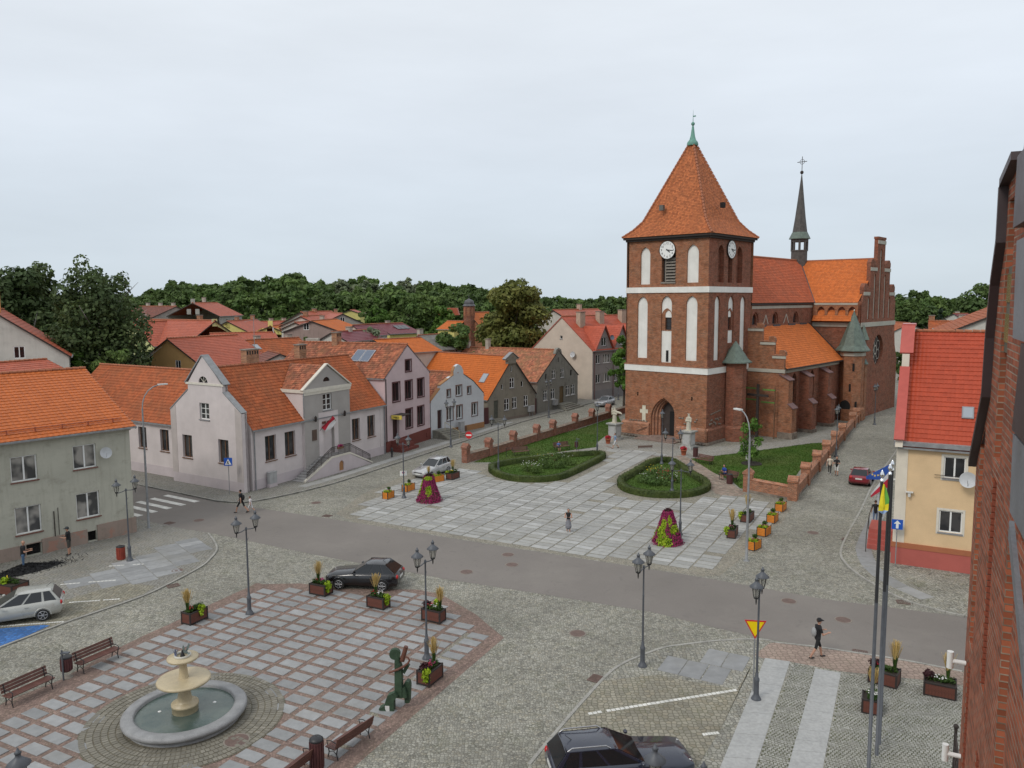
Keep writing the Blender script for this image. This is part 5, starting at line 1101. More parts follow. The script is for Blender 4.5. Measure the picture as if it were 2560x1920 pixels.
b = MB(); b.slab([(7.95, 1.4), (8.53, 1.4), (8.53, 4.45), (10.07, 4.45), (10.07, 1.4), (10.65, 1.4), (10.65, 5.7), (7.95, 5.7)], by - .03, by - .004, 0); b.build('door_surround', P_PNK, lb)
b = MB(); b.slab([(5.95, 7.75), (12.6, 7.75), (12.6, 8.05), (5.95, 8.05)], by - .12, by + .02, 0); b.slab([(6.0, 7.5), (12.55, 7.5), (12.55, 7.74), (6.0, 7.74)], by - .06, by, 0); b.box(5.95, 6.1, by, 2.6, 7.75, 8.05, 0); b.build('cornice', M_TRIMW, lb)
coping(lb, [(5.9, 7.95), (9.25, 10.15), (12.6, 7.95)], by - .15, by + .2, .1, M_TRIMW)
for s_, x0 in ((1, 6.0), (-1, 12.55)):
    up = Vector((s_ * 3.2, 0, 2.05)); n = up.length; O = Vector((x0, by + .15, 8.02)); tile_roof('roof', [(0, 0), (2.35, 0), (4.35, n), (0, n)], O, (0, 1, 0), up, T_OLD, lb, .25, .3)
for x in (7.3, 11.35):
    b = MB(); b.lathe([(.0, 5.0), (.09, 5.05), (.13, 5.4), (.02, 5.58)], 6, 0, (x, by - .28, 0)); b.path([(x, by, 5.15), (x, by - .26, 5.0)], .025); b.build('wall_lamp', M_DK, lb)
b = MB(); b.box(7.05, 7.65, by - .05, by - .003, 3.25, 4.25); b.build('plaque', plain('bronze_plaque', (.10, .065, .05), .5, .2), lb)
text_mesh('BIBLIOTEKA', .36, plain('sign_brown', (.17, .06, .035), .5), 'lettering', lb, (9.32, by - .05, 4.62), (math.pi / 2, 0, 0), .02)
for x, z0, z1, yy in ((.25, .1, 5.4, -.12), (6.02, 5.5, 7.8, -.32), (18.1, .1, 5.3, -.12)): pipe(lb, x, yy, z0, z1)
b = MB(); b.box(.1, 6.05, -.03, -.003, 0, .95); b.box(12.5, 18.3, -.03, -.003, 0, .95); b.build('plinth', P_LOW, lb)
b = MB(); b.box(17.5, 18.3, -.03, -.003, .95, 5.4); b.build('pilaster', MATS['library_taupe'] if False else P_PNK, lb)
chimney(lb, 4.9, 4.9, 9.2, 11.6, 1.5, .7, CHB, True, 5); chimney(lb, 11.4, 4.9, 9.2, 11.7, .95, .7, CHB, True, 3)
b = MB(); b.path([(5.5, 4.9, 11.6), (5.5, 4.9, 14.6)], .025); b.path([(4.4, 4.9, 14.2), (6.4, 4.9, 14.4)], .015); b.build('aerial', M_ZINC, lb)
# double stairs with iron railing
M_TRD = plain('stair_granite', (.33, .32, .31), .85, .15, 2); y0s, y1s = by - .02, -1.85
for k in range(10):
    z = 1.67 * (k + 1) / 11; xl = 4.3 + .36 * k; xr = 13.7 - .34 * k
    for x0, x1 in ((xl, xl + .36 if k < 9 else 8.0), (xr - .34 if k < 9 else 10.35, xr)):
        b = MB(); b.box(min(x0, x1), max(x0, x1), y1s + .14, y0s, max(0, z - .17), z); b.build('step', M_TRD, lb)
b = MB(); b.box(7.9, 10.4, y1s + .14, y0s, 1.5, 1.67); b.build('landing', M_TRD, lb)
sw = [(4.4, 0), (13.6, 0), (13.6, .12), (10.4, 1.62), (7.9, 1.62), (4.4, .1)]; nich = arch(8.85, 9.5, .25, 1.2, 4, .55)
b = MB(); b.wall(sw, [nich], (0, y1s, 0), (1, 0, 0), (0, -1, 0), .1, 0, 0, [1]); b.build('stair_wall', [P_LOW, P_ORP], lb)
b = MB(); b.slab([(4.3, .1), (7.9, 1.63), (10.4, 1.63), (13.75, .12), (13.75, .26), (10.4, 1.8), (7.9, 1.8), (4.3, .26)], y1s - .03, y1s + .16, 0); b.build('stair_coping', M_TRIMW, lb)
b = MB(); rp = [(4.6, .9), (7.9, 2.62), (10.4, 2.62), (13.5, 1.0)]; yr = y1s + .06
for zz in (0, -.16): b.path([(x, yr, z + zz) for x, z in rp], .03 if zz == 0 else .018, 5)
b.path([(x, yr, z - .8) for x, z in rp], .018, 5); stuff(b.build('rail', M_DK, lb))
for i in range(3):
    (xa, za), (xb, zb) = rp[i], rp[i + 1]; n = max(2, round(abs(xb - xa) / .16))
    for k in range(n + (i == 2)):
        x = xa + (xb - xa) * k / n; z = za + (zb - za) * k / n; b = MB(); big = k % 6 == 0; b.box(x - (.025 if big else .009), x + (.025 if big else .009), yr - .02, yr + .02, z - .85, z); b.build('baluster', M_DK, lb)
# flag on the library wall
def flag(name, label, pole, cloth, mats, group=None):
    t = thing(name, label, 'flag', pole[0], 0, group); b = MB(); o0 = Vector(pole[0])
    b.path([Vector(p) - o0 for p in pole], .02); b.build('pole', M_DK, t); rows, mi = cloth; b = MB(); i0 = 0; nr = len(rows); nc = len(rows[0])
    b.v = [tuple(Vector(p) - o0) for r in rows for p in r]
    for a in range(nr - 1):
        for c in range(nc - 1): b.f.append((a * nc + c, a * nc + c + 1, (a + 1) * nc + c + 1, (a + 1) * nc + c)); b.m.append(mi(a, c)); b.sm.append(True)
    b.build('cloth', mats, t); return t
M_FW = plain('flag_white', (.72, .70, .70), .8, .04); M_FR = plain('flag_red', (.55, .025, .05), .8, .08); M_FB = plain('flag_blue', (.03, .10, .42), .8, .08); M_FY = plain('flag_yellow', (.72, .60, .02), .8, .06); M_FG2 = plain('flag_green', (.12, .38, .06), .8, .06)
def lw(x, y, z): a = R(62); return Vector((LB[0] + x * math.cos(a) - y * math.sin(a), LB[1] + x * math.sin(a) + y * math.cos(a), z))
pa, pb = Vector((8.05, by - .05, 4.1)), Vector((9.0, by - 1.1, 4.75)); cl = []
for r in range(7):
    q = r / 6; cl.append([lw(*(Vector((7.9, by - .3, 5.5)).lerp(Vector((9.55, by - .9, 4.9)), c / 5) + Vector((.6 * q * (1 - c / 8), -.25 * q, -1.0 * q * (.9 - .05 * c)) ) + Vector((0, .07 * math.sin(c * 1.8 + r), 0)))) for c in range(6)])
flag('wall_flag', 'white and red flag hanging on a short pole over the library door', [lw(8.05, by, 4.0), lw(8.9, by - .95, 5.45)], ([[lw(*(Vector((8.2, by - .2, 4.35)).lerp(Vector((8.05 + .85 * .95, by - .92, 5.4)), 1 - c / 5) + Vector((.55 * r / 6, -.1 * math.sin(r * .9 + c), -.72 * r / 6 + .1 * (r / 6) ** 2)))) for c in range(6)] for r in range(7)], lambda a, c: 1 if a < 3 else 0), [M_FW, M_FR])
# library wing
wg = gable_house('library_wing', 'low pale pink wing with weathered orange roof beside the stepped gable', 'house', (-46, 79.4), -30.84, 18.2, 9, 5.2, 9.4, P_PNK, T_LIB, front=[(12.7, 2.39, 1.22, 2.0, 'brown2'), (15.95, 2.38, 1.24, 2.02, 'brown2')], ridge='x', ov=.1)
b = MB(); b.box(0, 18.2, -.03, -.003, 0, .95); b.build('plinth', P_LOW, wg); pipe(wg, 18.1, -.14, 0, 5.1, M_BRN)

# ---- pink gabled shop-house
pk = gable_house('pink_house', 'tall pink gabled house with dark red window frames and solar panels', 'house', (-13.27, 81.56), 64.9, 8.95, 15, 8.0, 11.25, P_PK2, T_OLD, front=[(u + .12, z + .1, w_ - .24, h - .2, s_) for u, z, w_, h, s_ in ((3.86, 8.24, 1.4, 1.42, 'maroon1'), (1.3, 5.2, 1.6, 2.2, 'maroon2'), (3.76, 5.18, 1.62, 2.2, 'maroon2'), (6.25, 5.16, 1.6, 2.22, 'maroon2'), (3.76, 1.98, 1.55, 2.28, 'maroon2'), (6.17, 1.94, 1.58, 2.32, 'maroon2'))], extra=[(rect(1.3, 1.25, 1.25, 2.5), .35)], ov=.0, verge=M_DK, eov=.15)
b = MB(); b.box(1.3, 2.55, .3, .36, 1.25, 3.75); b.build('door', plain('maroon_door', (.035, .012, .014), .4), pk)
b = MB(); b.slab([(-.02, 0), (1.1, 0), (1.1, 1.22), (-.02, 1.22)], -.07, -.003, 0); b.slab([(2.7, 0), (9, 0), (9, 1.45), (2.7, 1.25)], -.07, -.003, 0); b.build('plinth', P_MARP, pk)
for k in range(3): b = MB(); b.box(.9 - k * .15, 2.9 + k * .5, -1.0 - .3 * k, -.07, .8 - .4 * k, 1.2 - .4 * k); b.build('step', P_MARP, pk)
b = MB(); b.slab([(.95, 3.95), (3.3, 3.55), (3.3, 3.62), (.95, 4.02)], -1.25, -.02, 0) if False else b.box(.95, 2.95, -1.3, -.02, 3.86, 3.94); b.build('awning', M_DK, pk)
b = MB(); b.box(.93, 1.1, -1.32, -.1, 3.55, 3.95); sb = b.build('shop_sign', plain('sign_yellow', (.72, .56, .10), .5), pk)
text_mesh('MEBLE', .24, M_DK, 'lettering', sb, (.92, -.72, 3.66), (math.pi / 2, 0, -math.pi / 2), .006)
up = Vector((4.475, 0, 3.25)); upn = up.normalized()
for k in range(2):
    c_ = Vector((0, 5.2 - k * 1.25, 8.0)) + upn * 3.3; b = MB(); b.box(-.58, .58, -.95, .95, .1, .18); o = b.build('solar_panel', plain('solar_frame', (.5, .5, .52), .4), pk); o.matrix_local = slope(c_, (0, -1, 0), upn)
    b = MB(); b.face([(-.54, -.91, .185), (.54, -.91, .185), (.54, .91, .185), (-.54, .91, .185)]); b.build('pane', plain('solar_pane', (.115, .14, .19), .15, .08, 1), o)
chimney(pk, 4.475, 9.5, 10.6, 12.4, .9, .7, CHB, True, 3); pipe(pk, .05, -.1, 1.2, 7.9, M_DK)
b = MB(); b.box(-.03, 0, 0, 6, 0, 8) if False else b.box(8.0, 8.6, -.12, -.07, .5, 1.0); b.build('meter_cupboard', P_MARP, pk)

# ---- small white house with Dutch gable
ol = [(0, 0), (9.85, 0), (9.85, 4.4), (7.8, 6.1), (5.95, 7.1), (5.9, 7.6), (5.55, 8.15), (5.0, 8.4), (4.45, 8.15), (4.12, 7.6), (4.1, 7.15), (3.45, 7.0), (1.65, 6.1), (1.65, 5.75), (0, 4.4)]
wh = gable_house('white_house', 'small white house with round topped Dutch gable and wide front steps', 'house', (-9.4, 90.1), 53.7, 9.85, 13, 4.25, 7.35, P_WHT, T_OLD, front=[(2.9, 4.62, .55, .85, 'dutch1'), (4.55, 4.6, 1.0, 1.2, 'dutch2'), (6.68, 4.63, .6, .85, 'dutch1'), (2.85, 1.8, 1.05, 1.55, 'dutch2'), (4.6, 1.82, 1.0, 1.55, 'dutch2'), (7.5, 1.82, 1.05, 1.55, 'dutch2')], extra=[(rect(1.12, 1.0, .85, 2.25), .3)], outline=ol, verge=None, eov=.1)
b = MB(); b.slab(ol, .31, .4, 0)
for i in range(1, len(ol) - 1): q0, q1 = ol[i], ol[i + 1]; b.face([(q0[0], 0, q0[1]), (q0[0], .35, q0[1]), (q1[0], .35, q1[1]), (q1[0], 0, q1[1])])
b.build('gable_wall', P_WHT, wh); coping(wh, [(0, 4.42), (1.63, 5.74)], -.04, .42, .09, P_ORP); coping(wh, [(1.6, 6.1), (4.1, 7.15)], -.04, .42, .09, P_ORP); coping(wh, [(5.95, 7.1), (7.8, 6.12), (9.85, 4.42)], -.04, .42, .07, M_DK); coping(wh, [(4.1, 7.15), (4.12, 7.6), (4.45, 8.15)], .02, .42, .06, P_ORP)
b = MB(); b.box(1.12, 1.97, .22, .28, 1.0, 3.25); b.build('door', plain('dark_door', (.045, .018, .018), .5), wh); b = MB(); b.box(2.4, 9.88, -.05, -.003, -.05, .8); b.build('plinth', P_ORP, wh); b = MB(); b.box(5.6, 6.4, -.07, -.02, .1, .75); b.build('cellar_door', M_BRN, wh)
for k in range(6): b = MB(); b.box(.2, 2.6 + .32 * k, -1.2 - .34 * k, -.02 if k == 0 else -.9 - .34 * (k - 1), -.05, 1.0 - .165 * k); b.build('step', plain('old_steps', (.21, .20, .165), .9, .3, 1.5, fine=.2), wh)
b = MB(); b.path([(1.3, -1.0, 1.9), (1.6, -2.9, 1.0)], .025); b.path([(1.6, -2.9, 1.0), (1.6, -2.9, .1)], .025); b.path([(1.3, -1., 1.9), (1.3, -1., 1.)], .025); b.build('handrail', plain('pale_rail', (.5, .42, .25), .6), wh)

# ---- old brown gabled house
br = gable_house('brown_house', 'grey brown gabled house with bright orange roof and little pediment on top', 'house', (-3.2, 101.18), 48.85, 9.7, 17, 3.3, 8.5, P_BRW, T_ORG, front=[(4.62, 6.5, .32, .72, 'slot'), (4.36, 4.3, .98, 1.38, 'cross'), (2.68, 4.26, .4, .72, 'slot'), (6.7, 4.3, .45, .78, 'slot'), (3.25, 1.4, 1.02, 1.58, 'cross'), (4.85, 1.47, .97, 1.55, 'cross'), (7.27, 1.54, .9, 1.5, 'cross')], extra=[(rect(1.2, .56, .9, 2.36), .2)], ov=.2, verge=M_DK, eov=.25)
b = MB(); b.box(1.2, 2.1, .15, .2, .56, 2.92); b.build('door', plain('green_grey_door', (.09, .095, .075), .7, .3, 4), br); b = MB(); b.box(3.4, 6.0, -.22, .3, 8.1, 8.24); b.slab([(3.9, 7.6), (5.5, 7.6), (5.5, 8.1), (3.9, 8.1)], -.21, .3, 0); b.slab([(3.5, 8.24), (5.9, 8.24), (4.75, 9.0)], -.2, .3, 0); b.build('pediment', P_BRW, br)
coping(br, [(3.3, 8.22), (4.75, 9.05), (6.1, 8.22)], -.28, .35, .08, M_ZINC)
for k in range(3): b = MB(); b.box(.9 - .2 * k, 2.6 + .3 * k, -.5 - .35 * k, -.02, -.05, .5 - .17 * k); b.build('step', MATS['old_steps'], br)
b = MB(); b.box(-.05, 9.75, -.06, -.003, -.05, .45); b.build('plinth', plaster('crumbling_plinth', (.22, .18, .15), .5, (.12, .11, .09), patch=((.32, .15, .09), .58)), br)
skylight(br, slope(Vector((0, 2.6, 3.3)) + Vector((4.85, 0, 5.2)).normalized() * 3.2, (0, -1, 0), Vector((4.85, 0, 5.2))), 1.0, 1.5)
chimney(br, 1.3, 14.5, 4.5, 7.6, .25, .25, M_DK, True); b = MB(); b.box(-1.2, -.1, -.3, .0, 0, 2.2); b.build('yard_gate', M_MAR, br)
# ---- old dark grey gabled house
dk = gable_house('grey_house', 'dark weathered grey gabled house with mossy roof and stone door steps', 'house', (3.56, 109.76), 59.9, 13.2, 22, 4.65, 8.7, P_DRK, T_OLD2, front=[(2.3, 4.68, .55, .78, 'hole'), (4.42, 4.58, 1.2, 1.35, 'cross'), (7.25, 4.5, 1.25, 1.45, 'cross'), (10.5, 4.56, .65, .88, 'hole'), (1.74, 1.7, 1.28, 1.55, 'cross3'), (4.12, 1.64, 1.28, 1.58, 'cross3'), (9.03, 1.64, 1.3, 1.55, 'cross3'), (10.85, 1.6, 1.3, 1.6, 'cross3'), (6.32, 6.92, .42, .7, 'hole')], extra=[(rect(6.9, .75, 1.5, 2.5), .2)], ov=.05, verge=M_DK, eov=.2)
b = MB(); b.box(6.9, 8.4, .14, .2, .75, 3.25); b.build('door', plain('brown_plank_door', (.13, .085, .03), .7, .3, 4), dk)
for k in range(4): b = MB(); b.box(6.0 - .35 * k, 9.5 + .35 * k, -1.1 - .38 * k, -.02 if k == 0 else -.75 - .38 * (k - 1), -.05, .72 - .18 * k); b.build('step', MATS['old_steps'], dk)
chimney(dk, 6.6, 15.8, 8, 9.6, .6, .5, CHB2, True); chimney(dk, 6.6, 12.2, 8, 10.0, .7, .55, CHB2, True); b = MB(); b.box(-1.3, -.1, .1, .4, 0, 2.3); b.build('yard_gate', M_MAR, dk)
b = MB(); b.slab([(5.5, 8.2), (7.6, 8.2), (7.4, 8.7), (6.6, 9.05), (5.8, 8.8)], -.05, .35, 0); b.build('gable_top', P_DRK, dk)
# ---- apartment house behind the church wall: beige gable, grey front with two gabled dormers
ap = gable_house('apartment_house', 'three storey house with beige gable wall, grey front and red dormered roof', 'apartment house', (3.63, 133.67), -43.6, 12.72, 24, 8.1, 13.3, P_BEI, T_APT, front=[(5.95, 9.64, .55, .55, 'white1')], right=[(u, z, w_, h, s_) for u, z, w_, h, s_ in ((.85, 5.8, 1.2, 1.45, 'white2'), (2.75, 5.84, 1.95, 1.46, 'white3c'), (.87, 2.66, 1.2, 1.46, 'white2'), (2.78, 2.72, 1.9, 1.5, 'white3c'), (5.8, 5.86, .95, 1.45, 'white2'), (7.7, 5.9, 1.3, 1.42, 'white2'), (5.8, 2.7, .95, 1.45, 'white2'), (7.7, 2.75, 1.3, 1.42, 'white2'), (10.2, 5.86, 1.2, 1.45, 'white2'), (10.2, 2.7, 1.2, 1.45, 'white2'), (1.0, .73, .6, .4, 'hole'), (3.3, .8, .6, .4, 'hole'), (6.0, .85, .6, .4, 'hole'))], ov=.12, tl=(.35, .36), verge=plain('red_verge', (.34, .08, .05), .5), eov=.3)
wo = [c for c in ap.children if c.name.startswith('wall')][0]; wo.data.materials.append(P_APT)
for p_ in wo.data.polygons:
    if abs(p_.normal.x) > .9 and p_.center.x > 6: p_.material_index = 1
    if abs(p_.normal.y) > .9 and p_.center.x > 12.5 and p_.center.y > .05: p_.material_index = 1
b = MB(); b.box(12.72, 12.78, .0, 24, 0, 1.5); b.build('plinth', P_APL, ap)
for y in (.4, 5.4): pipe(ap, 12.85, y, 0, 7.9, plain('brown_pipe', (.12, .05, .045), .5))
for yc in (3.0, 7.8, 12.6):
    b = MB(); q = [(yc - 2.3, 8.0), (yc + 2.3, 8.0), (yc, 11.75)]; side(b, ap, q, [(yc - .72, 8.6, 1.35, 1.42, 'white2')], (12.73, 0, 0), (0, 1, 0), (1, 0, 0)); b.build('dormer_wall', P_APT, ap)
    for s_ in (-1, 1):
        up = Vector((0, s_ * -2.35, 3.8)); n = up.length; O = Vector((12.95, yc + s_ * 2.4, 7.95)); tile_roof('dormer_roof', [(0, 0), (.5, 0), (5.2, n), (0, n)], O, (-1, 0, 0), up, T_APT, ap, .35, .36)
        b = MB(); b.slab([(yc + s_ * 2.45, 7.9), (yc, 11.82), (yc, 12.02), (yc + s_ * 2.6, 7.95)], -13.05, -12.9, 0, M_sw); b.build('verge_board', MATS['red_verge'], ap)
for y, h in ((2.6, 14.0), (8.6, 14.0), (15, 14.2)): chimney(ap, 8.2 if y < 5 else 7.6, y, 11.5, h, .9, 1.3, CHB3, True)
dish(ap, (9.0, -.35, 7.2), .5, (0, -1, .2)); dish(ap, (13.1, 4.6, 9.9), .42, (1, -.3, .2), plain('dish_blue', (.16, .19, .23), .5))

# ---- peach corner house on the right
pe = gable_house('peach_house', 'peach house with coral plinth, cream corner strip and shiny red tile roof', 'house', (23.0, 46.23), -28.9, 10, 10, 7.55, 13.9, P_PEA, T_PEA, front=[(2.45, 5.58, 1.12, 1.28, 'peach'), (2.35, 2.36, 1.2, 1.3, 'peach'), (6.2, 5.58, 1.12, 1.28, 'peach'), (6.2, 2.36, 1.2, 1.3, 'peach')], ridge='x', ov=-.02, tl=(.22, .33), verge=None)
b = MB(); b.box(-.04, .58, -.04, 0, 1.4, 7.5); b.box(-.04, -.001, 0, .6, 1.4, 7.5); b.build('corner_strip', P_CRM, pe); b = MB(); b.box(-.1, 10, -.08, -.001, -.02, 1.12); b.box(-.1, -.001, 0, 10, -.02, 1.12); b.build('plinth', P_PRED, pe); b = MB(); b.box(-.12, 10, -.11, -.001, 1.12, 1.42); b.box(-.12, -.001, 0, 10, 1.12, 1.42); b.build('plinth_cap', plaster('rust_band', (.38, .14, .07), .1), pe)
b = MB(); b.box(-.2, 10, -.42, -.02, 7.36, 7.6); b.build('eaves_soffit', M_ZINC, pe)
# parapet of the street gable with red metal coping and white kneeler
pp = [(-.6, 7.3), (10.6, 7.3), (10.2, 8.3), (6.2, 13.2), (6.2, 14.2), (3.8, 14.2), (3.8, 13.2), (-.2, 8.3)]; MP = Matrix(((0, 1, 0, 0), (1, 0, 0, 0), (0, 0, 1, 0), (0, 0, 0, 1)))
b = MB(); b.slab(pp, -.12, .28, 0, MP); b.build('gable_parapet', P_CRM, pe); M_CRED = plain('red_coping', (.42, .07, .05), .35, .08)
coping(pe, [(-.65, 7.7), (-.2, 8.3), (2.6, 11.75)], -.2, .36, .14, M_CRED, MP); coping(pe, [(2.75, 12.6), (3.8, 14.25), (6.2, 14.25)], -.25, .5, .16, M_CRED, MP); b = MB(); b.box(-.1, .3, 2.5, 2.95, 11.6, 12.6); b.build('kneeler', P_CRM, pe)
skylight(pe, slope(Vector((3.55, 0, 7.55)) + Vector((0, 5, 6.35)).normalized() * 2.2, (1, 0, 0), Vector((0, 5, 6.35))), .62, .8)
dish(pe, (3.72, -.5, 5.7), .45, (-.15, -1, .15)); b = MB(); b.path([(2.0, -.1, 5.75), (4.0, -.1, 5.75)], .015); b.path([(2.0, -.1, 5.6), (4.0, -.1, 5.6)], .012); b.build('window_rail', M_DK, pe)
b = MB(); b.box(.55, .95, -.3, -.03, 4.55, 4.6); b.lathe([(.08, 4.3), (.09, 4.52)], 8, 0, (.75, -.2, 0)); b.build('security_camera', M_SILLW, pe); b = MB(); b.path([(-.05, .5, 5.1), (-.9, .5, 5.12)], .06); b.build('waste_pipe', M_SILLW, pe)
for k in range(4): b = MB(); b.box(-1.6, -.12, 3.2 - .0 + k * -.32, 5.6 + k * .0, 0, 1.15 - .26 * k) if k else b.box(-1.6, -.12, 3.2, 5.6, 0, 1.15); b.build('entrance_step', P_PRED, pe)
b = MB(); b.path([(-1.6, 1.5, .1), (-1.6, 1.5, 1.2), (-1.6, 3.2, 2.1), (-1.6, 5.6, 2.1)], .025); b.path([(-1.6, 3.2, 2.1), (-1.6, 3.2, 1.1)], .025); b.build('handrail', M_DK, pe)
# ================================================================== town hall wall beside the window
B_TH = brick('town_hall_brick', (.34, .105, .055), (.29, .085, .045), (.33, .25, .19), bw=.25, bh=.075, mw=.009, patch=.12)
M_COPD = plain('dark_metal_coping', (.045, .030, .032), .45, .15, 2); M_LEAD = plain('lead_sheet', (.17, .175, .19), .5, .2, 2, fine=.1)
th = thing('town_hall', 'tall red brick gable wall with white blind strips and dark metal copings', 'town hall', (7.1, 12.0, 0), R(243.9))
tho = [(1.05, 0), (22, 0), (22, 12.5), (8.5, 12.5), (8.2, 14.2), (7.2, 15.4), (7.0, 16.6), (6.9, 17.4), (5.0, 18.6), (3.95, 17.45), (2.95, 17.3), (2.98, 16.65), (2.6, 16.15), (2.4, 15.5), (2.36, 14.75), (1.35, 13.88), (1.05, 13.6)]
hol = [rect(1.5, 11.2, .5, 3.1), rect(3.1, 14.12, .62, 3.0), rect(3.1, 11.3, .45, 2.6), rect(4.75, 9.5, .62, 4.2), rect(1.5, 8.2, .4, 2.75), rect(3.1, 8.0, .4, 2.5)]
b = MB(); b.wall(tho, hol, (0, 0, 0), (1, 0, 0), (0, -1, 0), [.12, .12, .13, .12, .13, .13], 0, 0, [1, 1, 0, 1, 0, 0]); b.slab(tho, .3, .7, 0); b.face([(1.05, 0, 0), (1.05, .7, 0), (1.05, .7, 13.6), (1.05, 0, 13.6)][::-1], 0); b.face([(22, .5, 0), (22, 12, 0), (22, 12, 12.5), (22, .5, 12.5)], 0); b.face([(1.05, .7, 0), (1.05, 12, 0), (1.05, 12, 12.5), (1.05, .7, 12.5)][::-1], 0)
b.build('wall', [B_TH, M_WPL], th)
M_BR1 = plain('jamb_brick', (.27, .068, .036), .8, .35, 5, fine=.2)
jm = slab_mesh('brick', .118, .066, .014, M_BR1, .004)
for x, z0, z1 in ((3.1, 11.3, 13.85), (1.5, 8.2, 10.9), (3.1, 8.0, 10.45)):      # bonded bricks in the jambs of the niches
    k = 0
    while z0 + .04 + k * .0765 < z1: o = link('brick', jm, th, (x + .001, .066, z0 + .04 + k * .0765)); o.rotation_euler = (math.pi / 2, 0, math.pi / 2); k += 1
b = MB(); b.box(3.14, 3.68, .03, .11, 15.38, 16.36); b.build('window', plain('olive_frame', (.085, .075, .045), .5, .2), th)
for z in (15.5, 15.95):
    b = MB(); b.box(3.2, 3.62, .015, .03, z, z + .32); b.build('pane', glass('amber_glass', (.22, .20, .07), .2), th)
for i in range(10, len(tho)):
    a, c = Vector(tho[i - 1] if i else tho[-1]), Vector(tho[i]); n = Vector((-(c - a).y, (c - a).x)).normalized() * -.09; b = MB(); b.slab([tuple(a), tuple(c), tuple(c + n), tuple(a + n)], -.1, .76, 0); b.build('coping', M_COPD, th)
for nm, q, mt in (('cornice_box', [(4.5, 16.7), (6.5, 16.7), (6.5, 17.4), (4.5, 17.4)], M_COPD), ('lead_apron', [(5.0, 15.62), (7, 15.62), (7, 16.55), (4.85, 16.55)], M_LEAD), ('cornice_box', [(5.35, 14.78), (9, 14.78), (9, 15.6), (5.6, 15.6)], M_COPD), ('lead_apron', [(5.55, 14.05), (9, 14.05), (9, 14.76), (5.45, 14.76)], M_LEAD), ('brick_pier', [(6.15, 5), (9.5, 5), (9.5, 14.0), (6.15, 14.0)], B_TH)):
    b = MB(); b.slab(q, -.1, -.002, 0); b.build(nm, mt, th)
b = MB(); b.slab([(5.9, 13.9), (7.5, 12.9), (7.5, 13.05), (5.9, 14.05)], -.14, -.1, 0); b.build('coping', M_LEAD, th)
for x, z in ((1.25, 10.75), (1.3, 9.35)):
    b = MB(); b.tube((x, -.2, z - .11), (x, -.2, z + .14), .045, .045, 10); b.tube((x, -.2, z), (x, .0, z), .035, .035, 8); b.build('pole_holder', M_WH, th)
g = G(2390, 1822, 1.9); g2 = G(2330, 1990, 1.0); b = MB()
b.path([(g.x, g.y, 0), (g.x, g.y, 1.95)], .05); b.ball((g.x, g.y, 1.98), .09)
for k in range(3): b.path([(g.x, g.y, 1.75 - k * .45), (g.x - 1.1, g.y - 2.4, .95 - k * .3)], .03)
for k in range(1, 9): q = k / 8; b.path([(g.x - 1.1 * q, g.y - 2.4 * q, 1.75 - .8 * q), (g.x - 1.1 * q, g.y - 2.4 * q, .05)], .018)
rl = b.build('entrance_railing', M_DK); tag(rl, 'black wrought iron railing at the foot of the town hall wall', 'railing')

# ================================================================== houses behind
def fh(label, L_, R_, pyr, W, pye, wm, rm, left=(), right=(), front=(), tl=(.4, .45), ch_=(), name='house', D0=None):
    """far house: ridge from L_ to R_ (photo column, distance), ridge row, depth, eaves row"""
    A, B = AT(L_[0], pyr, L_[1]), AT(R_[0], pyr, R_[1]); zr = (A.z + B.z) / 2; d = (B - A); d.z = 0; ln = d.length; d.normalize(); n = Vector((d.y, -d.x, 0))
    Dm = (L_[1] + R_[1]) / 2 - W * .45; ze = AT((L_[0] + R_[0]) / 2, pye, Dm).z; P0 = A + n * W / 2
    t = gable_house(name, label, 'house', (P0.x, P0.y), math.degrees(math.atan2(d.y, d.x)), ln, W, ze, zr, wm, rm, front=[(u * ln, ze - 2.2, 1.0, 1.4, 'far') for u in front], left=[(W / 2 + u - .5, ze + z, .95, 1.2, 'far') for u, z in left], right=[(W / 2 + u - .5, ze + z, .95, 1.2, 'far') for u, z in right], ridge='x', tl=tl, tkind=1, ov=.25, eov=.3, verge=M_DK, group='houses of the town behind the square')
    for u, h, m_ in ch_: chimney(t, u * ln, W / 2 + .3, zr - .8, zr + h, .8, .6, m_)
    return t
def fg(label, px, pya, D, ang, W, dep, pye, wm, rm, front=(), tl=(.4, .45), ch_=(), right=(), left=()):
    """far house with its gable towards us"""
    A = AT(px, pya, D); ze = AT(px, pye, D).z; d = Vector((math.cos(R(ang)), math.sin(R(ang)), 0)); P0 = A - d * W / 2
    t = gable_house('house', label, 'house', (P0.x, P0.y), ang, W, dep, ze, A.z, wm, rm, front=[(W / 2 + u - .5, ze + z, 1.0, 1.25, 'far') for u, z in front], left=[(u, ze - 2.2, 1, 1.4, 'far') for u in left], right=[(u, ze - 2.2, 1, 1.4, 'far') for u in right], ridge='y', tl=tl, tkind=1, ov=.25, eov=.3, verge=M_DK, group='houses of the town behind the square')
    for y, h, m_ in ch_: chimney(t, W / 2, y, A.z - .8, A.z + h, .8, .7, m_)
    return t
t = fg('white house at the far left with brown framed window and orange chimney', -20, 776, 80, 28, 13, 12, 893, P_FW, T_RED, front=[(2.1, -.2)], ch_=[(4, 2.3, plain('orange_chimney', (.55, .27, .07), .9, .15))])
fh('low house with red roof between the white house and the orange block', (-60, 70), (112, 76), 905, 7, 945, P_FW, T_RED)
fg('lime yellow house wing with tall white chimney shaft', 325, 806, 128, -24, 10, 13, 862, P_YGR, T_RED, front=[(-2.6, -2.4), (0, -2.4), (2.6, -2.4), (-1.5, .6), (1.5, .6)], left=[2, 5, 8])
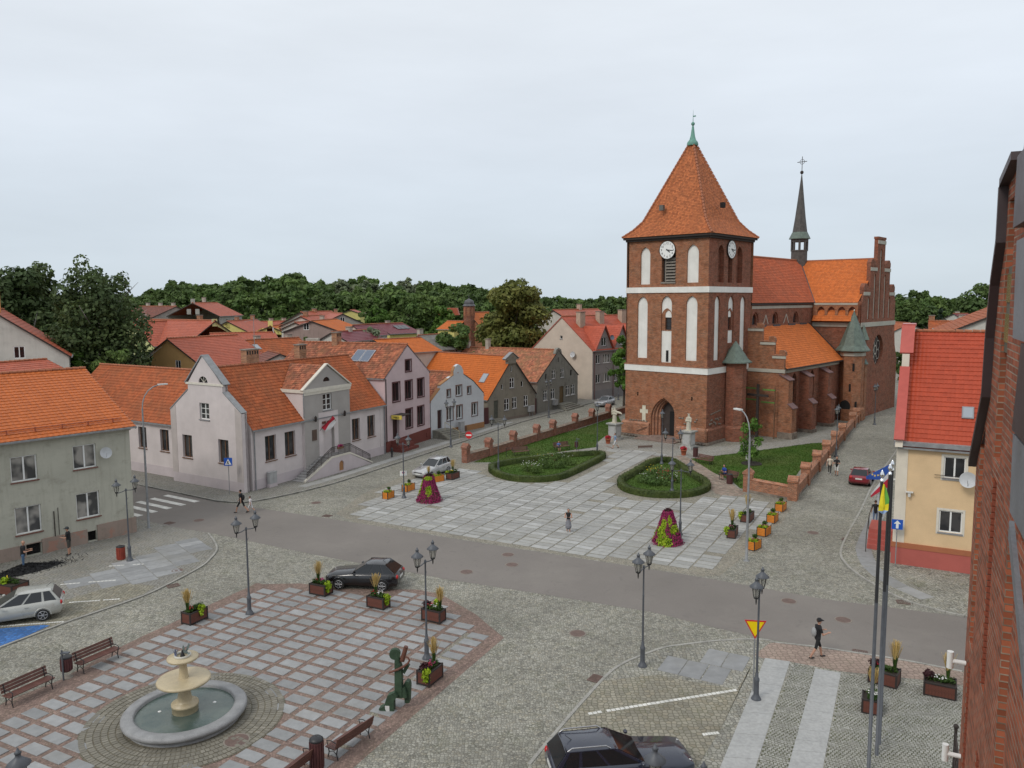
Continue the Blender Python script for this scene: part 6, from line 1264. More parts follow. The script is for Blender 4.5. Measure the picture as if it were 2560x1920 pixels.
t = fh('long lime yellow house with wide red roof and windowed gable end', (345, 140), (537, 128), 800, 12, 862, P_YGR, T_RED, right=[(-3.5, .4), (0, .4), (3.5, .4), (0, 3.0)], front=[.1, .2], ch_=[(.8, .8, CHB)])
chimney(t, 1.2, -.4, 3.5, 12.6, 1.4, 1.0, plain('white_shaft', (.55, .55, .55), .9, .08), False, 0, 'chimney_shaft')
b = MB(); tl_ = AT(430, 905, 118); b.box(-7, 9, -3, 4, 0, 3.6); o = b.build('garage', plaster('khaki_render', (.33, .31, .24), .15)); o.location = (tl_.x, tl_.y, 0); o.rotation_euler = (0, 0, R(10)); tag(o, 'flat roofed khaki annexe below the lime yellow house', 'annexe')
t = fh('large brown roofed house with two shed dormers near the wood', (350, 196), (440, 190), 766, 15, 795, P_FG, T_BRN, ch_=[(.2, .8, CHB2), (.55, .8, CHB2), (.9, .8, CHB2)])
for u in (4.5, 8.5):
    b = MB(); b.box(u - 1.1, u + 1.1, .5, 5, 11.3, 13.0); b.build('dormer', P_FW, t)
    for k in range(2): window(t, Mx((u - .95 + k, .49, 11.6), (1, 0, 0), (0, -1, 0)), .8, .8, 'far')
fh('small orange house with blue grey gable in front of the brown roof', (300, 160), (348, 156), 787, 9, 805, P_FG, T_RED, right=[(0, .5)])
fh('yellow gabled house half hidden behind the birch', (310, 178), (330, 186), 778, 9, 797, P_YEL, T_BRN)
fh('pale grey gabled house with steep red roof below the wood', (482, 178), (543, 190), 757, 12, 789, P_FG, T_RED, left=[(-1, .3), (1, .3), (0, 2.6)], front=[.3, .6, .85], ch_=[(.5, 1.2, CHB2)])
fh('yellow gabled house with plain red roof and two brick chimneys', (569, 148), (642, 160), 801, 10, 834, P_YEL, T_RED, left=[(0, 1.)], ch_=[(.35, .7, CHB), (.9, .9, CHB)])
fh('small yellow gabled house with orange roof and arched gable windows', (676, 150), (728, 160), 813, 9, 838, P_YEL, T_ORG, left=[(-1.2, .2), (1.2, .2), (0, 1.6)])
fh('low red roofed house behind the small yellow gable', (655, 172), (735, 178), 803, 8, 815, P_FW, T_RED, ch_=[(.3, .6, CHB2), (.7, .6, CHB2)])
t = fh('ochre house with broad orange roof and dark barge boards', (421, 98), (592, 108), 842, 12, 914, P_OCH, T_RED, left=[(1.5, -.5)], ch_=[], tl=(.3, .38)); skylight(t, slope((10.8, 2.0, AT(560, 885, 98).z + .35), (1, 0, 0), (0, 6, 4.2)), .9, 1.1); dish(t, (-.3, 4, 5.5), .4, (-1, -.6, .2))
fh('house with maroon ribbed roof behind the ochre house', (528, 122), (684, 126), 832, 8, 852, P_FW, T_MAR if False else T_RED, right=[(0, .6)])
fh('rough orange roofed house with skylight in the middle of the roofs', (600, 108), (745, 116), 848, 9, 905, P_BRW, T_LIB, ch_=[(.3, .5, CHB2), (.85, .5, CHB2)])
fg('small white gable with dark roof behind the library ridge', 699, 884, 96, 30, 4.5, 6, 905, P_FW, T_BRN)
fg('grey rendered house with red roof and pale gable on the slope', 753, 780, 165, -18, 11, 12, 812, P_FG, T_RED, ch_=[(5, .6, CHB)], front=[(0, .4)])
fg('white house with two stepped gables and red roofs', 752, 791, 150, -12, 8.5, 9, 815, P_FW, T_RED, front=[(-1.6, -2.2), (2.2, -2.4)], ch_=[(2, .9, CHB)])
fg('lower white gable with one dark window under the stepped gables', 738, 806, 144, -12, 5.5, 6, 822, P_FW, T_RED, front=[(0, -2.0)])
fh('old pinkish brown house with broad orange roof and bare gable', (780, 132), (842, 145), 800, 10, 828, P_BRW if False else plaster('old_pink_render', (.34, .25, .22), .35), T_ORG, left=[(-1, .3)], ch_=[(.45, .7, CHB2)])
fh('red roofed house with pale right gable at the foot of the wood', (828, 172), (856, 160), 783, 10, 812, P_FG, T_RED, right=[(0, .4)], ch_=[(.3, .8, CHB)])
fg('cottage with cream gable and maroon metal roof', 832, 830, 118, -25, 5.2, 9, 851, P_FW, T_MAR, ch_=[(4, .6, CHB2)])
fg('narrow white gable with maroon roof beside the grey willow', 884, 813, 138, -25, 4.5, 7, 838, P_FW, T_MAR)
t = fh('yellow house with maroon roof and dark solar panels', (930, 150), (1005, 156), 809, 10, 833, P_YEL, T_MAR, left=[(0, .3)], ch_=[(.55, .5, CHB2)])
for k in range(3):
    b = MB(); b.box(-.5, .5, -.85, .85, .08, .14); o = b.build('solar_panel', M_GLD2, t); o.matrix_local = slope((4.2 + k * 1.1, 2.6, AT(985, 822, 149).z + .1), (1, 0, 0), (0, 5, 2.0))
fh('house with bright orange roof rising behind the pink gable', (937, 112), (1050, 118), 847, 9, 880, P_FW, T_ORG, ch_=[])
fh('old shed with grey slate roof beside the bushes', (1048, 122), (1104, 126), 837, 9, 872, P_FG, T_SLT, ch_=[(.1, .9, CHB2)])
b = MB(); q = AT(988, 870, 108); b.box(-.9, .9, -.5, .5, q.z - 2, q.z + 1.2); o = b.build('chimney_stack', CHB2); o.location = (AT(782, 858, 112).x, 112, 0); tag(o, 'wide grey rendered chimney stack behind the mossy roof', 'chimney')
# old chapel with brick turret
t = fh('chapel with orange roof and brick ridge turret under a dark dome', (1172, 158), (1222, 168), 781, 12, 862, B_OLD, T_ORG, left=[(0, 1)], name='chapel')
q = AT(1173, 800, 158); tp = thing('chapel_turret', 'octagonal red brick chapel turret with dark curved metal dome', 'turret', (q.x, q.y, 0), .3)
b = MB(); b.lathe([(1.15, 6), (1.15, AT(1173, 764, 158).z)], 8, 0, sm=False, caps=False); b.build('drum', B_SIDE, tp)
z = AT(1173, 764, 158).z; b = MB(); b.lathe([(1.35, z - .1), (1.32, z), (1.0, z + .35), (1.02, z + .6), (.85, z + 1.0), (.35, z + 1.25), (.05, z + 1.45), (.03, z + 2.4)], 8, 0, sm=False, caps=False); b.build('dome', plain('dark_dome', (.075, .075, .08), .5, .2), tp)
for k in range(8): an = k * math.pi / 4 + math.pi / 8; b = MB(); M_ = Matrix.Rotation(an, 4, 'Z'); b.slab(arch(-.3, .3, z - 2.0, z - .4, 4, .6), -1.12, -1.08, 0, M_); b.build('blind_window', B_OLD, tp)
fh('low cream house with orange roof left of the chapel turret', (1120, 160), (1160, 158), 803, 7, 822, P_YEL, T_ORG)
fg('pale house with red roof and window behind the apartment house', 1384, 775, 152, -38, 10, 16, 808, P_FW, T_RED, front=[(2.3, -.2)], ch_=[(9, 1, CHB3)])
# right of the church
fh('white house with orange roof beyond the church corner', (2225, 190), (2275, 178), 806, 10, 836, P_FW, T_LIB, front=[.3, .6])
fh('house with wide orange roof behind the peach house', (2325, 120), (2408, 118), 803, 9, 835, P_FW, T_LIB, ch_=[(.95, .9, CHB2), (.05, .8, CHB)])
fh('house with purple hipped roof among the trees', (2385, 200), (2418, 200), 784, 14, 806, P_FW, T_MAR, ch_=[(.3, .5, CHB2)])
fh('steep orange roof rising at the edge of the brick gable', (2470, 88), (2520, 70), 770, 10, 832, P_FW, T_LIB)
fg('distant yellow house front glimpsed among the trees', 876, 775, 205, 0, 5, 6, 783, P_YEL, T_RED)
b = MB(); q = AT(1080, 770, 230); b.slab([(-3, q.z - 2), (3, q.z - 2), (2.4, q.z), (-2.4, q.z)], 0, 5, 0); o = b.build('red_roof', T_RED); o.location = (AT(1121, 770, 225).x, 225, 0); tag(o, 'bit of red roof showing among the trees left of the chapel', 'roof')

# ================================================================== trees
F_DK = foliage('leaf_dark', (0.064, 0.106, 0.031), (0.102, 0.151, 0.043), .12); F_MD = foliage('leaf_mid', (0.076, 0.132, 0.034), (0.125, 0.183, 0.049), .15); F_GR = foliage('leaf_greyish', (0.123, 0.157, 0.084), (0.174, 0.197, 0.113), .15); F_OL = foliage('leaf_olive', (0.098, 0.118, 0.028), (0.196, 0.196, 0.052), .25); F_BR = foliage('leaf_bright', (.070, .14, .022), (.10, .17, .034), .2)
F_BI = foliage('leaf_birch', (0.053, 0.084, 0.031), (0.090, 0.125, 0.043), .2); F_WI = foliage('leaf_willow', (.14, .19, .11), (.20, .25, .15), .4); F_CO = foliage('leaf_conifer', (.018, .034, .020), (.030, .050, .026), .3, trans=.05); F_YO = foliage('leaf_young', (.075, .16, .025), (.12, .22, .04), .8); F_HE = foliage('leaf_hedge', (.036, .056, .010), (.066, .086, .018), .9, trans=.1)
F_LIME = foliage('leaf_lime', (.24, .36, .015), (.34, .44, .03), 2.); F_GRN = foliage('leaf_green', (.035, .075, .015), (.06, .11, .02), 2.); F_PUR = foliage('leaf_purple', (.045, .016, .020), (.065, .022, .026), 2.)
M_BRK = plain('bark', (.065, .052, .042), .95, .3, 2, bump=.4); M_BIR = plain('birch_bark', (.33, .32, .30), .9, .35, 1.5)
def crown(mode, h, r, n, size, mat, name='crown', base=.25, seed=0, nc=40, flat=.8):
    rg = np.random.default_rng(seed); cs, rs_ = [], []
    for k in range(nc):
        u = rg.random(); z = h * (base + (1 - base) * u)
        if mode == 'round': w_ = r * math.sqrt(max(.05, 1 - ((u - .45) / .6) ** 2))
        elif mode == 'oval': w_ = r * math.sqrt(max(.04, 1 - ((u - .38) / .66) ** 2))
        elif mode == 'cone': w_ = r * (1 - u) ** .9 + .05
        else: w_ = r * math.sqrt(max(.05, 1 - ((u - .5) / .56) ** 2))
        a = rg.random() * 6.283; q = w_ * rg.random() ** .45 * .85; cs.append((q * math.cos(a), q * math.sin(a), z)); rs_.append(r * rg.uniform(.2, .38) * (.6 if mode == 'cone' else 1) * (.75 if u > .85 else 1))
    P, N = clump_points(cs, rs_, n, rg, .6, flat)
    if mode == 'weep':
        k = rg.random(len(P)) < .6; dr = rg.random(len(P)) ** 1.5 * h * .24; P[k, 2] -= dr[k]; P[:, 2] = np.maximum(P[:, 2], h * .08)
    return leaf_mesh(name, P, N + np.array([0, 0, .35]), size, mat, 1.0 if mode != 'weep' else .7, .55, rg)
def trunk_mesh(h, r, mat, seed=0, lean=0., limbs=7, top=.8, spread=.3):
    rg = random.Random(seed); b = MB(); pts = [Vector((lean * h * (k / 6) ** 1.3 + rg.uniform(-.02, .02) * h * (k > 0), rg.uniform(-.015, .015) * h * (k > 0), h * top * k / 6)) for k in range(7)]
    b.path(pts, [r * (1 - .8 * k / 6) * (1.35 if k == 0 else 1) for k in range(7)], 7)
    for k in range(limbs):
        i = 2 + k % 4; p = pts[i]; a = k * 2.4 + rg.random(); q = p + Vector((math.cos(a) * h * spread * .5, math.sin(a) * h * spread * .5, h * .12)); e_ = q + Vector((math.cos(a) * h * spread * .4, math.sin(a) * h * spread * .4, h * .1)); b.path([p, q, e_], [r * .38, r * .22, r * .05], 5)
    return mesh_from('trunk', b.v, b.f, b.m, b.sm, mat)
def tree(name, label, P, h, cm, tm, group=None, s=1., rz=0., cat='tree', sw=1.):
    t = thing(name, label, cat, P, rz, group); t.scale = (s * sw, s * sw, s); link('crown', cm, t); link('trunk', tm, t); return t
def tree_at(name, label, px, pyt, D, r, mode, n, size, mat, pyb=None, bark=None, seed=1, nc=40, base=.25, cat='tree', flat=.8, group=None):
    p = AT(px, pyt, D); h = p.z; cm = crown(mode, h, r, n, size, mat, base=base, seed=seed, nc=nc, flat=flat)
    return tree(name, label, (p.x, p.y, 0), h, cm, trunk_mesh(h, max(.08, h * .018), bark or M_BRK, seed), group, cat=cat)
tree_at('birch_tree', 'big dark birch at the left edge behind the white house', 70, 680, 100, 6.2, 'oval', 15000, .36, F_BI, seed=3, nc=70, bark=M_BIR, base=.12)
tree_at('birch_tree', 'tallest birch with drooping branches and pale limbs at the left', 235, 652, 92, 5.6, 'weep', 18000, .32, F_BI, seed=5, nc=60, bark=M_BIR, base=.3)
tree_at('birch_tree', 'leaning crown of the pair of birches, right hand part', 290, 735, 96, 3.2, 'weep', 6000, .3, F_BI, seed=8, nc=26, bark=M_BIR, base=.25)
tree_at('broadleaf_tree', 'tree at the far left edge of the view', -60, 700, 120, 6, 'oval', 6000, .45, F_BI, seed=31)
tree_at('bush', 'dark green bush under the drooping birch', 285, 868, 88, 3.0, 'round', 5000, .22, F_MD, seed=9, nc=30, base=.1, cat='bush')
tree_at('spruce_tree', 'small dark spruce beside the khaki annexe', 372, 882, 98, 1.7, 'cone', 4000, .2, F_CO, seed=10, nc=40, base=.05)
tree_at('broadleaf_tree', 'big olive green tree standing between the chapel and the apartment house', 1282, 706, 140, 6.6, 'oval', 20000, .42, F_OL, seed=12, nc=90, base=.08)
tree_at('bush', 'rounded dark green bush tree left of the big olive tree', 1140, 812, 122, 3.7, 'round', 9000, .28, F_MD, seed=13, nc=40, base=.05, cat='tree')
tree_at('broadleaf_tree', 'bright green round tree in front of the wood', 944, 749, 195, 3.1, 'round', 3500, .42, F_BR, seed=14, nc=30, base=.15)
tree_at('broadleaf_tree', 'large round dark green tree left of the chapel turret', 1052, 743, 182, 5.6, 'round', 9000, .45, F_MD, seed=15, nc=60, base=.05)
tree_at('broadleaf_tree', 'lower right shoulder tree beside the large round one', 1105, 772, 178, 4.2, 'round', 5000, .42, F_BR, seed=16, nc=40, base=.05)
tree_at('willow_tree', 'silvery grey green willow between the roofs', 922, 808, 124, 2.9, 'round', 5000, .26, F_WI, seed=17, nc=34, base=.1)
tree_at('climber_tree', 'green creeper covered tree beside the left edge of the tower', 1562, 845, 112, 2.3, 'oval', 4000, .25, F_YO, seed=18, nc=30, base=.3)
tree_at('spruce_tree', 'tall dark spruce among the houses on the right', 2352, 772, 170, 3.0, 'cone', 4000, .4, F_CO, seed=19, nc=40, base=.05)
tree_at('bush', 'round dark bush by the white house beyond the church', 2265, 858, 150, 2.4, 'round', 3000, .28, F_DK, seed=20, nc=20, base=.05, cat='bush')
tree_at('broadleaf_tree', 'dark tree behind the purple roof at the right', 2460, 722, 230, 9, 'oval', 7000, .6, F_DK, seed=21, nc=50, base=.05)
for k, (px, py, D, r) in enumerate(((835, 838, 112, 1.2), (770, 843, 120, 1.0), (985, 800, 168, 3.6), (900, 786, 188, 3.4), (850, 790, 186, 3.), (1010, 800, 170, 3.), (590, 812, 190, 3), (620, 806, 196, 3.4), (660, 792, 205, 3.4), (710, 790, 205, 3.4), (815, 778, 210, 4), (560, 785, 205, 3.6), (440, 770, 225, 4), (1330, 800, 150, 2.6), (180, 870, 88, 2.2), (640, 770, 225, 3.6))):
    tree_at('broadleaf_tree', 'small garden tree among the red roofs', px, py, D, r, 'round', 1800, .3 if D < 150 else .45, (F_MD, F_DK, F_BR)[k % 3], seed=40 + k, nc=18, base=.05, group='garden trees between the houses')
# the wood: a row of single trees standing out, and the mass behind them
var = [(crown('round', 20, 6.2, 2600, 1.0, m_, base=.1, seed=60 + k, nc=46), trunk_mesh(20, .3, M_BRK, 60 + k)) for k, m_ in enumerate((F_DK, F_MD, F_DK, F_GR, F_MD, F_DK))]
SKY = [(-200, 705), (0, 718), (250, 745), (340, 738), (385, 728), (417, 714), (455, 706), (490, 716), (535, 702), (575, 716), (616, 699), (660, 704), (727, 691), (764, 693), (800, 703), (850, 698), (884, 697), (941, 699), (1016, 703), (1060, 704), (1117, 705), (1174, 715), (1212, 727), (1260, 722), (1332, 733), (1400, 742), (1500, 741), (1580, 744), (1700, 742), (1900, 735), (2240, 734), (2288, 731), (2324, 732), (2367, 747), (2420, 748), (2461, 735), (2600, 730)]
def sky_y(px):
    for i in range(len(SKY) - 1):
        if SKY[i][0] <= px <= SKY[i + 1][0]: q = (px - SKY[i][0]) / (SKY[i + 1][0] - SKY[i][0]); return SKY[i][1] + q * (SKY[i + 1][1] - SKY[i][1])
    return 745
rg = random.Random(5)
def wood(px, py, D, j):
    p = AT(px, py, D); h = max(5, p.z); grey = 820 < px < 1060 and D > 300; cm, tm = var[3 if grey and rg.random() < .7 else rg.choice((0, 1, 2, 4, 5))]
    tree('woodland_tree', 'tree in the dense dark green wood behind the town', (p.x, p.y + rg.uniform(-6, 6), 0), h, cm, tm, 'trees of the wood behind the town', h / 20, rg.random() * 6.28, sw=rg.uniform(.85, 1.15) * max(1, min(1.7, 14 / h)))
for row, (D, dy, st) in enumerate(((355, 0, 27), (325, 12, 27), (295, 26, 30), (265, 40, 34))):
    px = -120 + row * 9
    while px < 1600:
        if not (row and px < 330 and False): wood(px + rg.uniform(-6, 6), sky_y(px) + dy + rg.uniform(-3, 7) + (9 if rg.random() < .15 else 0), D, row)
        px += st * rg.uniform(.85, 1.15)
for row, (D, dy, st) in enumerate(((360, 0, 30), (320, 14, 30), (280, 30, 34))):
    px = 2180
    while px < 2620: wood(px + rg.uniform(-6, 6), sky_y(px) + dy + rg.uniform(-2, 8), D, row); px += st * rg.uniform(.85, 1.15)
cs = []; rs_ = []
for px in np.arange(-400, 3000, 24):
    for D in (380, 410, 450):
        p = AT(px, sky_y(px) + 10, D); cs.append((p.x, p.y, max(3, p.z - 6))); rs_.append(7.5); cs.append((p.x, p.y, max(2, p.z - 14))); rs_.append(8)
P, N = clump_points(cs, rs_, 26000, nrg, .6, .9); o = link('wood', leaf_mesh('wood', P, N + np.array([0, 0, .4]), 1.5, F_DK)); o['kind'] = 'stuff'; o['label'] = 'dark mass of the wood behind the front row of trees'; o['category'] = 'wood'
b = MB(); rows = [[], []]
for k in range(140): a = -60 + 120 * k / 139; x = 7000 * math.sin(R(a)); y = 7000 * math.cos(R(a)); h = 26 + 20 * math.sin(k * .21 + 1.0) + 12 * math.sin(k * .53) + 5 * math.sin(k * 1.7) + (32 if -32 < a < -24 else 0); rows[0].append((x, y, -1)); rows[1].append((x * 1.1, y * 1.1, max(6, h)))
b.grid(rows, 0); struct(b.build('hills', plain('far_forest', (.035, .055, .04), .95, .2, .002)))
# young tree in the right-hand lawn
g = G(1879, 1160); cm = crown('oval', 4.3, 1.25, 1500, .13, F_YO, base=.2, seed=77, nc=34); tree('young_tree', 'young light green tree in a ring of mulch on the church lawn', (g.x, g.y, 0), 4.3, cm, trunk_mesh(4.3, .06, M_BRK, 77, top=.9))
b = MB(); b.lathe([(1.0, .0), (.95, .09), (.4, .13), (0.01, .13)], 20, 0, (g.x, g.y, .012), False, False); o = b.build('mulch', plain('mulch', (.028, .022, .017), .95, .4, 6, bump=.6)); o['kind'] = 'stuff'; o['label'] = 'dark ring of mulch round the young tree'; o['category'] = 'mulch'
# ================================================================== street furniture
M_LMP = plain('lamp_grey', (.085, .092, .105), .5, .15, 4); M_BLM = plain('black_metal', (.022, .022, .024), .45, .1)
M_WOOD = plain('bench_wood', (.115, .048, .036), .6, .25, 5, fine=.15); M_PLB = plain('planter_brown', (.125, .042, .028), .6, .25, 5); M_PLF = plain('planter_frame', (.030, .022, .020), .6, .1); M_ORB = plain('orange_board', (.60, .20, .022), .6, .18, 4); M_SOIL = plain('soil', (.035, .026, .02), .95, .3, 6)
lgm = NT('lantern_glass'); tb = lgm.n('ShaderNodeBsdfTransparent'); tb.inputs[0].default_value = (.9, .9, .88, 1); lgm.col((.45, .44, .40)); lgm.rough(.15); msx = lgm.n('ShaderNodeMixShader'); msx.inputs[0].default_value = .38; lgm.l(tb.outputs[0], msx.inputs[1]); lgm.l(lgm.b.outputs[0], msx.inputs[2]); lgm.l(msx.outputs[0], lgm.out.inputs[0]); M_LGL = lgm.m
def pw(a, b_=None): return G(*a) if b_ is None else (G(*a) + G(*b_)) / 2
# ---- double-armed lantern posts
LM = {}
b = MB(); b.lathe([(.21, 0), (.21, .06), (.17, .14), (.115, .24), (.105, .32), (.10, .78), (.115, .84), (.115, .92), (.075, .98), (.062, 1.15), (.05, 1.18)], 12); LM['base'] = mesh_from('base', b.v, b.f, b.m, b.sm, M_LMP)
b = MB(); b.lathe([(.05, 1.15), (.042, 3.2), (.05, 3.24), (.04, 3.3), (.036, 4.42), (.055, 4.45), (.055, 4.56), (.01, 4.62)], 8); b.path([(0, 0, 3.85), (.16, .05, 4.0)], .014); LM['pole'] = mesh_from('pole', b.v, b.f, b.m, b.sm, M_LMP)
b = MB(); b.path([(-.62, 0, 4.42), (-.3, 0, 4.44), (0, 0, 4.5), (.3, 0, 4.44), (.62, 0, 4.42)], .024); LM['arm'] = mesh_from('arm', b.v, b.f, b.m, b.sm, M_LMP)
b = MB(); b.lathe([(.012, -.22), (.03, -.12), (.03, .0), (.10, .03), (.105, .09)], 6)
for k in range(6): a = k * math.pi / 3; b.path([(.10 * math.cos(a), .10 * math.sin(a), .08), (.175 * math.cos(a), .175 * math.sin(a), .50)], .012, 4)
LM['lantern'] = mesh_from('lantern', b.v, b.f, b.m, b.sm, M_BLM)
b = MB(); b.lathe([(.27, .49), (.275, .51), (.10, .66), (.065, .70), (.065, .78), (.085, .79), (.05, .83), (.012, .92)], 12); LM['lamp_hood'] = mesh_from('lamp_hood', b.v, b.f, b.m, b.sm, M_LMP)
b = MB(); b.lathe([(.098, .09), (.168, .49)], 6, 0, sm=False, caps=False); LM['glass'] = mesh_from('glass', b.v, b.f, b.m, b.sm, M_LGL)
def lamp(P, ang, lab, single=False):
    t = thing('street_lamp', lab, 'street lamp', P, ang, 'old style lantern posts'); 
    for n in ('base', 'pole') + (() if single else ('arm',)): link(n, LM[n], t)
    for x in ((0,) if single else (-.62, .62)):
        l_ = link('lantern', LM['lantern'], t, (x, 0, 4.5 if single else 4.42)); link('lamp_hood', LM['lamp_hood'], l_); link('glass', LM['glass'], l_)
    return t
def lamp_px(base, la, lb, lab):
    p = G(*base); a, c = G(*la, 4.4), G(*lb, 4.4); return lamp(p, math.atan2((c - a).y, (c - a).x), lab)
for base, la, lb_, lab in (((325, 1403), (309.5, 1246), (359.4, 1234), 'twin lantern post before the grey block, beside the red bin'), ((624, 1536), (592, 1347), (642.7, 1330), 'twin lantern post at the far left corner of the fountain square'), ((1067, 1648), (1044, 1432), (1085.8, 1409), 'twin lantern post by the green sculpture on the fountain square'), ((1606, 1668), (1596, 1446.8), (1623, 1425.6), 'twin lantern post alone on the cobbled corner with moss at its foot'), ((1890, 1751), (1886, 1515.5), (1902, 1487), 'twin lantern post hiding part of the yellow triangle sign'), ((1010, 1246), (992.6, 1113.7), (1025, 1118.8), 'twin lantern post carrying a white plate among the orange planters'), ((1127, 1118), (1118, 1020.6), (1135.5, 1017.8), 'twin lantern post before the small white house'), ((1246, 1178), (1228, 1065), (1260, 1066), 'twin lantern post at the tip of the left hedge bed'), ((1372, 1044), (1365.8, 966), (1379, 963.4), 'twin lantern post before the dark grey house'), ((1700, 1338), (1678, 1178.6), (1723, 1182), 'twin lantern post behind the two coloured flower cone'), ((1680, 1228), (1662, 1108), (1701, 1110), 'twin lantern post standing inside the right hedge bed'), ((2090, 1142), (2086, 1037), (2097, 1027), 'twin lantern post by the church wall behind the two girls'), ((2186, 1062), (2184, 964), (2195, 960), 'distant twin lantern post beside the church wall pillars'), ((1545.4, 999.5), (1539, 933), (1551, 930), 'far twin lantern post in front of the apartment house')): lamp_px(base, la, lb_, lab)
lamp(G(1493, 1133), 0, 'single lantern post at the church end of the left hedge bed', True); lamp(G(1654, 1160), 0, 'single lantern post at the church end of the right hedge bed', True)
lamp((3.42 + .5, 17.95 - .37, 0), R(143), 'lantern post in front of the dark blue estate car, only its top in view'); lamp((-11.98 - .5, 17.78 - .2, 0), R(30), 'lantern post at the bottom left, only its top in view')
# ---- tall street lights
def tall(P, h, tip, lab):
    t = thing('street_light', lab, 'street light', P, 0, 'tall street lights'); d = Vector(tip) - Vector(P); d.z = 0
    b = MB(); b.lathe([(.19, 0), (.19, .03), (.09, .04), (.085, 1.2), (.055, h - 1.6)], 10); b.build('pole', M_ZINC, t)
    b = MB(); b.path([Vector((0, 0, h - 1.65))] + [Vector((d.x * q ** 2, d.y * q ** 2, h - 1.65 + 1.6 * math.sin(q * 1.45) / math.sin(1.45))) for q in (.2, .4, .6, .8, 1)], .04); b.build('arm', M_ZINC, t)
    n = d.normalized(); e_ = Vector((d.x, d.y, h - .05)); b = MB(); M_ = Matrix.Translation(e_) @ Matrix.Rotation(math.atan2(n.y, n.x), 4, 'Z'); b.box(-.1, .55, -.12, .12, -.04, .05, 0, M_); b.build('lamp_head', M_SILLW, t)
p = G(372, 1320); tall(p, 10.2, AT(400, 990, p.y + 1.0), 'tall grey street light with curved arm beside the zebra crossing'); p = G(1866, 1402); tall(p, 9.3, p + Vector((-.35, .9, 0)), 'tall grey street light at the corner of the church square')
# ---- traffic signs
def board(q, t_, mat, parent, M, name, y=0.): b = MB(); b.slab(q, y - t_, y, 0); o = b.build(name, mat, parent); o.matrix_local = M; return o
M_SB = plain('sign_blue', (.012, .085, .42), .4, .03); M_SR = plain('sign_red', (.55, .02, .025), .4, .03); M_SY = plain('sign_yellow_face', (.85, .62, .0), .4, .03)
def signpost(P, h, face, name, lab, r=.03):
    t = thing(name, lab, 'road sign', P, face); b = MB(); b.path([(0, .04, 0), (0, .04, h)], r, 8); b.build('post', M_ZINC, t); return t
def fc(P): return math.atan2(P.y, P.x) - math.pi / 2
p = G(574, 1239); t = signpost(p, 3.15, fc(p) - .25, 'crossing_sign', 'blue square pedestrian crossing sign on a thin post by the library corner'); Mz = Matrix.Translation((0, 0, 2.85))
board(rect(-.33, -.33, .66, .66), .02, M_SB, t, Mz, 'sign_plate'); board([(-.26, -.24), (.26, -.24), (0, .24)], .004, M_WH, t, Mz, 'white_triangle', -.022); board([(-.05, -.05), (.03, -.05), (.05, -.18), (.0, -.2), (-.02, -.1), (-.1, -.19), (-.13, -.16), (-.06, -.04), (-.07, .02), (-.02, .08), (.03, .04), (.06, -.02), (.02, -.01)], .004, M_CBK, t, Mz, 'walking_figure', -.03)
p = G(1172.8, 1156); t = signpost(p, 3.0, fc(p) - .3, 'no_entry_sign', 'round red no entry sign beside the old brick pillar'); Mz = Matrix.Translation((0, 0, 2.75)); board(circle(0, 0, .36), .02, M_SR, t, Mz, 'sign_plate'); board(rect(-.27, -.07, .54, .14), .004, M_WH, t, Mz, 'white_bar', -.022)
p = AT(1888, 1572, 30.6); t = signpost(Vector((p.x, p.y, 0)), p.z + .35, fc(p) + .15, 'give_way_sign', 'yellow give way triangle with red edge behind the lantern post'); Mz = Matrix.Translation((0, 0, p.z)); board([(-.43, .36), (.43, .36), (0, -.42)], .02, M_SR, t, Mz, 'sign_plate'); board([(-.345, .305), (.345, .305), (0, -.32)], .004, M_SY, t, Mz, 'yellow_face', -.022)
p = G(2238, 1419); t = signpost(p, 2.95, fc(p) + .1, 'one_way_sign', 'square blue one way sign with white arrow at the peach house'); Mz = Matrix.Translation((0, 0, 2.65)); board(rect(-.3, -.3, .6, .6), .02, M_SB, t, Mz, 'sign_plate'); board([(-.07, -.24), (.07, -.24), (.07, .04), (.19, .04), (0, .25), (-.19, .04), (-.07, .04)], .004, M_WH, t, Mz, 'white_arrow', -.022)
p = G(1010, 1244); q = thing('no_stopping_plate', 'white plate with small blue and red round no stopping sign on the lantern post', 'road sign', (p.x, p.y - .1, 2.05), fc(p)); board(rect(-.28, -.2, .56, .4), .02, M_WH, q, Matrix(), 'sign_plate'); board(circle(0, .06, .1, 14), .004, M_SR, q, Matrix(), 'red_ring', -.022); board(circle(0, .06, .07, 14), .004, M_SB, q, Matrix(), 'blue_disc', -.027); board([(-.05, .0), (.0, .05), (.05, .1), (.06, .12), (-.06, .02)], .003, M_SR, q, Matrix(), 'red_stroke', -.032)
# ---- flagpoles and flags
FP = [G(2206, 1176, 10.45), G(2226, 1160, 10.45), G(2232, 1143, 10.55)]
for P, lab in zip(FP, ('left of the three grey flagpoles, with the yellow and green flag', 'middle of the three grey flagpoles, with the white and red flag', 'right of the three grey flagpoles, with the blue flag')):
    t = thing('flagpole', lab, 'flagpole', (P.x, P.y, 0), 0, 'flagpoles before the town hall'); b = MB(); b.lathe([(.10, 0), (.10, .05), (.062, .06), (.055, 6)], 10); b.build('pole', M_LMP, t); b = MB(); b.lathe([(.056, 6), (.05, 10.1)], 10); b.build('upper_pole', plain('dark_pole', (.03, .031, .034), .4, .1), t)
    b = MB(); b.lathe([(.06, 10.08), (.06, 10.16), (.035, 10.17), (.035, 10.22), (.075, 10.26), (.085, 10.31), (.01, 10.46)], 10); b.build('finial', plain('chrome', (.75, .75, .75), .12, .03, 3, 1.), t)
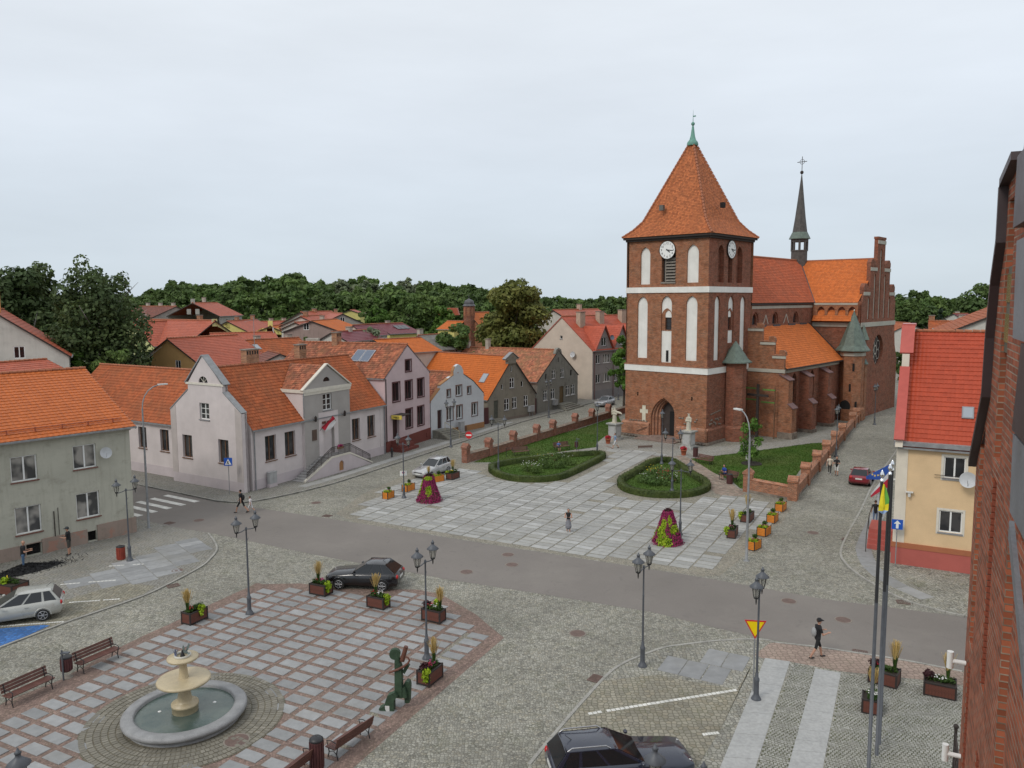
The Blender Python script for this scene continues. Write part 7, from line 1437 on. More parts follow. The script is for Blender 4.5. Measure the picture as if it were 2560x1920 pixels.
def cloth(corners, nu, nv, wob, Y):
    """grid between four photo corners (top-left, top-right, bottom-right, bottom-left) with ripples in depth"""
    a, b_, c, d = (AT(x, y, Yv) for (x, y), Yv in zip(corners, Y)); return [[a.lerp(b_, j / nu).lerp(d.lerp(c, j / nu), i / nv) + Vector((0, wob * math.sin(j * 1.6 + i * .5), 0)) for j in range(nu + 1)] for i in range(nv + 1)]
y1, y2, y3 = FP[0].y, FP[1].y, FP[2].y
t = flag('town_flag', 'yellow and green flag hanging limp from the left flagpole', [(FP[0].x + .05, y1, 9.9), (FP[0].x + .05, y1, 8.9)], (cloth([(2208, 1209), (2212, 1212), (2222, 1248), (2198, 1268)], 6, 4, .04, (y1 - .07, y1 - .07, y1 - .2, y1 - .15)) + cloth([(2197, 1270), (2222, 1250), (2219, 1276), (2197, 1278)], 6, 3, .04, (y1 - .15, y1 - .2, y1 - .2, y1 - .15))[1:] + cloth([(2198, 1279), (2219, 1277), (2210, 1284), (2204, 1284)], 6, 1, .02, (y1 - .15, y1 - .2, y1 - .2, y1 - .15))[1:], lambda a, c: 2 if a > 6 else (1 if c > 3 and a < 5 else 0)), [M_FY, M_FG2, plain('flag_pale_blue', (.25, .38, .62), .8)])
flag('national_flag', 'white and red flag blowing left from the middle flagpole', [(FP[1].x - .05, y2, 9.9), (FP[1].x - .05, y2, 8.9)], (cloth([(2222, 1180), (2196, 1206), (2177, 1234), (2222, 1216)], 5, 5, .06, (y2, y2 - .3, y2 - .6, y2)) if False else [[AT(2222 - 45 * j / 6, 1181 + 36 * i / 5 + (54 - 36 * i / 5 * .75) * (j / 6) ** 1.1, y2 - .4 * j / 6 + .06 * math.sin(j * 1.7)) for j in range(7)] for i in range(6)], lambda a, c: 0 if a < 2 else 1), [M_FW, M_FR])
t = flag('european_flag', 'blue flag with golden stars blowing left from the right flagpole', [(FP[2].x - .05, y3, 9.9), (FP[2].x - .05, y3, 8.9)], ([[AT(2226 - 61 * j / 7, 1160 + 40 * i / 5 * (1 - .82 * j / 7) + 31 * (j / 7), y3 - .35 * j / 7 + .05 * math.sin(j * 1.5)) for j in range(8)] for i in range(6)], lambda a, c: 0), [M_FB])
for px, py in ((2203, 1190), (2195, 1188), (2187, 1189), (2181, 1186), (2205, 1182)):
    p = AT(px, py, y3 - .5) - Vector(FP[2]) ; p = AT(px, py, y3 - .42); b = MB(); q = [(.042 * (1 if k % 2 == 0 else .45) * math.sin(k * math.pi / 5), .042 * (1 if k % 2 == 0 else .45) * math.cos(k * math.pi / 5)) for k in range(10)]; b.slab(q, -.004, 0, 0); o = b.build('star', plain('flag_gold', (.8, .6, .1), .6), t); o.location = p - t.location
# ---- planters
def grass_tuft(P, h, n, mat, name, parent, spread=.14):
    b = MB(); m1, m2 = 0, 1
    for k in range(n):
        a = rnd.random() * 6.283; r0 = .05 * rnd.random(); s_ = rnd.gauss(0, spread); x0, y0 = r0 * math.cos(a), r0 * math.sin(a); hh = h * rnd.uniform(.75, 1.05); x1, y1 = x0 + abs(s_) * math.cos(a), y0 + abs(s_) * math.sin(a); w_ = .008; d = Vector((-math.sin(a), math.cos(a), 0)) * w_
        p0, p1, p2 = Vector((x0, y0, 0)), Vector((x0 + (x1 - x0) * .3, y0 + (y1 - y0) * .3, hh * .55)), Vector((x1, y1, hh))
        b.face([p0 - d, p0 + d, p1 + d, p1 - d], m1); b.face([p1 - d * 1.8, p1 + d * 1.8, p2 + d, p2 - d], m2)
    o = b.build(name, [F_GRN, mat], parent, P); return stuff(o)
M_STRAW = foliage('straw_plumes', (.46, .33, .12), (.56, .42, .18), 3., trans=.2); M_FLW = plain('flower_white', (.75, .75, .72), .7, .05); M_FLR = plain('flower_red', (.50, .02, .04), .7, .15); M_FLP = plain('flower_pink', (.48, .06, .20), .7, .15); M_FLY = plain('flower_yellow', (.75, .55, .02), .7, .1); M_FLM = plain('flower_magenta', (.26, .012, .085), .75, .3, 6)
def leaves_at(name, parent, cs, rs_, n, size, mat, kind='stuff'):
    P, N = clump_points(cs, rs_, n, nrg, .3, .8); o = link(name, leaf_mesh(name, P, N + np.array([0, 0, .3]), size, mat), parent); o['kind'] = kind; return o
def flowers(parent, pts, r, mat):
    b = MB()
    for p in pts: b.ball(p, (r, r, r * .6), 5)
    return stuff(b.build('flowers', mat, parent))
PLB = {}
def planter(p0, p1, p2, lab, seed, h=.62, tuft=.25, lime=None, fl=(M_FLR, M_FLW), tufth=1.15, dark=False):
    """brown slatted box: corners left, front, right measured on the ground"""
    a, c, d = (G(*q) for q in (p0, p1, p2)); u, v = c - a, d - c
    if u.length < .45: u = u.normalized() * .6
    L_, W_ = u.length, max(.5, min(1.45, v.length)); ang = math.atan2(u.y, u.x); L_ = max(.5, min(1.5, L_))
    t = thing('flower_planter', lab, 'planter', c - u.normalized() * L_, ang, 'brown planters with grasses and flowers')
    for x in (0, L_ - .07):
        for y in (0, W_ - .07): b = MB(); b.box(x, x + .07, y, y + .07, 0, h + .04); b.build('corner_post', M_PLF, t)
    for q in ((.07, L_ - .07, .0, .05, h - .04, h + .02), (.07, L_ - .07, W_ - .05, W_, h - .04, h + .02), (0, .05, .07, W_ - .07, h - .04, h + .02), (L_ - .05, L_, .07, W_ - .07, h - .04, h + .02), (.07, L_ - .07, .0, .05, .06, .12), (L_ - .05, L_, .07, W_ - .07, .06, .12), (0, .05, .07, W_ - .07, .06, .12)): b = MB(); b.box(*q); b.build('rail', M_PLF, t)
    for (n, ax) in ((max(3, int(L_ / .12)), 'x'), (max(3, int(W_ / .12)), 'y')):
        for k in range(n):
            ln = (L_ if ax == 'x' else W_) - .14; q0, q1 = .07 + ln * (k + .02) / n, .07 + ln * (k + .98) / n
            for far in (0, 1):
                key = (ax, round(q1 - q0, 3), h)
                if key not in PLB: bb = MB(); bb.box(0, q1 - q0, 0, .02, .1, h - .04) if ax == 'x' else bb.box(0, .02, 0, q1 - q0, .1, h - .04); PLB[key] = mesh_from('slat', bb.v, bb.f, bb.m, bb.sm, M_PLB)
                link('slat', PLB[key], t, (q0, W_ - .035 if far else .015, 0) if ax == 'x' else (L_ - .035 if far else .015, q0, 0))
    b = MB(); b.box(.04, L_ - .04, .04, W_ - .04, .1, h - .03); b.build('soil', M_SOIL, t)
    cx, cy = L_ / 2, W_ / 2; lg = L_ >= W_; pos = lambda q, o=0: (L_ * q, cy + o, h) if lg else (cx + o, W_ * q, h)
    leaves_at('greenery', t, [Vector(pos(q)) + Vector((0, 0, .08)) for q in (.2, .35, .5, .65, .8)], [.2] * 5, 420, .06, F_GRN)
    if dark: leaves_at('dark_leaves', t, [Vector(pos(.15)) + Vector((0, 0, .2))], [.22], 200, .07, F_PUR)
    if tuft is not None: grass_tuft(pos(tuft), tufth, 190, M_STRAW, 'grass_plume', t)
    r = random.Random(seed)
    for i, m_ in enumerate(fl): flowers(t, [Vector(pos(.3 + .25 * i + r.uniform(-.13, .13), r.uniform(-.16, .16))) + Vector((0, 0, r.uniform(.14, .26))) for _ in range(13)], .04, m_)
    if lime is not None: lp = Vector(lime) if len(lime) == 3 else Vector((lime[0] * L_, lime[1] * W_, h)); leaves_at('lime_trailer', t, [lp + Vector((0, 0, .05)), lp + Vector((0, -.03, -.12)), lp + Vector((.02, -.05, -.3))], [.2, .19, .13], 260, .075, F_LIME)
    return t
planter((452.8, 1561), (475.9, 1566.8), (523, 1546.5), 'long brown planter nearest the two benches, with pale grass plume', 1, lime=(.6, .75, .68), tuft=.15, fl=(M_FLR,))
planter((772.5, 1486.5), (812, 1494.4), (837, 1484), 'brown planter at the bonnet of the black hatchback', 2, lime=(1.0, .4), tuft=.35, fl=(M_FLR, M_FLP))
planter((915.8, 1518.7), (958.2, 1528.2), (978.2, 1518), 'brown planter with red and white flowers behind the black hatchback', 3, lime=(1.0, .5), tuft=.35, fl=(M_FLR, M_FLW))
planter((1052.5, 1551.3), (1099.4, 1562.4), (1117.4, 1552.3), 'brown planter with plume at its right end behind the lantern post', 4, lime=(.45, .8, .75), tuft=.85, fl=(M_FLR, M_FLW), dark=True)
planter((1040.8, 1712.7), (1073.7, 1721.3), (1110, 1693.7), 'brown planter beside the green sculpture with lime leaves spilling over', 5, lime=(.75, .02), tuft=.8, fl=(M_FLR, M_FLP), dark=True)
planter((1115, 1199.7), (1130, 1201.8), (1148.9, 1195), 'dark brown planter in front of the old brick pillar', 6, lime=(.0, .2), tuft=.5, fl=(M_FLY, M_FLW))
planter((1815.7, 1347), (1839, 1349.6), (1851.6, 1336.8), 'brown planter left of the tall street light, the nearer of two', 7, lime=(.0, .1), tuft=.35, fl=(M_FLP, M_FLW), tufth=1.3)
planter((1850, 1306.7), (1874, 1310), (1883.6, 1298), 'brown planter partly hidden by the tall street light, the farther of two', 8, lime=(.0, .1), tuft=.5, fl=(M_FLW,), tufth=1.3)
planter((2307, 1740.6), (2391, 1758), (2408, 1738), 'long brown planter close to the town hall wall with white flowers', 9, lime=None, tuft=.72, fl=(M_FLW, M_FLW), dark=True, h=.6)
planter((2168, 1708), (2241, 1728), (2255, 1710), 'brown planter behind the flagpoles at the pink paving', 10, lime=(.3, .5, .62), tuft=.85, fl=(M_FLR,), dark=True, tufth=1.3)
planter((2152, 1786), (2206, 1797), (2214, 1775), 'brown planter half hidden by the flagpoles, nearest the window', 11, lime=None, tuft=.9, fl=(M_FLW, M_FLW), tufth=1.0)
planter((-24, 1485), (30, 1495), (45, 1478), 'brown planter with lime leaves behind the silver estate car at the left edge', 12, lime=(.6, .3, .75), tuft=None, fl=(M_FLY,))
OB = {}
def orange(p0, p1, p2, lab, seed):
    a, c, d = (G(*q) for q in (p0, p1, p2)); u, v = c - a, d - c; L_, W_ = max(.55, min(1.0, u.length)), max(.5, min(1.15, v.length)); ang = math.atan2(u.y, u.x); h = .58
    t = thing('orange_planter', lab, 'planter', c - u.normalized() * L_, ang, 'small orange slatted planters')
    for x in (0, L_ - .05):
        for y in (0, W_ - .05): b = MB(); b.box(x, x + .05, y, y + .05, 0, h + .06); b.build('corner_post', M_PLF, t)
    for k in range(5):
        z0 = .06 + k * .104
        for q in ((.05, L_ - .05, .005, .03), (.05, L_ - .05, W_ - .03, W_ - .005), (.005, .03, .05, W_ - .05), (L_ - .03, L_ - .005, .05, W_ - .05)):
            key = tuple(round(e_, 2) for e_ in (q[1] - q[0], q[3] - q[2]))
            if key not in OB: bb = MB(); bb.box(0, key[0], 0, key[1], 0, .09); OB[key] = mesh_from('board', bb.v, bb.f, bb.m, bb.sm, M_ORB)
            link('board', OB[key], t, (q[0], q[2], z0))
    b = MB(); b.box(.03, L_ - .03, .03, W_ - .03, .05, h - .06); b.build('soil', M_SOIL, t)
    leaves_at('lime_leaves', t, [(L_ * .25, W_ * .25, h + .03), (L_ * .75, W_ * .3, h + .03), (L_ * .5, W_ * .7, h)], [.2, .2, .2], 240, .06, F_LIME); leaves_at('greenery', t, [(L_ * .5, W_ * .6, h + .25)], [.17], 110, .07, F_GRN)
    r = random.Random(seed); flowers(t, [(L_ * r.uniform(.15, .85), W_ * r.uniform(.2, .8), h + r.uniform(.06, .16)) for _ in range(12)], .04, M_FLP)
zz = lambda o, s_, *q: [(o[0] + a * s_, o[1] + c * s_) for a, c in q]
for q, lab in ((zz((1780, 1050), .241, (375, 1350), (440, 1365), (480, 1322)), 'orange planter right behind the foot of the tall street light'), (zz((1780, 1050), .241, (460, 1200), (555, 1218), (590, 1178)), 'second orange planter up from the tall street light'), (zz((1780, 1050), .241, (562, 1065), (652, 1078), (683, 1042)), 'third orange planter up from the tall street light'), (zz((1780, 1050), .241, (648, 948), (735, 960), (767, 922)), 'orange planter nearest the new brick wall'), (zz((820, 1180), .2351, (577, 290), (635, 298), (717, 272)), 'orange planter farthest left on the church square'), (zz((820, 1180), .2351, (782, 212), (842, 220), (918, 187)), 'orange planter behind the lantern post with the white plate'), ([(1079, 1206), (1086, 1208), (1097, 1201)], 'orange planter hidden behind the magenta flower cone')): orange(*q, lab, len(lab))
# ---- flower cones
def cone_bed(P, lab, h, rb, rt, mix, plume, seed):
    t = thing('flower_cone', lab, 'flower tower', P, 0); rg_ = np.random.default_rng(seed); n = 5200; z = rg_.random(n) ** 1.1 * h; q = z / h; r = (rb + (rt - rb) * q ** .8) * (1 + .06 * rg_.normal(0, 1, n)); a = rg_.random(n) * 6.283
    Pp = np.column_stack([r * np.cos(a), r * np.sin(a), z + .05]); N = np.column_stack([np.cos(a), np.sin(a), np.full(n, .4)]); pat = np.zeros(n, int)
    for (a0, z0, ra, rz) in mix: dd = ((np.angle(np.exp(1j * (a - a0))) / ra) ** 2 + ((z - z0) / rz) ** 2) < 1 + .3 * rg_.normal(0, 1, n); pat[dd] = 1
    for k, (m_, nm, sz) in enumerate(((M_FLM, 'magenta_flowers', .055), (F_LIME, 'lime_leaves', .075))):
        o = link(nm, leaf_mesh(nm, Pp[pat == k], N[pat == k], sz, m_, rs=rg_), t); o['kind'] = 'stuff'
    b = MB(); b.lathe([(rb * .9, 0), (rt * .85, h), (.01, h + .05)], 14); b.build('core', F_GRN, t); leaves_at('dark_top', t, [(0, 0, h + .05)], [rt * .8], 260, .07, F_PUR)
    if plume: grass_tuft((0, 0, h), .8, 130, M_STRAW, 'grass_plume', t, .1)
cone_bed(G(1072.7, 1253), 'magenta flower cone with one lime patch and a grass plume on top', 2.05, 1.02, .36, [(-1.5, .95, .36, .36), (-1.6, 1.9, .9, .14), (-2.9, 1.2, .25, .7)], True, 1); cone_bed(G(1668.5, 1358), 'flower cone mottled magenta and lime with a dark leafy tip', 2.15, 1.02, .3, [(-2.2, .5, .4, .5), (-1.2, 1.0, .3, .3), (-2.3, 1.3, .35, .4), (-1.5, 1.6, .25, .3), (-.7, 1.1, .35, .25), (-2.6, .9, .3, .3), (-1.75, .25, .3, .3), (1, 1, .6, .5), (2.5, .6, .5, .5)], False, 2)
# ---- hedges and rose beds
def hedge(P, wd, h, lab):
    t = thing('hedge', lab, 'hedge'); a = P; c = offset(P, wd); n = len(P); rows = [[(x, y, 0) for x, y in a], [(x * .5 + q[0] * .06 + x * .44, y * .94 + q[1] * .06, h * .85) for (x, y), q in zip(a, c)], [(x * .85 + q[0] * .15, y * .85 + q[1] * .15, h) for (x, y), q in zip(a, c)], [(x * .15 + q[0] * .85, y * .15 + q[1] * .85, h) for (x, y), q in zip(a, c)], [(q[0], q[1], 0) for q in c]]
    b = MB(); b.grid(rows, 0, True, True); b.build('core', F_HE, t); Pp, N = [], []
    for i in range(n):
        p, q, pi, qi = (Vector(v) for v in (a[i], a[(i + 1) % n], c[i], c[(i + 1) % n])); L_ = (q - p).length; k = int(L_ * 150)
        for _ in range(k):
            s_, r = rnd.random(), rnd.random() * (2 * h + wd); o_ = p.lerp(q, s_); w_ = pi.lerp(qi, s_); nn = (o_ - w_).normalized()
            if r < h: Pp.append((o_.x, o_.y, r)); N.append((nn.x, nn.y, .2))
            elif r < h + wd: m_ = o_.lerp(w_, (r - h) / wd); Pp.append((m_.x, m_.y, h)); N.append((0, 0, 1))
            else: Pp.append((w_.x, w_.y, r - h - wd)); N.append((-nn.x, -nn.y, .2))
    o = link('leaves', leaf_mesh('leaves', np.array(Pp), np.array(N), .06, F_HE, jitter=.4), t); o['kind'] = 'stuff'
hedge(HB1, .62, .5, 'low clipped hedge ring of the long left flower bed'); hedge(HB2, .62, .5, 'low clipped hedge ring of the rounded triangular right flower bed')
def shrub(px, py, r, h, lab, fls, mat=None, cat='rose bush', n=520):
    g = G(px, py); t = thing('rose_bush', lab, cat, g, 0, 'shrubs in the hedged flower beds'); leaves_at('foliage', t, [(rnd.gauss(0, r * .35), rnd.gauss(0, r * .35), h * q) for q in (.35, .55, .75, .6, .45)], [r * .6] * 5, n, .075, mat or F_MD)
    b = MB(); b.path([(0, 0, 0), (.03, .02, h * .6)], .02); b.build('stem', M_BRK, t)
    for m_, k in fls: flowers(t, [(rnd.gauss(0, r * .55), rnd.gauss(0, r * .55), h * rnd.uniform(.75, 1.12)) for _ in range(k)], .045, m_)
for px, py, r, h, lab, fls in ((1318, 1180, .85, .95, 'rose bush with white blooms at the left of the long bed', ((M_FLW, 22),)), (1340, 1183, .8, .9, 'rose bush with white and pink blooms at the front of the long bed', ((M_FLW, 18), (M_FLP, 3))), (1358, 1172, .85, .9, 'dense green bush in the middle of the long bed', ()), (1362, 1157, .8, 1.0, 'bush with a few yellow blooms at the back of the long bed', ((M_FLY, 4),)), (1392, 1160, .8, 1.25, 'tall red flowering plant at the back of the long bed', ((M_FLR, 3),)), (1388, 1172, .85, .9, 'low green bush right of centre in the long bed', ((M_FLP, 1),)), (1410, 1160, .7, 1.0, 'rose bush with white blooms at the right of the long bed', ((M_FLW, 12),)), (1425, 1163, .6, .55, 'bluish low plant at the right tip of the long bed', ())): shrub(px, py, r, h, lab, fls)
for px, py, r, h, lab, fls in ((1612, 1207, .7, .8, 'low rose bush with white blooms at the left of the triangular bed', ((M_FLW, 7),)), (1626, 1196, .7, 1.0, 'yellow flowering rose bush in the triangular bed', ((M_FLY, 16),)), (1648, 1192, .75, 1.0, 'yellow and white rose bush at the back of the triangular bed', ((M_FLY, 8), (M_FLW, 4))), (1633, 1212, .85, .8, 'dense green bush at the front of the triangular bed', ((M_FLW, 3),)), (1655, 1202, .8, .95, 'rose bush with deep red blooms in the triangular bed', ((M_FLR, 18),)), (1672, 1200, .7, .95, 'red rose bush near the lantern post of the triangular bed', ((M_FLR, 10),)), (1660, 1214, .8, .7, 'reddish green bush at the front of the triangular bed', ((M_FLR, 6),)), (1690, 1206, .6, .8, 'white dotted bush at the right of the triangular bed', ((M_FLW, 7),))): shrub(px, py, r, h, lab, fls)
# ---- fountain
t = thing('fountain', 'round granite fountain with two tiers of pale stone bowls', 'fountain', (FC.x, FC.y, 0)); M_GRN = plain('fountain_granite', (.25, .25, .25), .55, .18, 2.5, fine=.18); M_SND = plain('fountain_sandstone', (.47, .39, .25), .4, .15, 1.5, fine=.08)
b = MB(); b.lathe([(2.06, 0), (2.06, .12), (2.02, .13), (2.02, .2), (2.14, .2), (2.2, .22), (2.27, .3), (2.27, .38), (2.2, .45), (1.86, .46), (1.8, .43), (1.78, .1)], 56, 0, caps=False); b.build('basin', M_GRN, t)
wm_ = NT('fountain_water'); wm_.col(wm_.mix(wm_.rng(wm_.noise(wm_.pos(), 1.2, 3), .35, .65, 0, 1), (.055, .085, .075), (.10, .125, .105))); wm_.rough(.05); wm_.bump(wm_.noise(wm_.pos(), 9, 3, .6, 1.2), .35, .03)
b = MB(); b.lathe([(1.8, .33), (.3, .33)], 48, 0, sm=False, caps=False); b.build('water', wm_.m, t)
b = MB(); b.lathe([(.48, .1), (.48, .55), (.5, .56), (.5, .66), (.3, .68), (.27, .8), (.22, 1.1), (.2, 1.4)], 24); b.build('pedestal', M_SND, t); b = MB(); b.lathe([(.2, 1.35), (.5, 1.4), (.85, 1.47), (.97, 1.53), (.99, 1.58), (.96, 1.63), (.9, 1.64), (.14, 1.66)], 36, caps=False); b.build('lower_bowl', M_SND, t)
b = MB(); b.lathe([(.2, 1.62), (.17, 1.75), (.14, 2.1), (.13, 2.32)], 16); b.build('stem', M_SND, t); b = MB(); b.lathe([(.13, 2.28), (.35, 2.33), (.55, 2.4), (.58, 2.45), (.56, 2.5), (.1, 2.52)], 32, caps=False); b.build('upper_bowl', M_SND, t)
b = MB(); b.lathe([(.3, 2.5), (.32, 2.55), (.3, 2.6), (.26, 2.59), (.25, 2.53)], 28, caps=False); b.build('top_ring', plain('ring_stone', (.5, .48, .42), .5, .1, 4), t); b = MB(); b.lathe([(.1, 2.5), (.06, 2.62), (.03, 2.75)], 8); b.build('nozzle', M_BLM, t)
for q in ((.9, .6), (-.95, -.1)): b = MB(); b.lathe([(.07, .335), (.05, .35), (.001, .352)], 10, 0, (q[0], q[1], 0)); b.build('underwater_lamp', M_WH, t)
def bird(P, rz, lab, c, sc_=1.):
    t = thing('bird', lab, 'bird', P, rz, 'birds on the fountain'); b = MB(); b.ball((0, 0, .12 * sc_), (.13 * sc_, .06 * sc_, .065 * sc_), 8); b.ball((.13 * sc_, 0, .21 * sc_), .04 * sc_, 6); b.tube((.08 * sc_, 0, .14 * sc_), (.13 * sc_, 0, .21 * sc_), .035 * sc_, .03 * sc_, 6); b.tube((.16 * sc_, 0, .205 * sc_), (.2 * sc_, 0, .195 * sc_), .012 * sc_, .003, 5); b.build('body', c, t)
    for s_ in (-1, 1):
        b = MB(); b.grid([[(.07 * sc_, s_ * .05 * sc_, .15 * sc_), (-.05 * sc_, s_ * .05 * sc_, .15 * sc_)], [(.04 * sc_, s_ * .1 * sc_, .3 * sc_), (-.1 * sc_, s_ * .09 * sc_, .28 * sc_)], [(-.06 * sc_, s_ * .12 * sc_, .46 * sc_), (-.14 * sc_, s_ * .11 * sc_, .4 * sc_)]], 0); b.build('wing', c, t)
    b = MB(); b.face([(-.1 * sc_, -.03, .12 * sc_), (-.1 * sc_, .03, .12 * sc_), (-.26 * sc_, .05, .1 * sc_), (-.26 * sc_, -.05, .1 * sc_)]); b.build('tail', c, t)
    for s_ in (-.02, .02): b = MB(); b.path([(0, s_, 0), (0, s_, .09 * sc_)], .006, 4); b.build('leg', M_BLM, t)
bird((FC.x + .14, FC.y - .05, 2.58), 2.5, 'grey green bird landing on the top ring of the fountain', plain('bird_grey', (.12, .15, .14), .6, .2), 1.0); bird((FC.x - .28, FC.y + .02, 2.5), 2.0, 'bluish pigeon with raised wings on the upper bowl', plain('pigeon_blue', (.09, .10, .16), .6, .2), .9)
# ---- carved wooden sculpture
p = G(997, 1772); t = thing('wooden_sculpture', 'dark green carved wooden figure holding a brown pole and curved branch', 'sculpture', p, R(-8)); M_SGR = plain('green_carved_wood', (.030, .060, .032), .65, .35, 4, fine=.2, bump=.3); M_SBR = plain('brown_carved_wood', (.12, .045, .028), .6, .3, 6, bump=.3)
S_ = .00196; sx = lambda u: (u - 280) * S_; sz = lambda v: (1440 - v) * S_
def carve(q, y0, y1, nm, mt): b = MB(); b.slab([(sx(a), sz(c)) for a, c in q], y0, y1, 0); o = b.build(nm, mt, t); md = o.modifiers.new('bevel', 'BEVEL'); md.width = .05; md.segments = 2; return o
carve([(215, 1180), (230, 420), (260, 380), (310, 400), (365, 560), (365, 1180)], -.13, .13, 'trunk', M_SGR); carve([(60, 1480), (40, 1250), (90, 1110), (240, 1030), (300, 1110), (220, 1200), (215, 1490)], -.28, -.02, 'kneeling_leg', M_SGR); carve([(395, 1330), (380, 930), (430, 870), (490, 880), (510, 960), (490, 1320)], .05, .33, 'upright_leg', M_SGR); carve([(240, 1010), (420, 960), (460, 1180), (230, 1180)], -.1, .2, 'hips', M_SGR)
b = MB(); b.tube((sx(232), -.09, sz(285)), (sx(232) - .03, .09, sz(285)), .215, .215, 18); b.build('head', M_SGR, t); b = MB(); b.tube((sx(265), 0, sz(250)), (sx(275), 0, sz(430)), .09, .12, 10); b.build('neck', M_SGR, t)
b = MB(); b.tube((sx(365), .02, sz(430)), (sx(455), .02, sz(125)), .10, .085, 10); b.build('pole', M_SBR, t); b = MB(); b.path([(sx(u), -.17, sz(v)) for u, v in ((125, 640), (300, 570), (440, 490), (510, 430), (545, 370), (520, 310), (465, 295))], [.045, .05, .05, .042, .036, .032, .03], 8); b.build('branch', M_SBR, t)
carve([(370, 640), (470, 470), (520, 520), (420, 690)], -.05, .12, 'arm', M_SGR); carve([(-90, 1390), (20, 1330), (60, 1420), (-60, 1440)], -.3, .0, 'foot', M_SGR); b = MB(); b.box(sx(40), sx(130), -.295, -.283, sz(1425), sz(1315)); b.build('plate', M_SILLW, t)
# ---- benches
def bench_parts():
    P_ = {}
    for nm, q in (('seat_slat', (-.95, .95, 0, .085, 0, .035)), ('back_slat', (-.95, .95, 0, .03, 0, .11))): b = MB(); b.box(*q); P_[nm] = mesh_from(nm, b.v, b.f, b.m, b.sm, M_WOOD)
    b = MB(); b.path([(0, -.26, 0), (0, -.2, .22), (0, -.24, .42)], .022, 5); b.path([(0, .22, 0), (0, .16, .2), (0, .2, .42), (0, .3, .86)], .022, 5); b.path([(0, -.24, .42), (0, .2, .42)], .02, 5); b.path([(0, -.26, .42), (0, -.3, .6), (0, -.1, .65), (0, .24, .6)], .018, 5); b.path([(0, -.2, .22), (0, 0, .3), (0, .16, .2)], .014, 5); P_['cast_frame'] = mesh_from('cast_frame', b.v, b.f, b.m, b.sm, M_BLM); return P_
BP = bench_parts()
def bench(a, c, lab, flip=False, at=None, ang=None):
    """front feet measured at a and c; seat faces the viewer side unless flipped"""
    if at is None: A, B = G(*a), G(*c); d = (B - A).normalized(); n = Vector((-d.y, d.x, 0)); m_ = (A + B) / 2 + n * (.26 if not flip else .26); ang = math.atan2(d.y, d.x)
    else: m_ = at
    t = thing('bench', lab, 'bench', m_, ang + (math.pi if flip else 0), 'wooden benches with cast iron frames')
    for x in (-.82, .82): link('cast_frame', BP['cast_frame'], t, (x, 0, 0))
    for k in range(5): link('seat_slat', BP['seat_slat'], t, (0, -.26 + k * .094, .435))
    for k in range(3): o = link('back_slat', BP['back_slat'], t, (0, .22 + k * .035, .52 + k * .125)); o.rotation_euler = (-.25, 0, 0)
    return t
bench((24.6, 1773.6), (140, 1720), 'bench at the left edge of the fountain square'); bench((205, 1688), (302, 1645), 'bench above the barrel bin at the left of the fountain square'); bench((845, 1905), (929, 1846), 'bench facing the fountain, seen from behind beside the dark capped bin', True); bench(None, None, 'bench cut off by the bottom edge beside the dark capped bin', at=G(735, 1950), ang=R(64) + math.pi)
bench((1283, 1142), (1326.7, 1137.5), 'empty bench on the left church lawn'); bench((1388, 1129), (1427.6, 1124.5), 'bench on the left church lawn with a seated child')
bench(None, None, 'empty bench on the edge of the right church lawn', at=G(1760, 1160), ang=R(-52)); bench(None, None, 'bench on the right church lawn with a man in blue', at=G(1814, 1203) + Vector((.3, .3, 0)), ang=R(-57))
# ---- bins, bollards, boxes
def bin_(P, lab, mat, r=.21, h=.72, pole=False, hood=None):
    t = thing('litter_bin', lab, 'litter bin', P); z0 = .3 if pole else .04
    b = MB(); b.lathe([(r * .8 if pole else r, z0), (r, z0 + .1), (r, z0 + h - .1), (r * .92, z0 + h)], 16, 0, caps=False); b.lathe([(.01, z0 + .02), (r * .85, z0 + .02)], 16, 0, caps=False); b.build('body', mat, t)
    for k in range(16): a = k * math.pi / 8; b = MB(); b.box(r - .002, r + .02, -.03, .03, z0 + .06, z0 + h - .05, 0, Matrix.Rotation(a, 4, 'Z')); b.build('slat', mat, t)
    b = MB(); b.lathe([(r * .93, z0 + h - .02), (r * 1.05, z0 + h), (r * 1.05, z0 + h + .05), (r * .7, z0 + h + (.12 if hood else .06)), (.01, z0 + h + (.14 if hood else .0))], 16, 0, caps=False); b.build('rim', M_BLM, t)
    if pole: b = MB(); b.path([(0, -r - .05, 0), (0, -r - .05, 1.35)], .035); b.box(-.04, .3, -r - .12, -r + .05, 1.2, 1.25); b.build('post', M_LMP, t)
    b = MB(); b.lathe([(.24, 0), (.24, .035), (.01, .04)], 14, 0, caps=False); b.build('foot', m_conc, t); return t
M_BINR = plain('bin_red', (.30, .05, .028), .6, .2, 4); M_BIND = plain('bin_maroon', (.085, .028, .028), .6, .2, 4)
bin_(G(303, 1399), 'bright red round bin beside the lantern post before the grey block', M_BINR, .24, .78); bin_(G(168, 1694), 'maroon barrel bin on a post between the two left benches', M_BIND, .22, .6, True); bin_(G(793, 1922), 'dark capped bin at the bottom edge beside the bench', M_BIND, .23, 1.0, False, True); bin_(G(1441, 1125), 'dark bin on the left church lawn beside the bench', M_BIND, .18, .6, True); bin_(G(1738.6, 1143), 'maroon bin beside the saint statue on the forecourt', M_BIND, .23, .95); bin_(G(1824, 1210), 'maroon bin at the end of the seated man\'s bench', M_BIND, .25, .8)
def bollard(P, lab, h=1.0): t = thing('hydrant', lab, 'hydrant', P); b = MB(); b.lathe([(.14, 0), (.14, .1), (.1, .14), (.1, h * .75), (.13, h * .78), (.13, h * .86), (.06, h)], 12); b.build('body', M_BLM, t); b = MB(); b.tube((-.18, 0, h * .62), (.18, 0, h * .62), .05, .05, 8); b.build('outlet', M_BLM, t)
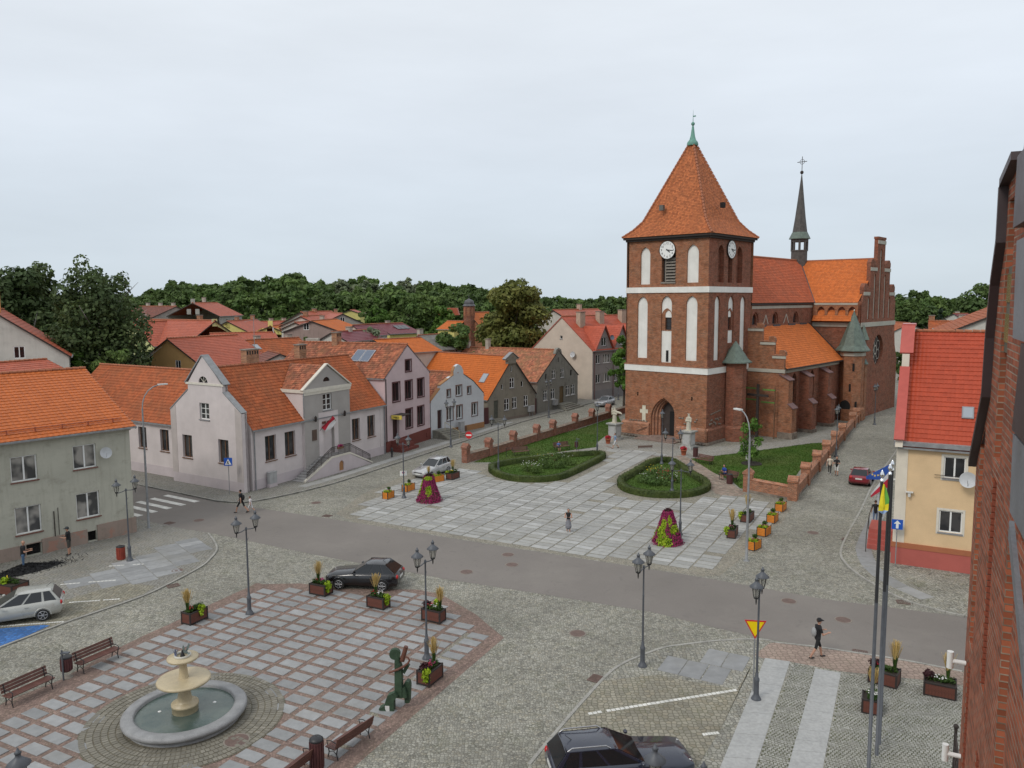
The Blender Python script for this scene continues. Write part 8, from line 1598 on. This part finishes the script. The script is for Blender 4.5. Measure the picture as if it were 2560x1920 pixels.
bollard(G(2081, 1100), 'black hydrant on the grass by the church path', 1.15); bollard(G(980, 1145), 'black hydrant on the pavement before the pink house', 1.1)
M_CAB = plain('cabinet_grey', (.36, .36, .36), .6, .12, 2)
def cabinet(P, w_, d, h, rz, lab, leg=0., base=None):
    t = thing('utility_cabinet', lab, 'utility cabinet', P, rz); b = MB(); b.box(-w_ / 2, w_ / 2, -d / 2, d / 2, leg, h); b.build('body', M_CAB, t); b = MB(); b.box(-w_ / 2 - .03, w_ / 2 + .03, -d / 2 - .03, d / 2 + .03, h, h + .05); b.build('lid', M_CAB, t)
    for s_ in (-1, 1): b = MB(); b.box(min(0, s_ * w_ / 2) + .02, max(0, s_ * w_ / 2) - .02, -d / 2 - .015, -d / 2, leg + .25 * (not leg), h - .05); b.build('door', M_CAB, t)
    if leg:
        for x in (-w_ * .3, w_ * .3): b = MB(); b.path([(x, 0, 0), (x, 0, leg)], .04); b.build('leg', M_ZINC, t)
    else: b = MB(); b.box(-w_ / 2 - .02, w_ / 2 + .02, -d / 2 - .02, d / 2 + .02, -.05, .3); b.build('base', base or P_LOW, t)
a62 = R(62)
cabinet(lw(1.9, -.32, .1), .85, .32, 1.25, a62, 'grey cabinet with yellow mark against the library front'); cabinet(G(1154, 1086), .75, .35, 1.5, R(53.7), 'grey cabinet before the orange plinth of the white house'); cabinet(G(1328, 1042), 1.0, .4, 1.5, R(48), 'grey cabinet on legs at the corner of the brown house', .75); cabinet(G(1388, 1025), 1.0, .4, 1.5, R(60), 'grey cabinet on legs by the steps of the dark grey house', .75)
b = MB(); b.box(-.23, .23, -.2, .2, 0, .62); b.box(-.25, .25, -.22, .22, .62, .68); o = b.build('green_box', plain('box_green', (.10, .25, .10), .6, .15)); o.location = G(468, 1206); o.rotation_euler = (0, 0, R(-31)); tag(o, 'small green box at the foot of the library gable', 'box')
# coal heap
b = MB(); P_, N_ = [], []; a = R(50.6); g = G(62, 1428)
for k in range(2600):
    x, y = rnd.gauss(0, 1.25), rnd.gauss(0, .42); z = max(.02, .42 * math.exp(-(x / 1.1) ** 2 - (y / .42) ** 2) + rnd.gauss(0, .02)); P_.append((g.x + x * math.cos(a) - y * math.sin(a), g.y + x * math.sin(a) + y * math.cos(a), z + .03)); N_.append((0, 0, 1))
for r in range(11): b.v += [(g.x + (2.1 * (r / 10) * math.cos(k * .524)) * math.cos(a) - (.8 * (r / 10) * math.sin(k * .524)) * math.sin(a), g.y + (2.1 * (r / 10) * math.cos(k * .524)) * math.sin(a) + (.8 * (r / 10) * math.sin(k * .524)) * math.cos(a), .035 + .40 * math.exp(-4 * (r / 10) ** 2) * (1 - (r / 10) ** 4)) for k in range(12)]
for r in range(10):
    for k in range(12): b.f.append((r * 12 + k, r * 12 + (k + 1) % 12, (r + 1) * 12 + (k + 1) % 12, (r + 1) * 12 + k)); b.m.append(0); b.sm.append(True)
M_COAL = plain('coal', (.012, .012, .013), .7, .5, 9, bump=.6); ct = thing('coal_heap', 'heap of black coal under the cellar hatch of the grey block', 'coal heap'); stuff(b.build('heap', M_COAL, ct)); o = link('lumps', leaf_mesh('lumps', np.array(P_), np.array(N_), .05, M_COAL, jitter=1.5), ct); o['kind'] = 'stuff'
# ---- brick churchyard walls
def wall_run(name, lab, pts, h, wd, mat, pill, ph, pw_, cap=True, base=True, capm=None):
    t = thing(name, lab, 'wall'); 
    for i in range(len(pts) - 1):
        a, c = Vector(pts[i]), Vector(pts[i + 1]); L_ = (c - a).length; M_ = Matrix.Translation((a.x, a.y, 0)) @ Matrix.Rotation(math.atan2((c - a).y, (c - a).x), 4, 'Z'); hh = h[i] if isinstance(h, (list, tuple)) else h
        b = MB(); b.box(0, L_, -wd / 2, wd / 2, .18 if base else 0, hh); o = b.build('wall_panel', mat, t); o.matrix_local = M_
        if base: b = MB(); b.box(0, L_, -wd / 2 - .06, wd / 2 + .06, -.05, .2); o = b.build('stone_base', M_STN, t); o.matrix_local = M_
        if cap: b = MB(); b.slab([(-wd / 2 - .06, hh), (wd / 2 + .06, hh), (0, hh + .16)], 0, L_, 0, M_ @ Matrix(((0, 1, 0, 0), (1, 0, 0, 0), (0, 0, 1, 0), (0, 0, 0, 1)))); b.build('capping', capm or mat, t)
    for (x, y), ang in pill:
        M_ = Matrix.Translation((x, y, 0)) @ Matrix.Rotation(ang, 4, 'Z'); b = MB(); q = pw_ / 2; b.box(-q, q, -q, q, 0, ph, 0, M_); b.box(-q - .07, q + .07, -q - .07, q + .07, ph, ph + .14, 0, M_); b.slab([(-q - .08, ph + .14), (q + .08, ph + .14), (0, ph + .5)], -q - .05, q + .05, 0, M_); b.build('pillar', mat, t)
B_OW = brick('old_wall_brick', (.31, .115, .07), (.24, .09, .06), (.34, .30, .25), patch=.6); M_OWC = plain('mossy_coping', (.22, .17, .13), .9, .4, 2, fine=.2)
lp = [tuple(G(*q, 1.75)[:2]) for q in ((1162, 1116), (1221.7, 1098), (1272.6, 1079.5), (1320.5, 1062), (1377.5, 1052), (1430, 1036), (1476.7, 1024.5), (1521, 1013))]; lp[0] = tuple(G(1165, 1156)[:2])
d = (Vector(lp[-1]) - Vector(lp[1])).normalized(); lp2 = [lp[0]] + [tuple(Vector(lp[1]) + d * (Vector(q) - Vector(lp[1])).dot(d)) for q in lp[1:]] + [tuple(Vector(lp[-1]) + d * 8), tuple(Vector(lp[-1]) + d * 18)]
wall_run('old_brick_wall', 'weathered old brick churchyard wall with mossy top along the street', lp2, .85, .5, B_OW, [(q, math.atan2(d.y, d.x)) for q in lp2], 1.45, .62, True, False, M_OWC)
c0, c1 = G(1870, 1228), G(1982, 1250); dr2 = Vector((math.cos(R(60.5)), math.sin(R(60.5)))); cps = [(2013.8, 1162), (2049.8, 1132), (2080, 1106.6), (2106.5, 1083.7), (2130.7, 1064.5), (2157, 1036), (2179, 1026), (2211, 1009), (2243, 997)]
ds = [(Vector(G(*q, 1.75)[:2]) - Vector(c1[:2])).dot(dr2) for q in cps]; pr = [tuple(c0[:2]), tuple(c1[:2])] + [tuple(Vector(c1[:2]) + dr2 * q) for q in ds]
wall_run('new_brick_wall', 'orange red brick churchyard wall with gabled pillars along the side street', pr, 1.05, .42, B_NEW, [(pr[0], R(-28))] + [(q, R(60.5)) for q in pr[1:]], 1.5, .72, True, True)
# ---- church forecourt things
M_STAT = plain('statue_stone', (.50, .46, .37), .85, .2, 3, fine=.1); M_PED = plain('pedestal_stone', (.33, .33, .31), .85, .3, 2, fine=.15)
def pedestal(t):
    b = MB(); b.box(-.72, .72, -.72, .72, 0, .28); b.box(-.6, .6, -.6, .6, .28, .36); b.build('base', M_PED, t); b = MB(); b.box(-.52, .52, -.52, .52, .36, 1.75); b.build('shaft', M_PED, t)
    for a in range(4): M_ = Matrix.Rotation(a * math.pi / 2, 4, 'Z'); b = MB(); b.slab(rect(-.36, .5, .72, 1.05), -.54, -.522, 0, M_); b.build('panel', plain('panel_stone', (.42, .42, .41), .8, .15), t)
    b = MB(); b.box(-.6, .6, -.6, .6, 1.75, 1.83); b.box(-.72, .72, -.72, .72, 1.83, 1.95); b.build('cap', M_PED, t)
def pot(P, lab): t = thing('flower_pot', lab, 'flower pot', P, 0, 'terracotta pots with red flowers'); b = MB(); b.lathe([(.22, 0), (.3, .5), (.33, .5), (.33, .58), (.28, .58), (.26, .5)], 16); b.build('pot', plain('terracotta', (.42, .115, .055), .8, .15), t); leaves_at('red_flowers', t, [(0, 0, .75), (.15, 0, .7), (-.15, .05, .7)], [.28, .22, .22], 420, .07, M_FLR); leaves_at('greenery', t, [(0, 0, .62)], [.25], 90, .07, F_GRN)
pot(G(1520, 1109), 'terracotta pot of red flowers beside the statue with a child'); pot(G(1709, 1138), 'terracotta pot of red flowers beside the statue of the single saint')
g = G(1613, 1121); t = thing('boot_scraper', 'low metal boot scraper on the forecourt before the portal', 'boot scraper', g, R(10)); b = MB(); b.box(-.75, .75, -.03, .03, .1, .32); b.build('blade', m_iron, t)
for x in (-.75, .75): b = MB(); b.path([(x * 1.08, 0, .36), (x, 0, .0)], .03); b.build('leg', m_iron, t)
t = thing('wooden_cross', 'tall dark wooden cross standing against the church aisle', 'cross', CW(2.6, 7.4), -CA); b = MB(); b.box(-.13, .13, -.1, .1, 0, 6.35); b.build('upright', M_DK, t); b = MB(); b.box(-1.25, 1.25, -.12, .08, 4.95, 5.2); b.build('crossbar', M_DK, t)
t = thing('timber_frame', 'timber rack with four green planks behind the wooden cross', 'timber frame', CW(2.2, 8.6), -CA); M_GPL = plain('green_plank', (.12, .26, .055), .7, .2)
for x in (-1.5, 1.9): b = MB(); b.box(x - .06, x + .06, -.06, .06, 0, 5.9); b.build('post', M_BRN, t)
for x0, x1, z in ((-1.6, -.35, 5.62), (.45, 1.95, 5.55), (-1.6, .0, 4.3), (.3, 1.9, 4.1)): b = MB(); b.box(x0, x1, -.14, -.06, z, z + .16); b.build('plank', M_GPL, t)
g = G(1870, 1161); t = thing('information_board', 'small pale information board in front of the young tree', 'information board', g, R(-20)); b = MB(); b.path([(0, 0, 0), (0, 0, .6)], .02); b.build('post', M_ZINC, t); b = MB(); b.box(-.22, .22, -.02, .02, .5, .95); b.build('panel', M_SILLW, t)
g = G(1266, 1143); t = thing('marker_post', 'thin black post with a short top bar on the left church lawn', 'post', g, R(-10)); b = MB(); b.path([(0, 0, 0), (0, 0, .95)], .025); b.build('post', M_BLM, t); b = MB(); b.path([(-.08, 0, .95), (.4, 0, .97)], .02); b.build('bar', M_BLM, t)
g = G(1449, 1064); b = MB(); b.ball((0, 0, .05), (.75, .4, .14), 10); o = b.build('boulder', M_STAT); o.location = g; tag(o, 'flat pale boulder lying in the left church lawn', 'boulder')
# bicycle by the peach house
g = G(2182, 1350); t = thing('bicycle', 'parked bicycle by the coral steps behind the flagpoles', 'bicycle', g, R(55))
for x in (0, 1.03):
    b = MB(); n = 26; q = lambda r, y: [(x + r * math.cos(k * 2 * math.pi / n), y, .34 + r * math.sin(k * 2 * math.pi / n)) for k in range(n)]; b.path(q(.33, 0) + q(.33, 0)[:1], .02, 5); w_ = b.build('wheel', M_BLM, t); b = MB()
    for k in range(10): a = k * math.pi / 5; b.path([(x, 0, .34), (x + .31 * math.cos(a), 0, .34 + .31 * math.sin(a))], .004, 3)
    stuff(b.build('spokes', M_ZINC, w_))
b = MB(); b.path([(0, 0, .34), (.2, 0, .85), (.62, 0, .8), (.48, 0, .33), (1.03, 0, .34), (.65, 0, .82)], .018); b.path([(.22, 0, .75), (.48, 0, .33)], .018); b.build('frame', M_BLM, t); b = MB(); b.path([(.15, -.25, .98), (.2, 0, .95), (.15, .25, .98)], .014); b.path([(.2, 0, .84), (.2, 0, .95)], .014); b.build('handlebar', M_BLM, t); b = MB(); b.ball((.66, 0, .9), (.13, .07, .04), 8); b.build('saddle', M_BLM, t)
t = thing('window_box', 'purple flower box hanging on the library stair railing', 'flower box', lw(9.0, y1s - .05, 2.35), a62); b = MB(); b.box(-.35, .35, -.1, .1, 0, .2); b.build('box', M_BRN, t); leaves_at('purple_flowers', t, [(-.2, 0, .28), (.2, 0, .28), (0, 0, .3)], [.18] * 3, 160, .06, M_FLM)
# ================================================================== cars
M_TYR = plain('tyre', (.018, .018, .018), .85, .1); M_RIM = plain('rim', (.42, .42, .43), .3, .05, 3, .8); M_CGL = glass('car_glass', (.012, .014, .016), .04); M_TL = plain('tail_red', (.45, .015, .015), .25, .1); M_HL = plain('headlight', (.6, .6, .58), .15, .05); M_PLT = plain('number_plate', (.65, .65, .62), .5, .05)
def car(P, ang, L, W, H, col, kind, lab, rails=False):
    t = thing('parked_car', lab, 'car', P, ang, 'cars in the square and streets'); pm = plain('paint_' + '_'.join(str(int(c * 100)) for c in col), col, .28, .04, 1, .15, coat=.8)
    h2 = L / 2; wb = W / 2; ws, wr = (.13 * L, -.07 * L); rb = {'wagon': -.485, 'hatch': -.47, 'sedan': -.40}[kind] * L; rr = {'wagon': -.40, 'hatch': -.32, 'sedan': -.22}[kind] * L; belt = H * .62
    st = [(h2, .42, .62, .72), (h2 - .1, .25, .74, .88), (h2 - .45, .2, .80, .95), (ws + .3, .2, belt - .04, 1), (ws, .2, belt, 1), (0, .2, belt + .01, 1), (-h2 + .5, .2, belt + .05, 1), (-h2 + .1, .25, belt + .03 if kind != 'sedan' else belt + .04, .94), (-h2, .42, belt - .12, .82)]
    b = MB(); rows = [[(x, s_ * wb * w_ * a, zb + (zt - zb) * q) for s_, a, q in ((1, .75, 0), (1, .97, .12), (1, 1, .45), (1, .97, .85), (1, .88, 1), (-1, .0, 1.03), (-1, .88, 1), (-1, .97, .85), (-1, 1, .45), (-1, .97, .12), (-1, .75, 0))] for x, zb, zt, w_ in st]
    b.grid(rows, 0, True); b.face(rows[0]); b.face(rows[-1][::-1]); b.build('body', pm, t)
    lo = [(ws + .05, wb * .86), (rb, wb * .84)]; up = [(wr, wb * .70), (rr, wb * .68)]; zb, zt = belt - .02, H - .05
    b = MB(); A = [(ws + .05, wb * .87, zb), (rb, wb * .85, zb + .05), (rr, wb * .68, zt), (wr, wb * .70, zt)]; Bq = [(x, -y, z) for x, y, z in A]
    for q in (A, Bq[::-1]): b.face(q)
    b.face([A[0], A[3], Bq[3], Bq[0]]); b.face([A[1], Bq[1], Bq[2], A[2]]); b.build('pillars', pm, t)
    b = MB(); b.grid([[(x, y * f, z) for f in (-1, -.85, 0, .85, 1)] if False else [(x, -y, zt - .02), (x, -y * .85, z), (x, 0, z + .03), (x, y * .85, z), (x, y, zt - .02)] for x, y, z in ((wr + .1, wb * .7, zt - .03), (wr - .15, wb * .71, zt + .02), ((wr + rr) / 2, wb * .71, H - .03), (rr + .1, wb * .69, zt + .02), (rr - .06, wb * .67, zt - .04))]); b.build('roof', pm, t)
    def pane(q, name): b = MB(); c = sum((Vector(v) for v in q), Vector()) / 4; o_ = Vector((c.x, c.y, c.z - .6)); n = (Vector(q[1]) - Vector(q[0])).cross(Vector(q[2]) - Vector(q[0])).normalized(); n = n if n.dot(c - Vector((0, 0, .8))) > 0 else -n; b.face([c + (Vector(v) - c) * .93 + n * .012 for v in q]); b.build(name, M_CGL, t)
    pane([A[0], A[3], Bq[3], Bq[0]], 'windscreen'); pane([A[1], Bq[1], Bq[2], A[2]], 'rear_window')
    bt = lambda q: Vector(A[0]).lerp(Vector(A[1]), q); tp = lambda q: Vector(A[3]).lerp(Vector(A[2]), q)
    for a, c in ((.05, .40), (.42, .72), (.75, .95)):
        Q = [bt(a), bt(c), tp(c), tp(a + (.02 if a < .1 else 0))]; Q = [Vector((v.x, v.y, v.z)) for v in Q]
        for s_ in (1, -1): pane([(v.x, v.y * s_, v.z) for v in Q], 'side_window')
    r = .31
    for x in (h2 - .85, -h2 + .85):
        for s_ in (1, -1):
            b = MB(); b.tube((x, s_ * (wb - .16), r), (x, s_ * (wb + .012), r), r, r, 20); o = b.build('wheel', M_TYR, t); b = MB(); y = s_ * (wb + .02); b.tube((x, y - s_ * .02, r), (x, y, r), .06, .06, 8)
            for k in range(6): a = k * math.pi / 3; b.path([(x, y, r), (x + .2 * math.cos(a), y, r + .2 * math.sin(a))], .03, 4)
            b.path([(x + .21 * math.cos(k * math.pi / 8), y, r + .21 * math.sin(k * math.pi / 8)) for k in range(17)], .02, 4); b.build('rim', M_RIM, o)
            b = MB(); b.path([(x + .37 * math.cos(k * math.pi / 10), s_ * (wb - .01), r + .37 * math.sin(k * math.pi / 10)) for k in range(11)], .03, 5); b.build('wheel_arch', pm, t)
    for s_ in (1, -1):
        b = MB(); b.ball((h2 - .17, s_ * wb * .64, .68), (.13, .2, .08), 8); b.build('headlight', M_HL, t); b = MB(); b.ball((-h2 + .06, s_ * wb * .74, belt - .13), (.09, .14, .13), 8); b.build('tail_light', M_TL, t)
        b = MB(); b.ball((ws - .12, s_ * (wb + .06), belt + .08), (.08, .11, .07), 8); b.build('mirror', pm, t)
        for x in (.02 * L, -.18 * L): b = MB(); b.box(x, x + .18, min(s_ * (wb - .04), s_ * (wb + .01)), max(s_ * (wb - .04), s_ * (wb + .01)), belt - .14, belt - .11); b.build('door_handle', pm, t)
        if rails: b = MB(); b.path([(wr - .15, s_ * wb * .66, zt), (wr - .3, s_ * wb * .66, H + .05), (rr + .15, s_ * wb * .64, H + .05), (rr, s_ * wb * .64, zt)], .022); b.build('roof_rail', M_RIM, t)
    b = MB(); b.box(-h2 - .02, -h2 + .06, -.27, .27, .62, .73); b.build('number_plate', M_PLT, t); b = MB(); b.box(h2 - .05, h2 + .015, -.27, .27, .42, .53); b.build('number_plate', M_PLT, t)
    b = MB(); b.box(h2 - .1, h2 + .005, -.45, .45, .56, .64); b.build('grille', M_BLM, t); b = MB(); b.path([(rr + .3, 0, H - .03), (rr + .05, 0, H + .17)], .01); b.build('aerial', M_BLM, t); return t
car((3.55, 24.9, .06), R(9), 4.8, 1.86, 1.46, (.018, .022, .04), 'wagon', 'dark blue estate car with silver roof rails parked at the bottom edge', True)
car((-25.3, 38.3, .04), R(205), 4.52, 1.78, 1.5, (.40, .40, .37), 'wagon', 'silver estate car with red tail lamps cut by the left edge')
car((-8.35, 43.05, .01), R(172), 4.2, 1.74, 1.48, (.006, .006, .008), 'hatch', 'black hatchback parked by the planters and the asphalt road')
car((-7.4, 71.3, .01), R(240), 4.4, 1.74, 1.5, (.42, .42, .42), 'wagon', 'silver estate car parked before the pink house behind the planters', True)
car((14.1, 118.6, .01), R(238), 4.4, 1.76, 1.42, (.36, .37, .39), 'hatch', 'silver car far behind the old wall by the apartment house')
car((30.6, 67.6, .01), R(59), 3.9, 1.7, 1.44, (.20, .008, .018), 'hatch', 'dark red hatchback driving up the side street beside the church wall')
# ================================================================== people and statues
def remesh(caps, vox, smooth=2):
    """union of tapered limbs grown into one continuous skin"""
    b = MB()
    for p, q, r0, r1 in caps: b.tube(p, q, r0, r1, 10); b.ball(p, r0, 10); b.ball(q, r1, 10)
    me = mesh_from('tmp', b.v, b.f, None, None, M_BLK, False); o = link('tmp', me); m_ = o.modifiers.new('r', 'REMESH'); m_.mode = 'VOXEL'; m_.voxel_size = vox
    s_ = o.modifiers.new('s', 'SMOOTH'); s_.iterations = smooth; bpy.context.view_layer.update()
    r = bpy.data.meshes.new_from_object(o.evaluated_get(bpy.context.evaluated_depsgraph_get())); bpy.data.objects.remove(o); r.materials.clear(); return r
SK = plain('skin', (.44, .24, .165), .6, .06); CL = {}
def cloth_m(c): return plain('cloth_' + '_'.join(str(int(v * 200)) for v in c), c, .9, .15, 6)
HC = {'brown': plain('hair_brown', (.06, .03, .018), .7), 'dark': plain('hair_dark', (.015, .012, .01), .7), 'fair': plain('hair_fair', (.22, .13, .06), .7)}
def person(P, rz, lab, h=1.75, top=(.02, .02, .022), low=(.03, .03, .035), shorts=False, sleeve=True, walk=0., sit=False, arms='down', hair='brown', longh=False, cap=None, skirt=None, bag=None, shoe=(.03, .03, .03)):
    """faces +x in its own frame; one skin, coloured by garment"""
    t = thing('person', lab, 'person', P, rz); s_ = h / 1.75; V = lambda x, y, z: Vector((x, y, z)) * s_; hp = .48 if sit else .92; C_ = []
    add = lambda k, p, q, a, c: C_.append((k, p, q, a * s_, c * s_)); sh = hp + .50; lean = .12 if sit else .02
    add('t', V(0, 0, hp), V(lean * .5, 0, hp + .25), .135, .13); add('t', V(lean * .5, 0, hp + .22), V(lean, 0, sh - .05), .13, .145); add('t', V(lean, -.15, sh - .02), V(lean, .15, sh - .02), .065, .065)
    add('s', V(lean, 0, sh), V(lean + .02, 0, sh + .12), .052, .05); hc = V(lean + .03, 0, sh + .22); add('s', hc + V(0, 0, .03), hc + V(.01, 0, -.04), .095, .08); add('s', hc + V(.09, 0, 0), hc + V(.105, 0, -.015), .018, .016)
    for y in (-1, 1):
        f = y * walk; hip = V(0, y * .09, hp)
        if sit: kn, an = V(.42, y * .11, .47), V(.40, y * .12, .09)
        else: kn, an = V(.28 * f + .05 * abs(f), y * .1, .5), V(.48 * f - .16 * max(0, -f), y * .1, .09 + .08 * max(0, -f))
        mid = kn + (an - kn) * .12; add('l', hip, kn, .088, .062); add('l' if not shorts else 's', mid, an, .06, .042); add('f', an + V(-.03, 0, -.04), an + V(.16, 0, -.055), .042, .035)
        so_ = V(lean, y * .19, sh - .03); g = -f
        if arms == 'down': el, ha = so_ + V(.16 * g, y * .06, -.28), so_ + V(.28 * g + .1, y * .06, -.50)
        elif arms == 'fold': el, ha = so_ + V(.1, y * .07, -.26), so_ + V(.27, -y * .05, -.2)
        else: el, ha = so_ + V(.08, y * .06, -.26), so_ + V(.32, y * .0, -.22)
        sm_ = so_.lerp(el, .6); add('t' if sleeve else 's', so_, sm_, .056, .05); add('s', sm_, el, .046, .042); add('s', el, ha, .04, .03); d = (ha - el).normalized(); add('s', ha, ha + d * .07 * s_, .034, .03)
        for k in range(5): o_ = Vector((-d.y, d.x, 0)) * ((k - 2) * .016 * s_) + Vector((0, 0, (k - 2) * .008 * s_)); tip = ha + d * ((.15, .165, .17, .16, .11)[k] * s_) + o_ * (1.2 if k < 4 else 2.4); add('s', ha + d * .06 * s_ + o_, tip, .0115, .009)
    if skirt: add('k', V(0, 0, hp + .02), V(0, 0, .46), .15, .24)
    me = remesh([c[1:] for c in C_], .0165 * s_); ms = {'t': cloth_m(top), 'l': cloth_m(low), 's': SK, 'f': cloth_m(shoe), 'k': cloth_m(skirt or low)}; keys = list(ms)
    for k in keys: me.materials.append(ms[k])
    ce = np.empty(len(me.polygons) * 3); me.polygons.foreach_get('center', ce); ce = ce.reshape(-1, 3); best = np.full(len(ce), 9.); idx = np.zeros(len(ce), int)
    for k, p, q, a, c in C_:
        p_, q_ = np.array(p), np.array(q); d = q_ - p_; u = np.clip(((ce - p_) @ d) / (d @ d), 0, 1); ds = np.linalg.norm(ce - p_ - u[:, None] * d, axis=1) - (a + (c - a) * u); m_ = ds < best; best[m_] = ds[m_]; idx[m_] = keys.index(k)
    me.polygons.foreach_set('material_index', idx); me.polygons.foreach_set('use_smooth', [True] * len(idx)); link('body', me, t)
    if hair: b = MB(); b.ball(hc + V(-.022, 0, .045), (.1 * s_, .1 * s_, .095 * s_), 10); (b.ball(hc + V(-.07, 0, -.12), (.06 * s_, .095 * s_, .2 * s_), 10) if longh else None); b.build('hair', HC[hair], t)
    if cap: b = MB(); b.lathe([(.112 * s_, 0), (.11 * s_, .06 * s_), (.07 * s_, .11 * s_), (.01, .125 * s_)], 12, 0, hc + V(0, 0, .03)); b.box(hc.x + .08 * s_, hc.x + .19 * s_, -.07 * s_, .07 * s_, hc.z + .03 * s_, hc.z + .045 * s_); b.build('cap', cloth_m(cap), t)
    if bag: b = MB(); b.ball(V(lean - .2, 0, sh - .24), (.1 * s_, .15 * s_, .22 * s_), 10); b.build('backpack', cloth_m(bag), t)
    for y in (-.035, .035): b = MB(); b.ball(hc + V(.088, y, .015), .011 * s_, 6); b.build('eye', M_CBK, t)
    return t
BK = (.014, .014, .016)
person(G(1421, 1331), R(-100), 'woman in a dark vest and long grey skirt standing on the church square', 1.68, BK, (.44, .24, .165), True, False, .1, arms='fold', hair='dark', skirt=(.20, .20, .22), shoe=(.4, .38, .35))
person(G(2042, 1648) + Vector((0, 0, .05)), R(8), 'man with black cap, grey backpack and black shorts with neon stripes', 1.82, BK, (.015, .015, .016), True, walk=.55, arms='front', cap=BK, bag=(.32, .32, .32))
person(G(604, 1282), R(170), 'man in black with dark bag crossing the road beside a child', 1.78, BK, BK, True, walk=.8, hair='dark', bag=BK); person(G(627, 1281), R(175), 'child in white walking across the road beside the man', 1.25, (.65, .6, .6), (.6, .6, .62), True, walk=.7)
person(G(60, 1428) + Vector((0, 0, .05)), R(30), 'bald man in black shirt and blue jeans shovelling coal', 1.8, BK, (.06, .11, .19), arms='front', hair=None); person(G(174, 1389) + Vector((0, 0, .05)), R(190), 'man in dark cap and shorts holding something red by the block wall', 1.8, BK, (.06, .058, .05), True, arms='front', cap=(.04, .045, .05), hair='dark')
person(G(2074, 1185), R(-120), 'girl with fair hair in cream top and black trousers on the side street', 1.7, (.6, .52, .42), BK, walk=.3, hair='fair', longh=True, shoe=(.5, .5, .5)); person(G(2091, 1189), R(-120), 'girl with long brown hair in black top and white shorts on the side street', 1.76, BK, (.62, .62, .6), True, walk=.2, arms='fold', longh=True)
person(G(1538, 1122), R(-165), 'person in light blue shirt and pale shorts walking past the left statue', 1.7, (.22, .30, .42), (.55, .55, .55), True, walk=.7); person(G(2187, 1313) + Vector((0, 0, .08)), R(70), 'person in black top and jeans standing behind the flagpoles', 1.72, BK, (.12, .17, .26), shoe=(.6, .6, .6))
q = G(1396, 1127); person(q + Vector((0, .15, 0)), R(-75), 'child in blue and white seated on the lawn bench', 1.4, (.10, .16, .38), (.06, .07, .1), True, sit=True, arms='front'); q = G(1806, 1200); person(q + Vector((.35, .35, 0)), R(-150), 'man in blue shirt with backpack bending over his phone on the bench', 1.78, (.02, .06, .28), BK, True, sit=True, arms='front', hair='dark', bag=BK)
def statue(P, lab, child):
    t = thing('statue', lab, 'statue', P, -CA); pedestal(t); z = 1.95; V = lambda x, y, q: Vector((x, y, z + q)); cp = [(V(0, 0, .05), V(0, 0, .9), .27, .21), (V(0, 0, .85), V(0, 0, 1.38), .2, .2), (V(-.18, 0, 1.4), V(.18, 0, 1.4), .1, .1), (V(0, 0, 1.4), V(0, -.02, 1.68), .08, .12), (V(-.25, 0, 1.35), V(-.3, -.12, 1.0), .085, .07), (V(-.3, -.12, 1.0), V(-.08, -.24, 1.08), .07, .05), (V(.25, 0, 1.35), V(.3, -.1, 1.0), .085, .07), (V(.3, -.1, 1.0), V(.08, -.24, 1.1), .07, .05), (V(.12, -.12, .1), V(.06, -.14, 1.2), .12, .07), (V(-.14, -.1, .1), V(-.1, -.12, 1.1), .11, .07)]
    if child: cp += [(V(-.28, -.1, 1.2), V(-.28, -.1, 1.5), .1, .09), (V(-.28, -.1, 1.55), V(-.28, -.1, 1.62), .08, .08), (V(.2, 0, 1.3), V(.75, .05, 1.2), .14, .13), (V(.7, .05, 1.22), V(.95, .05, 1.1), .1, .05)]
    me = remesh(cp, .028, 1); me.materials.append(M_STAT); link('figure', me, t); b = MB(); b.box(-.36, .36, -.3, .3, z, z + .08); b.build('plinth', M_STAT, t)
    b = MB(); b.path([V(.14 * math.cos(k * math.pi / 6), .0, 1.84 + .03 * math.sin(k * 1.2)) + Vector((0, .14 * math.sin(k * math.pi / 6), 0)) for k in range(13)], .02, 5); b.build('crown', M_STAT, t)
statue(CW(-9.48, -3.7), 'pale stone statue carrying a child with outstretched mantle, left of the portal', True); statue(CW(-.37, -3.0), 'pale stone statue of a single robed saint, right of the portal', False)
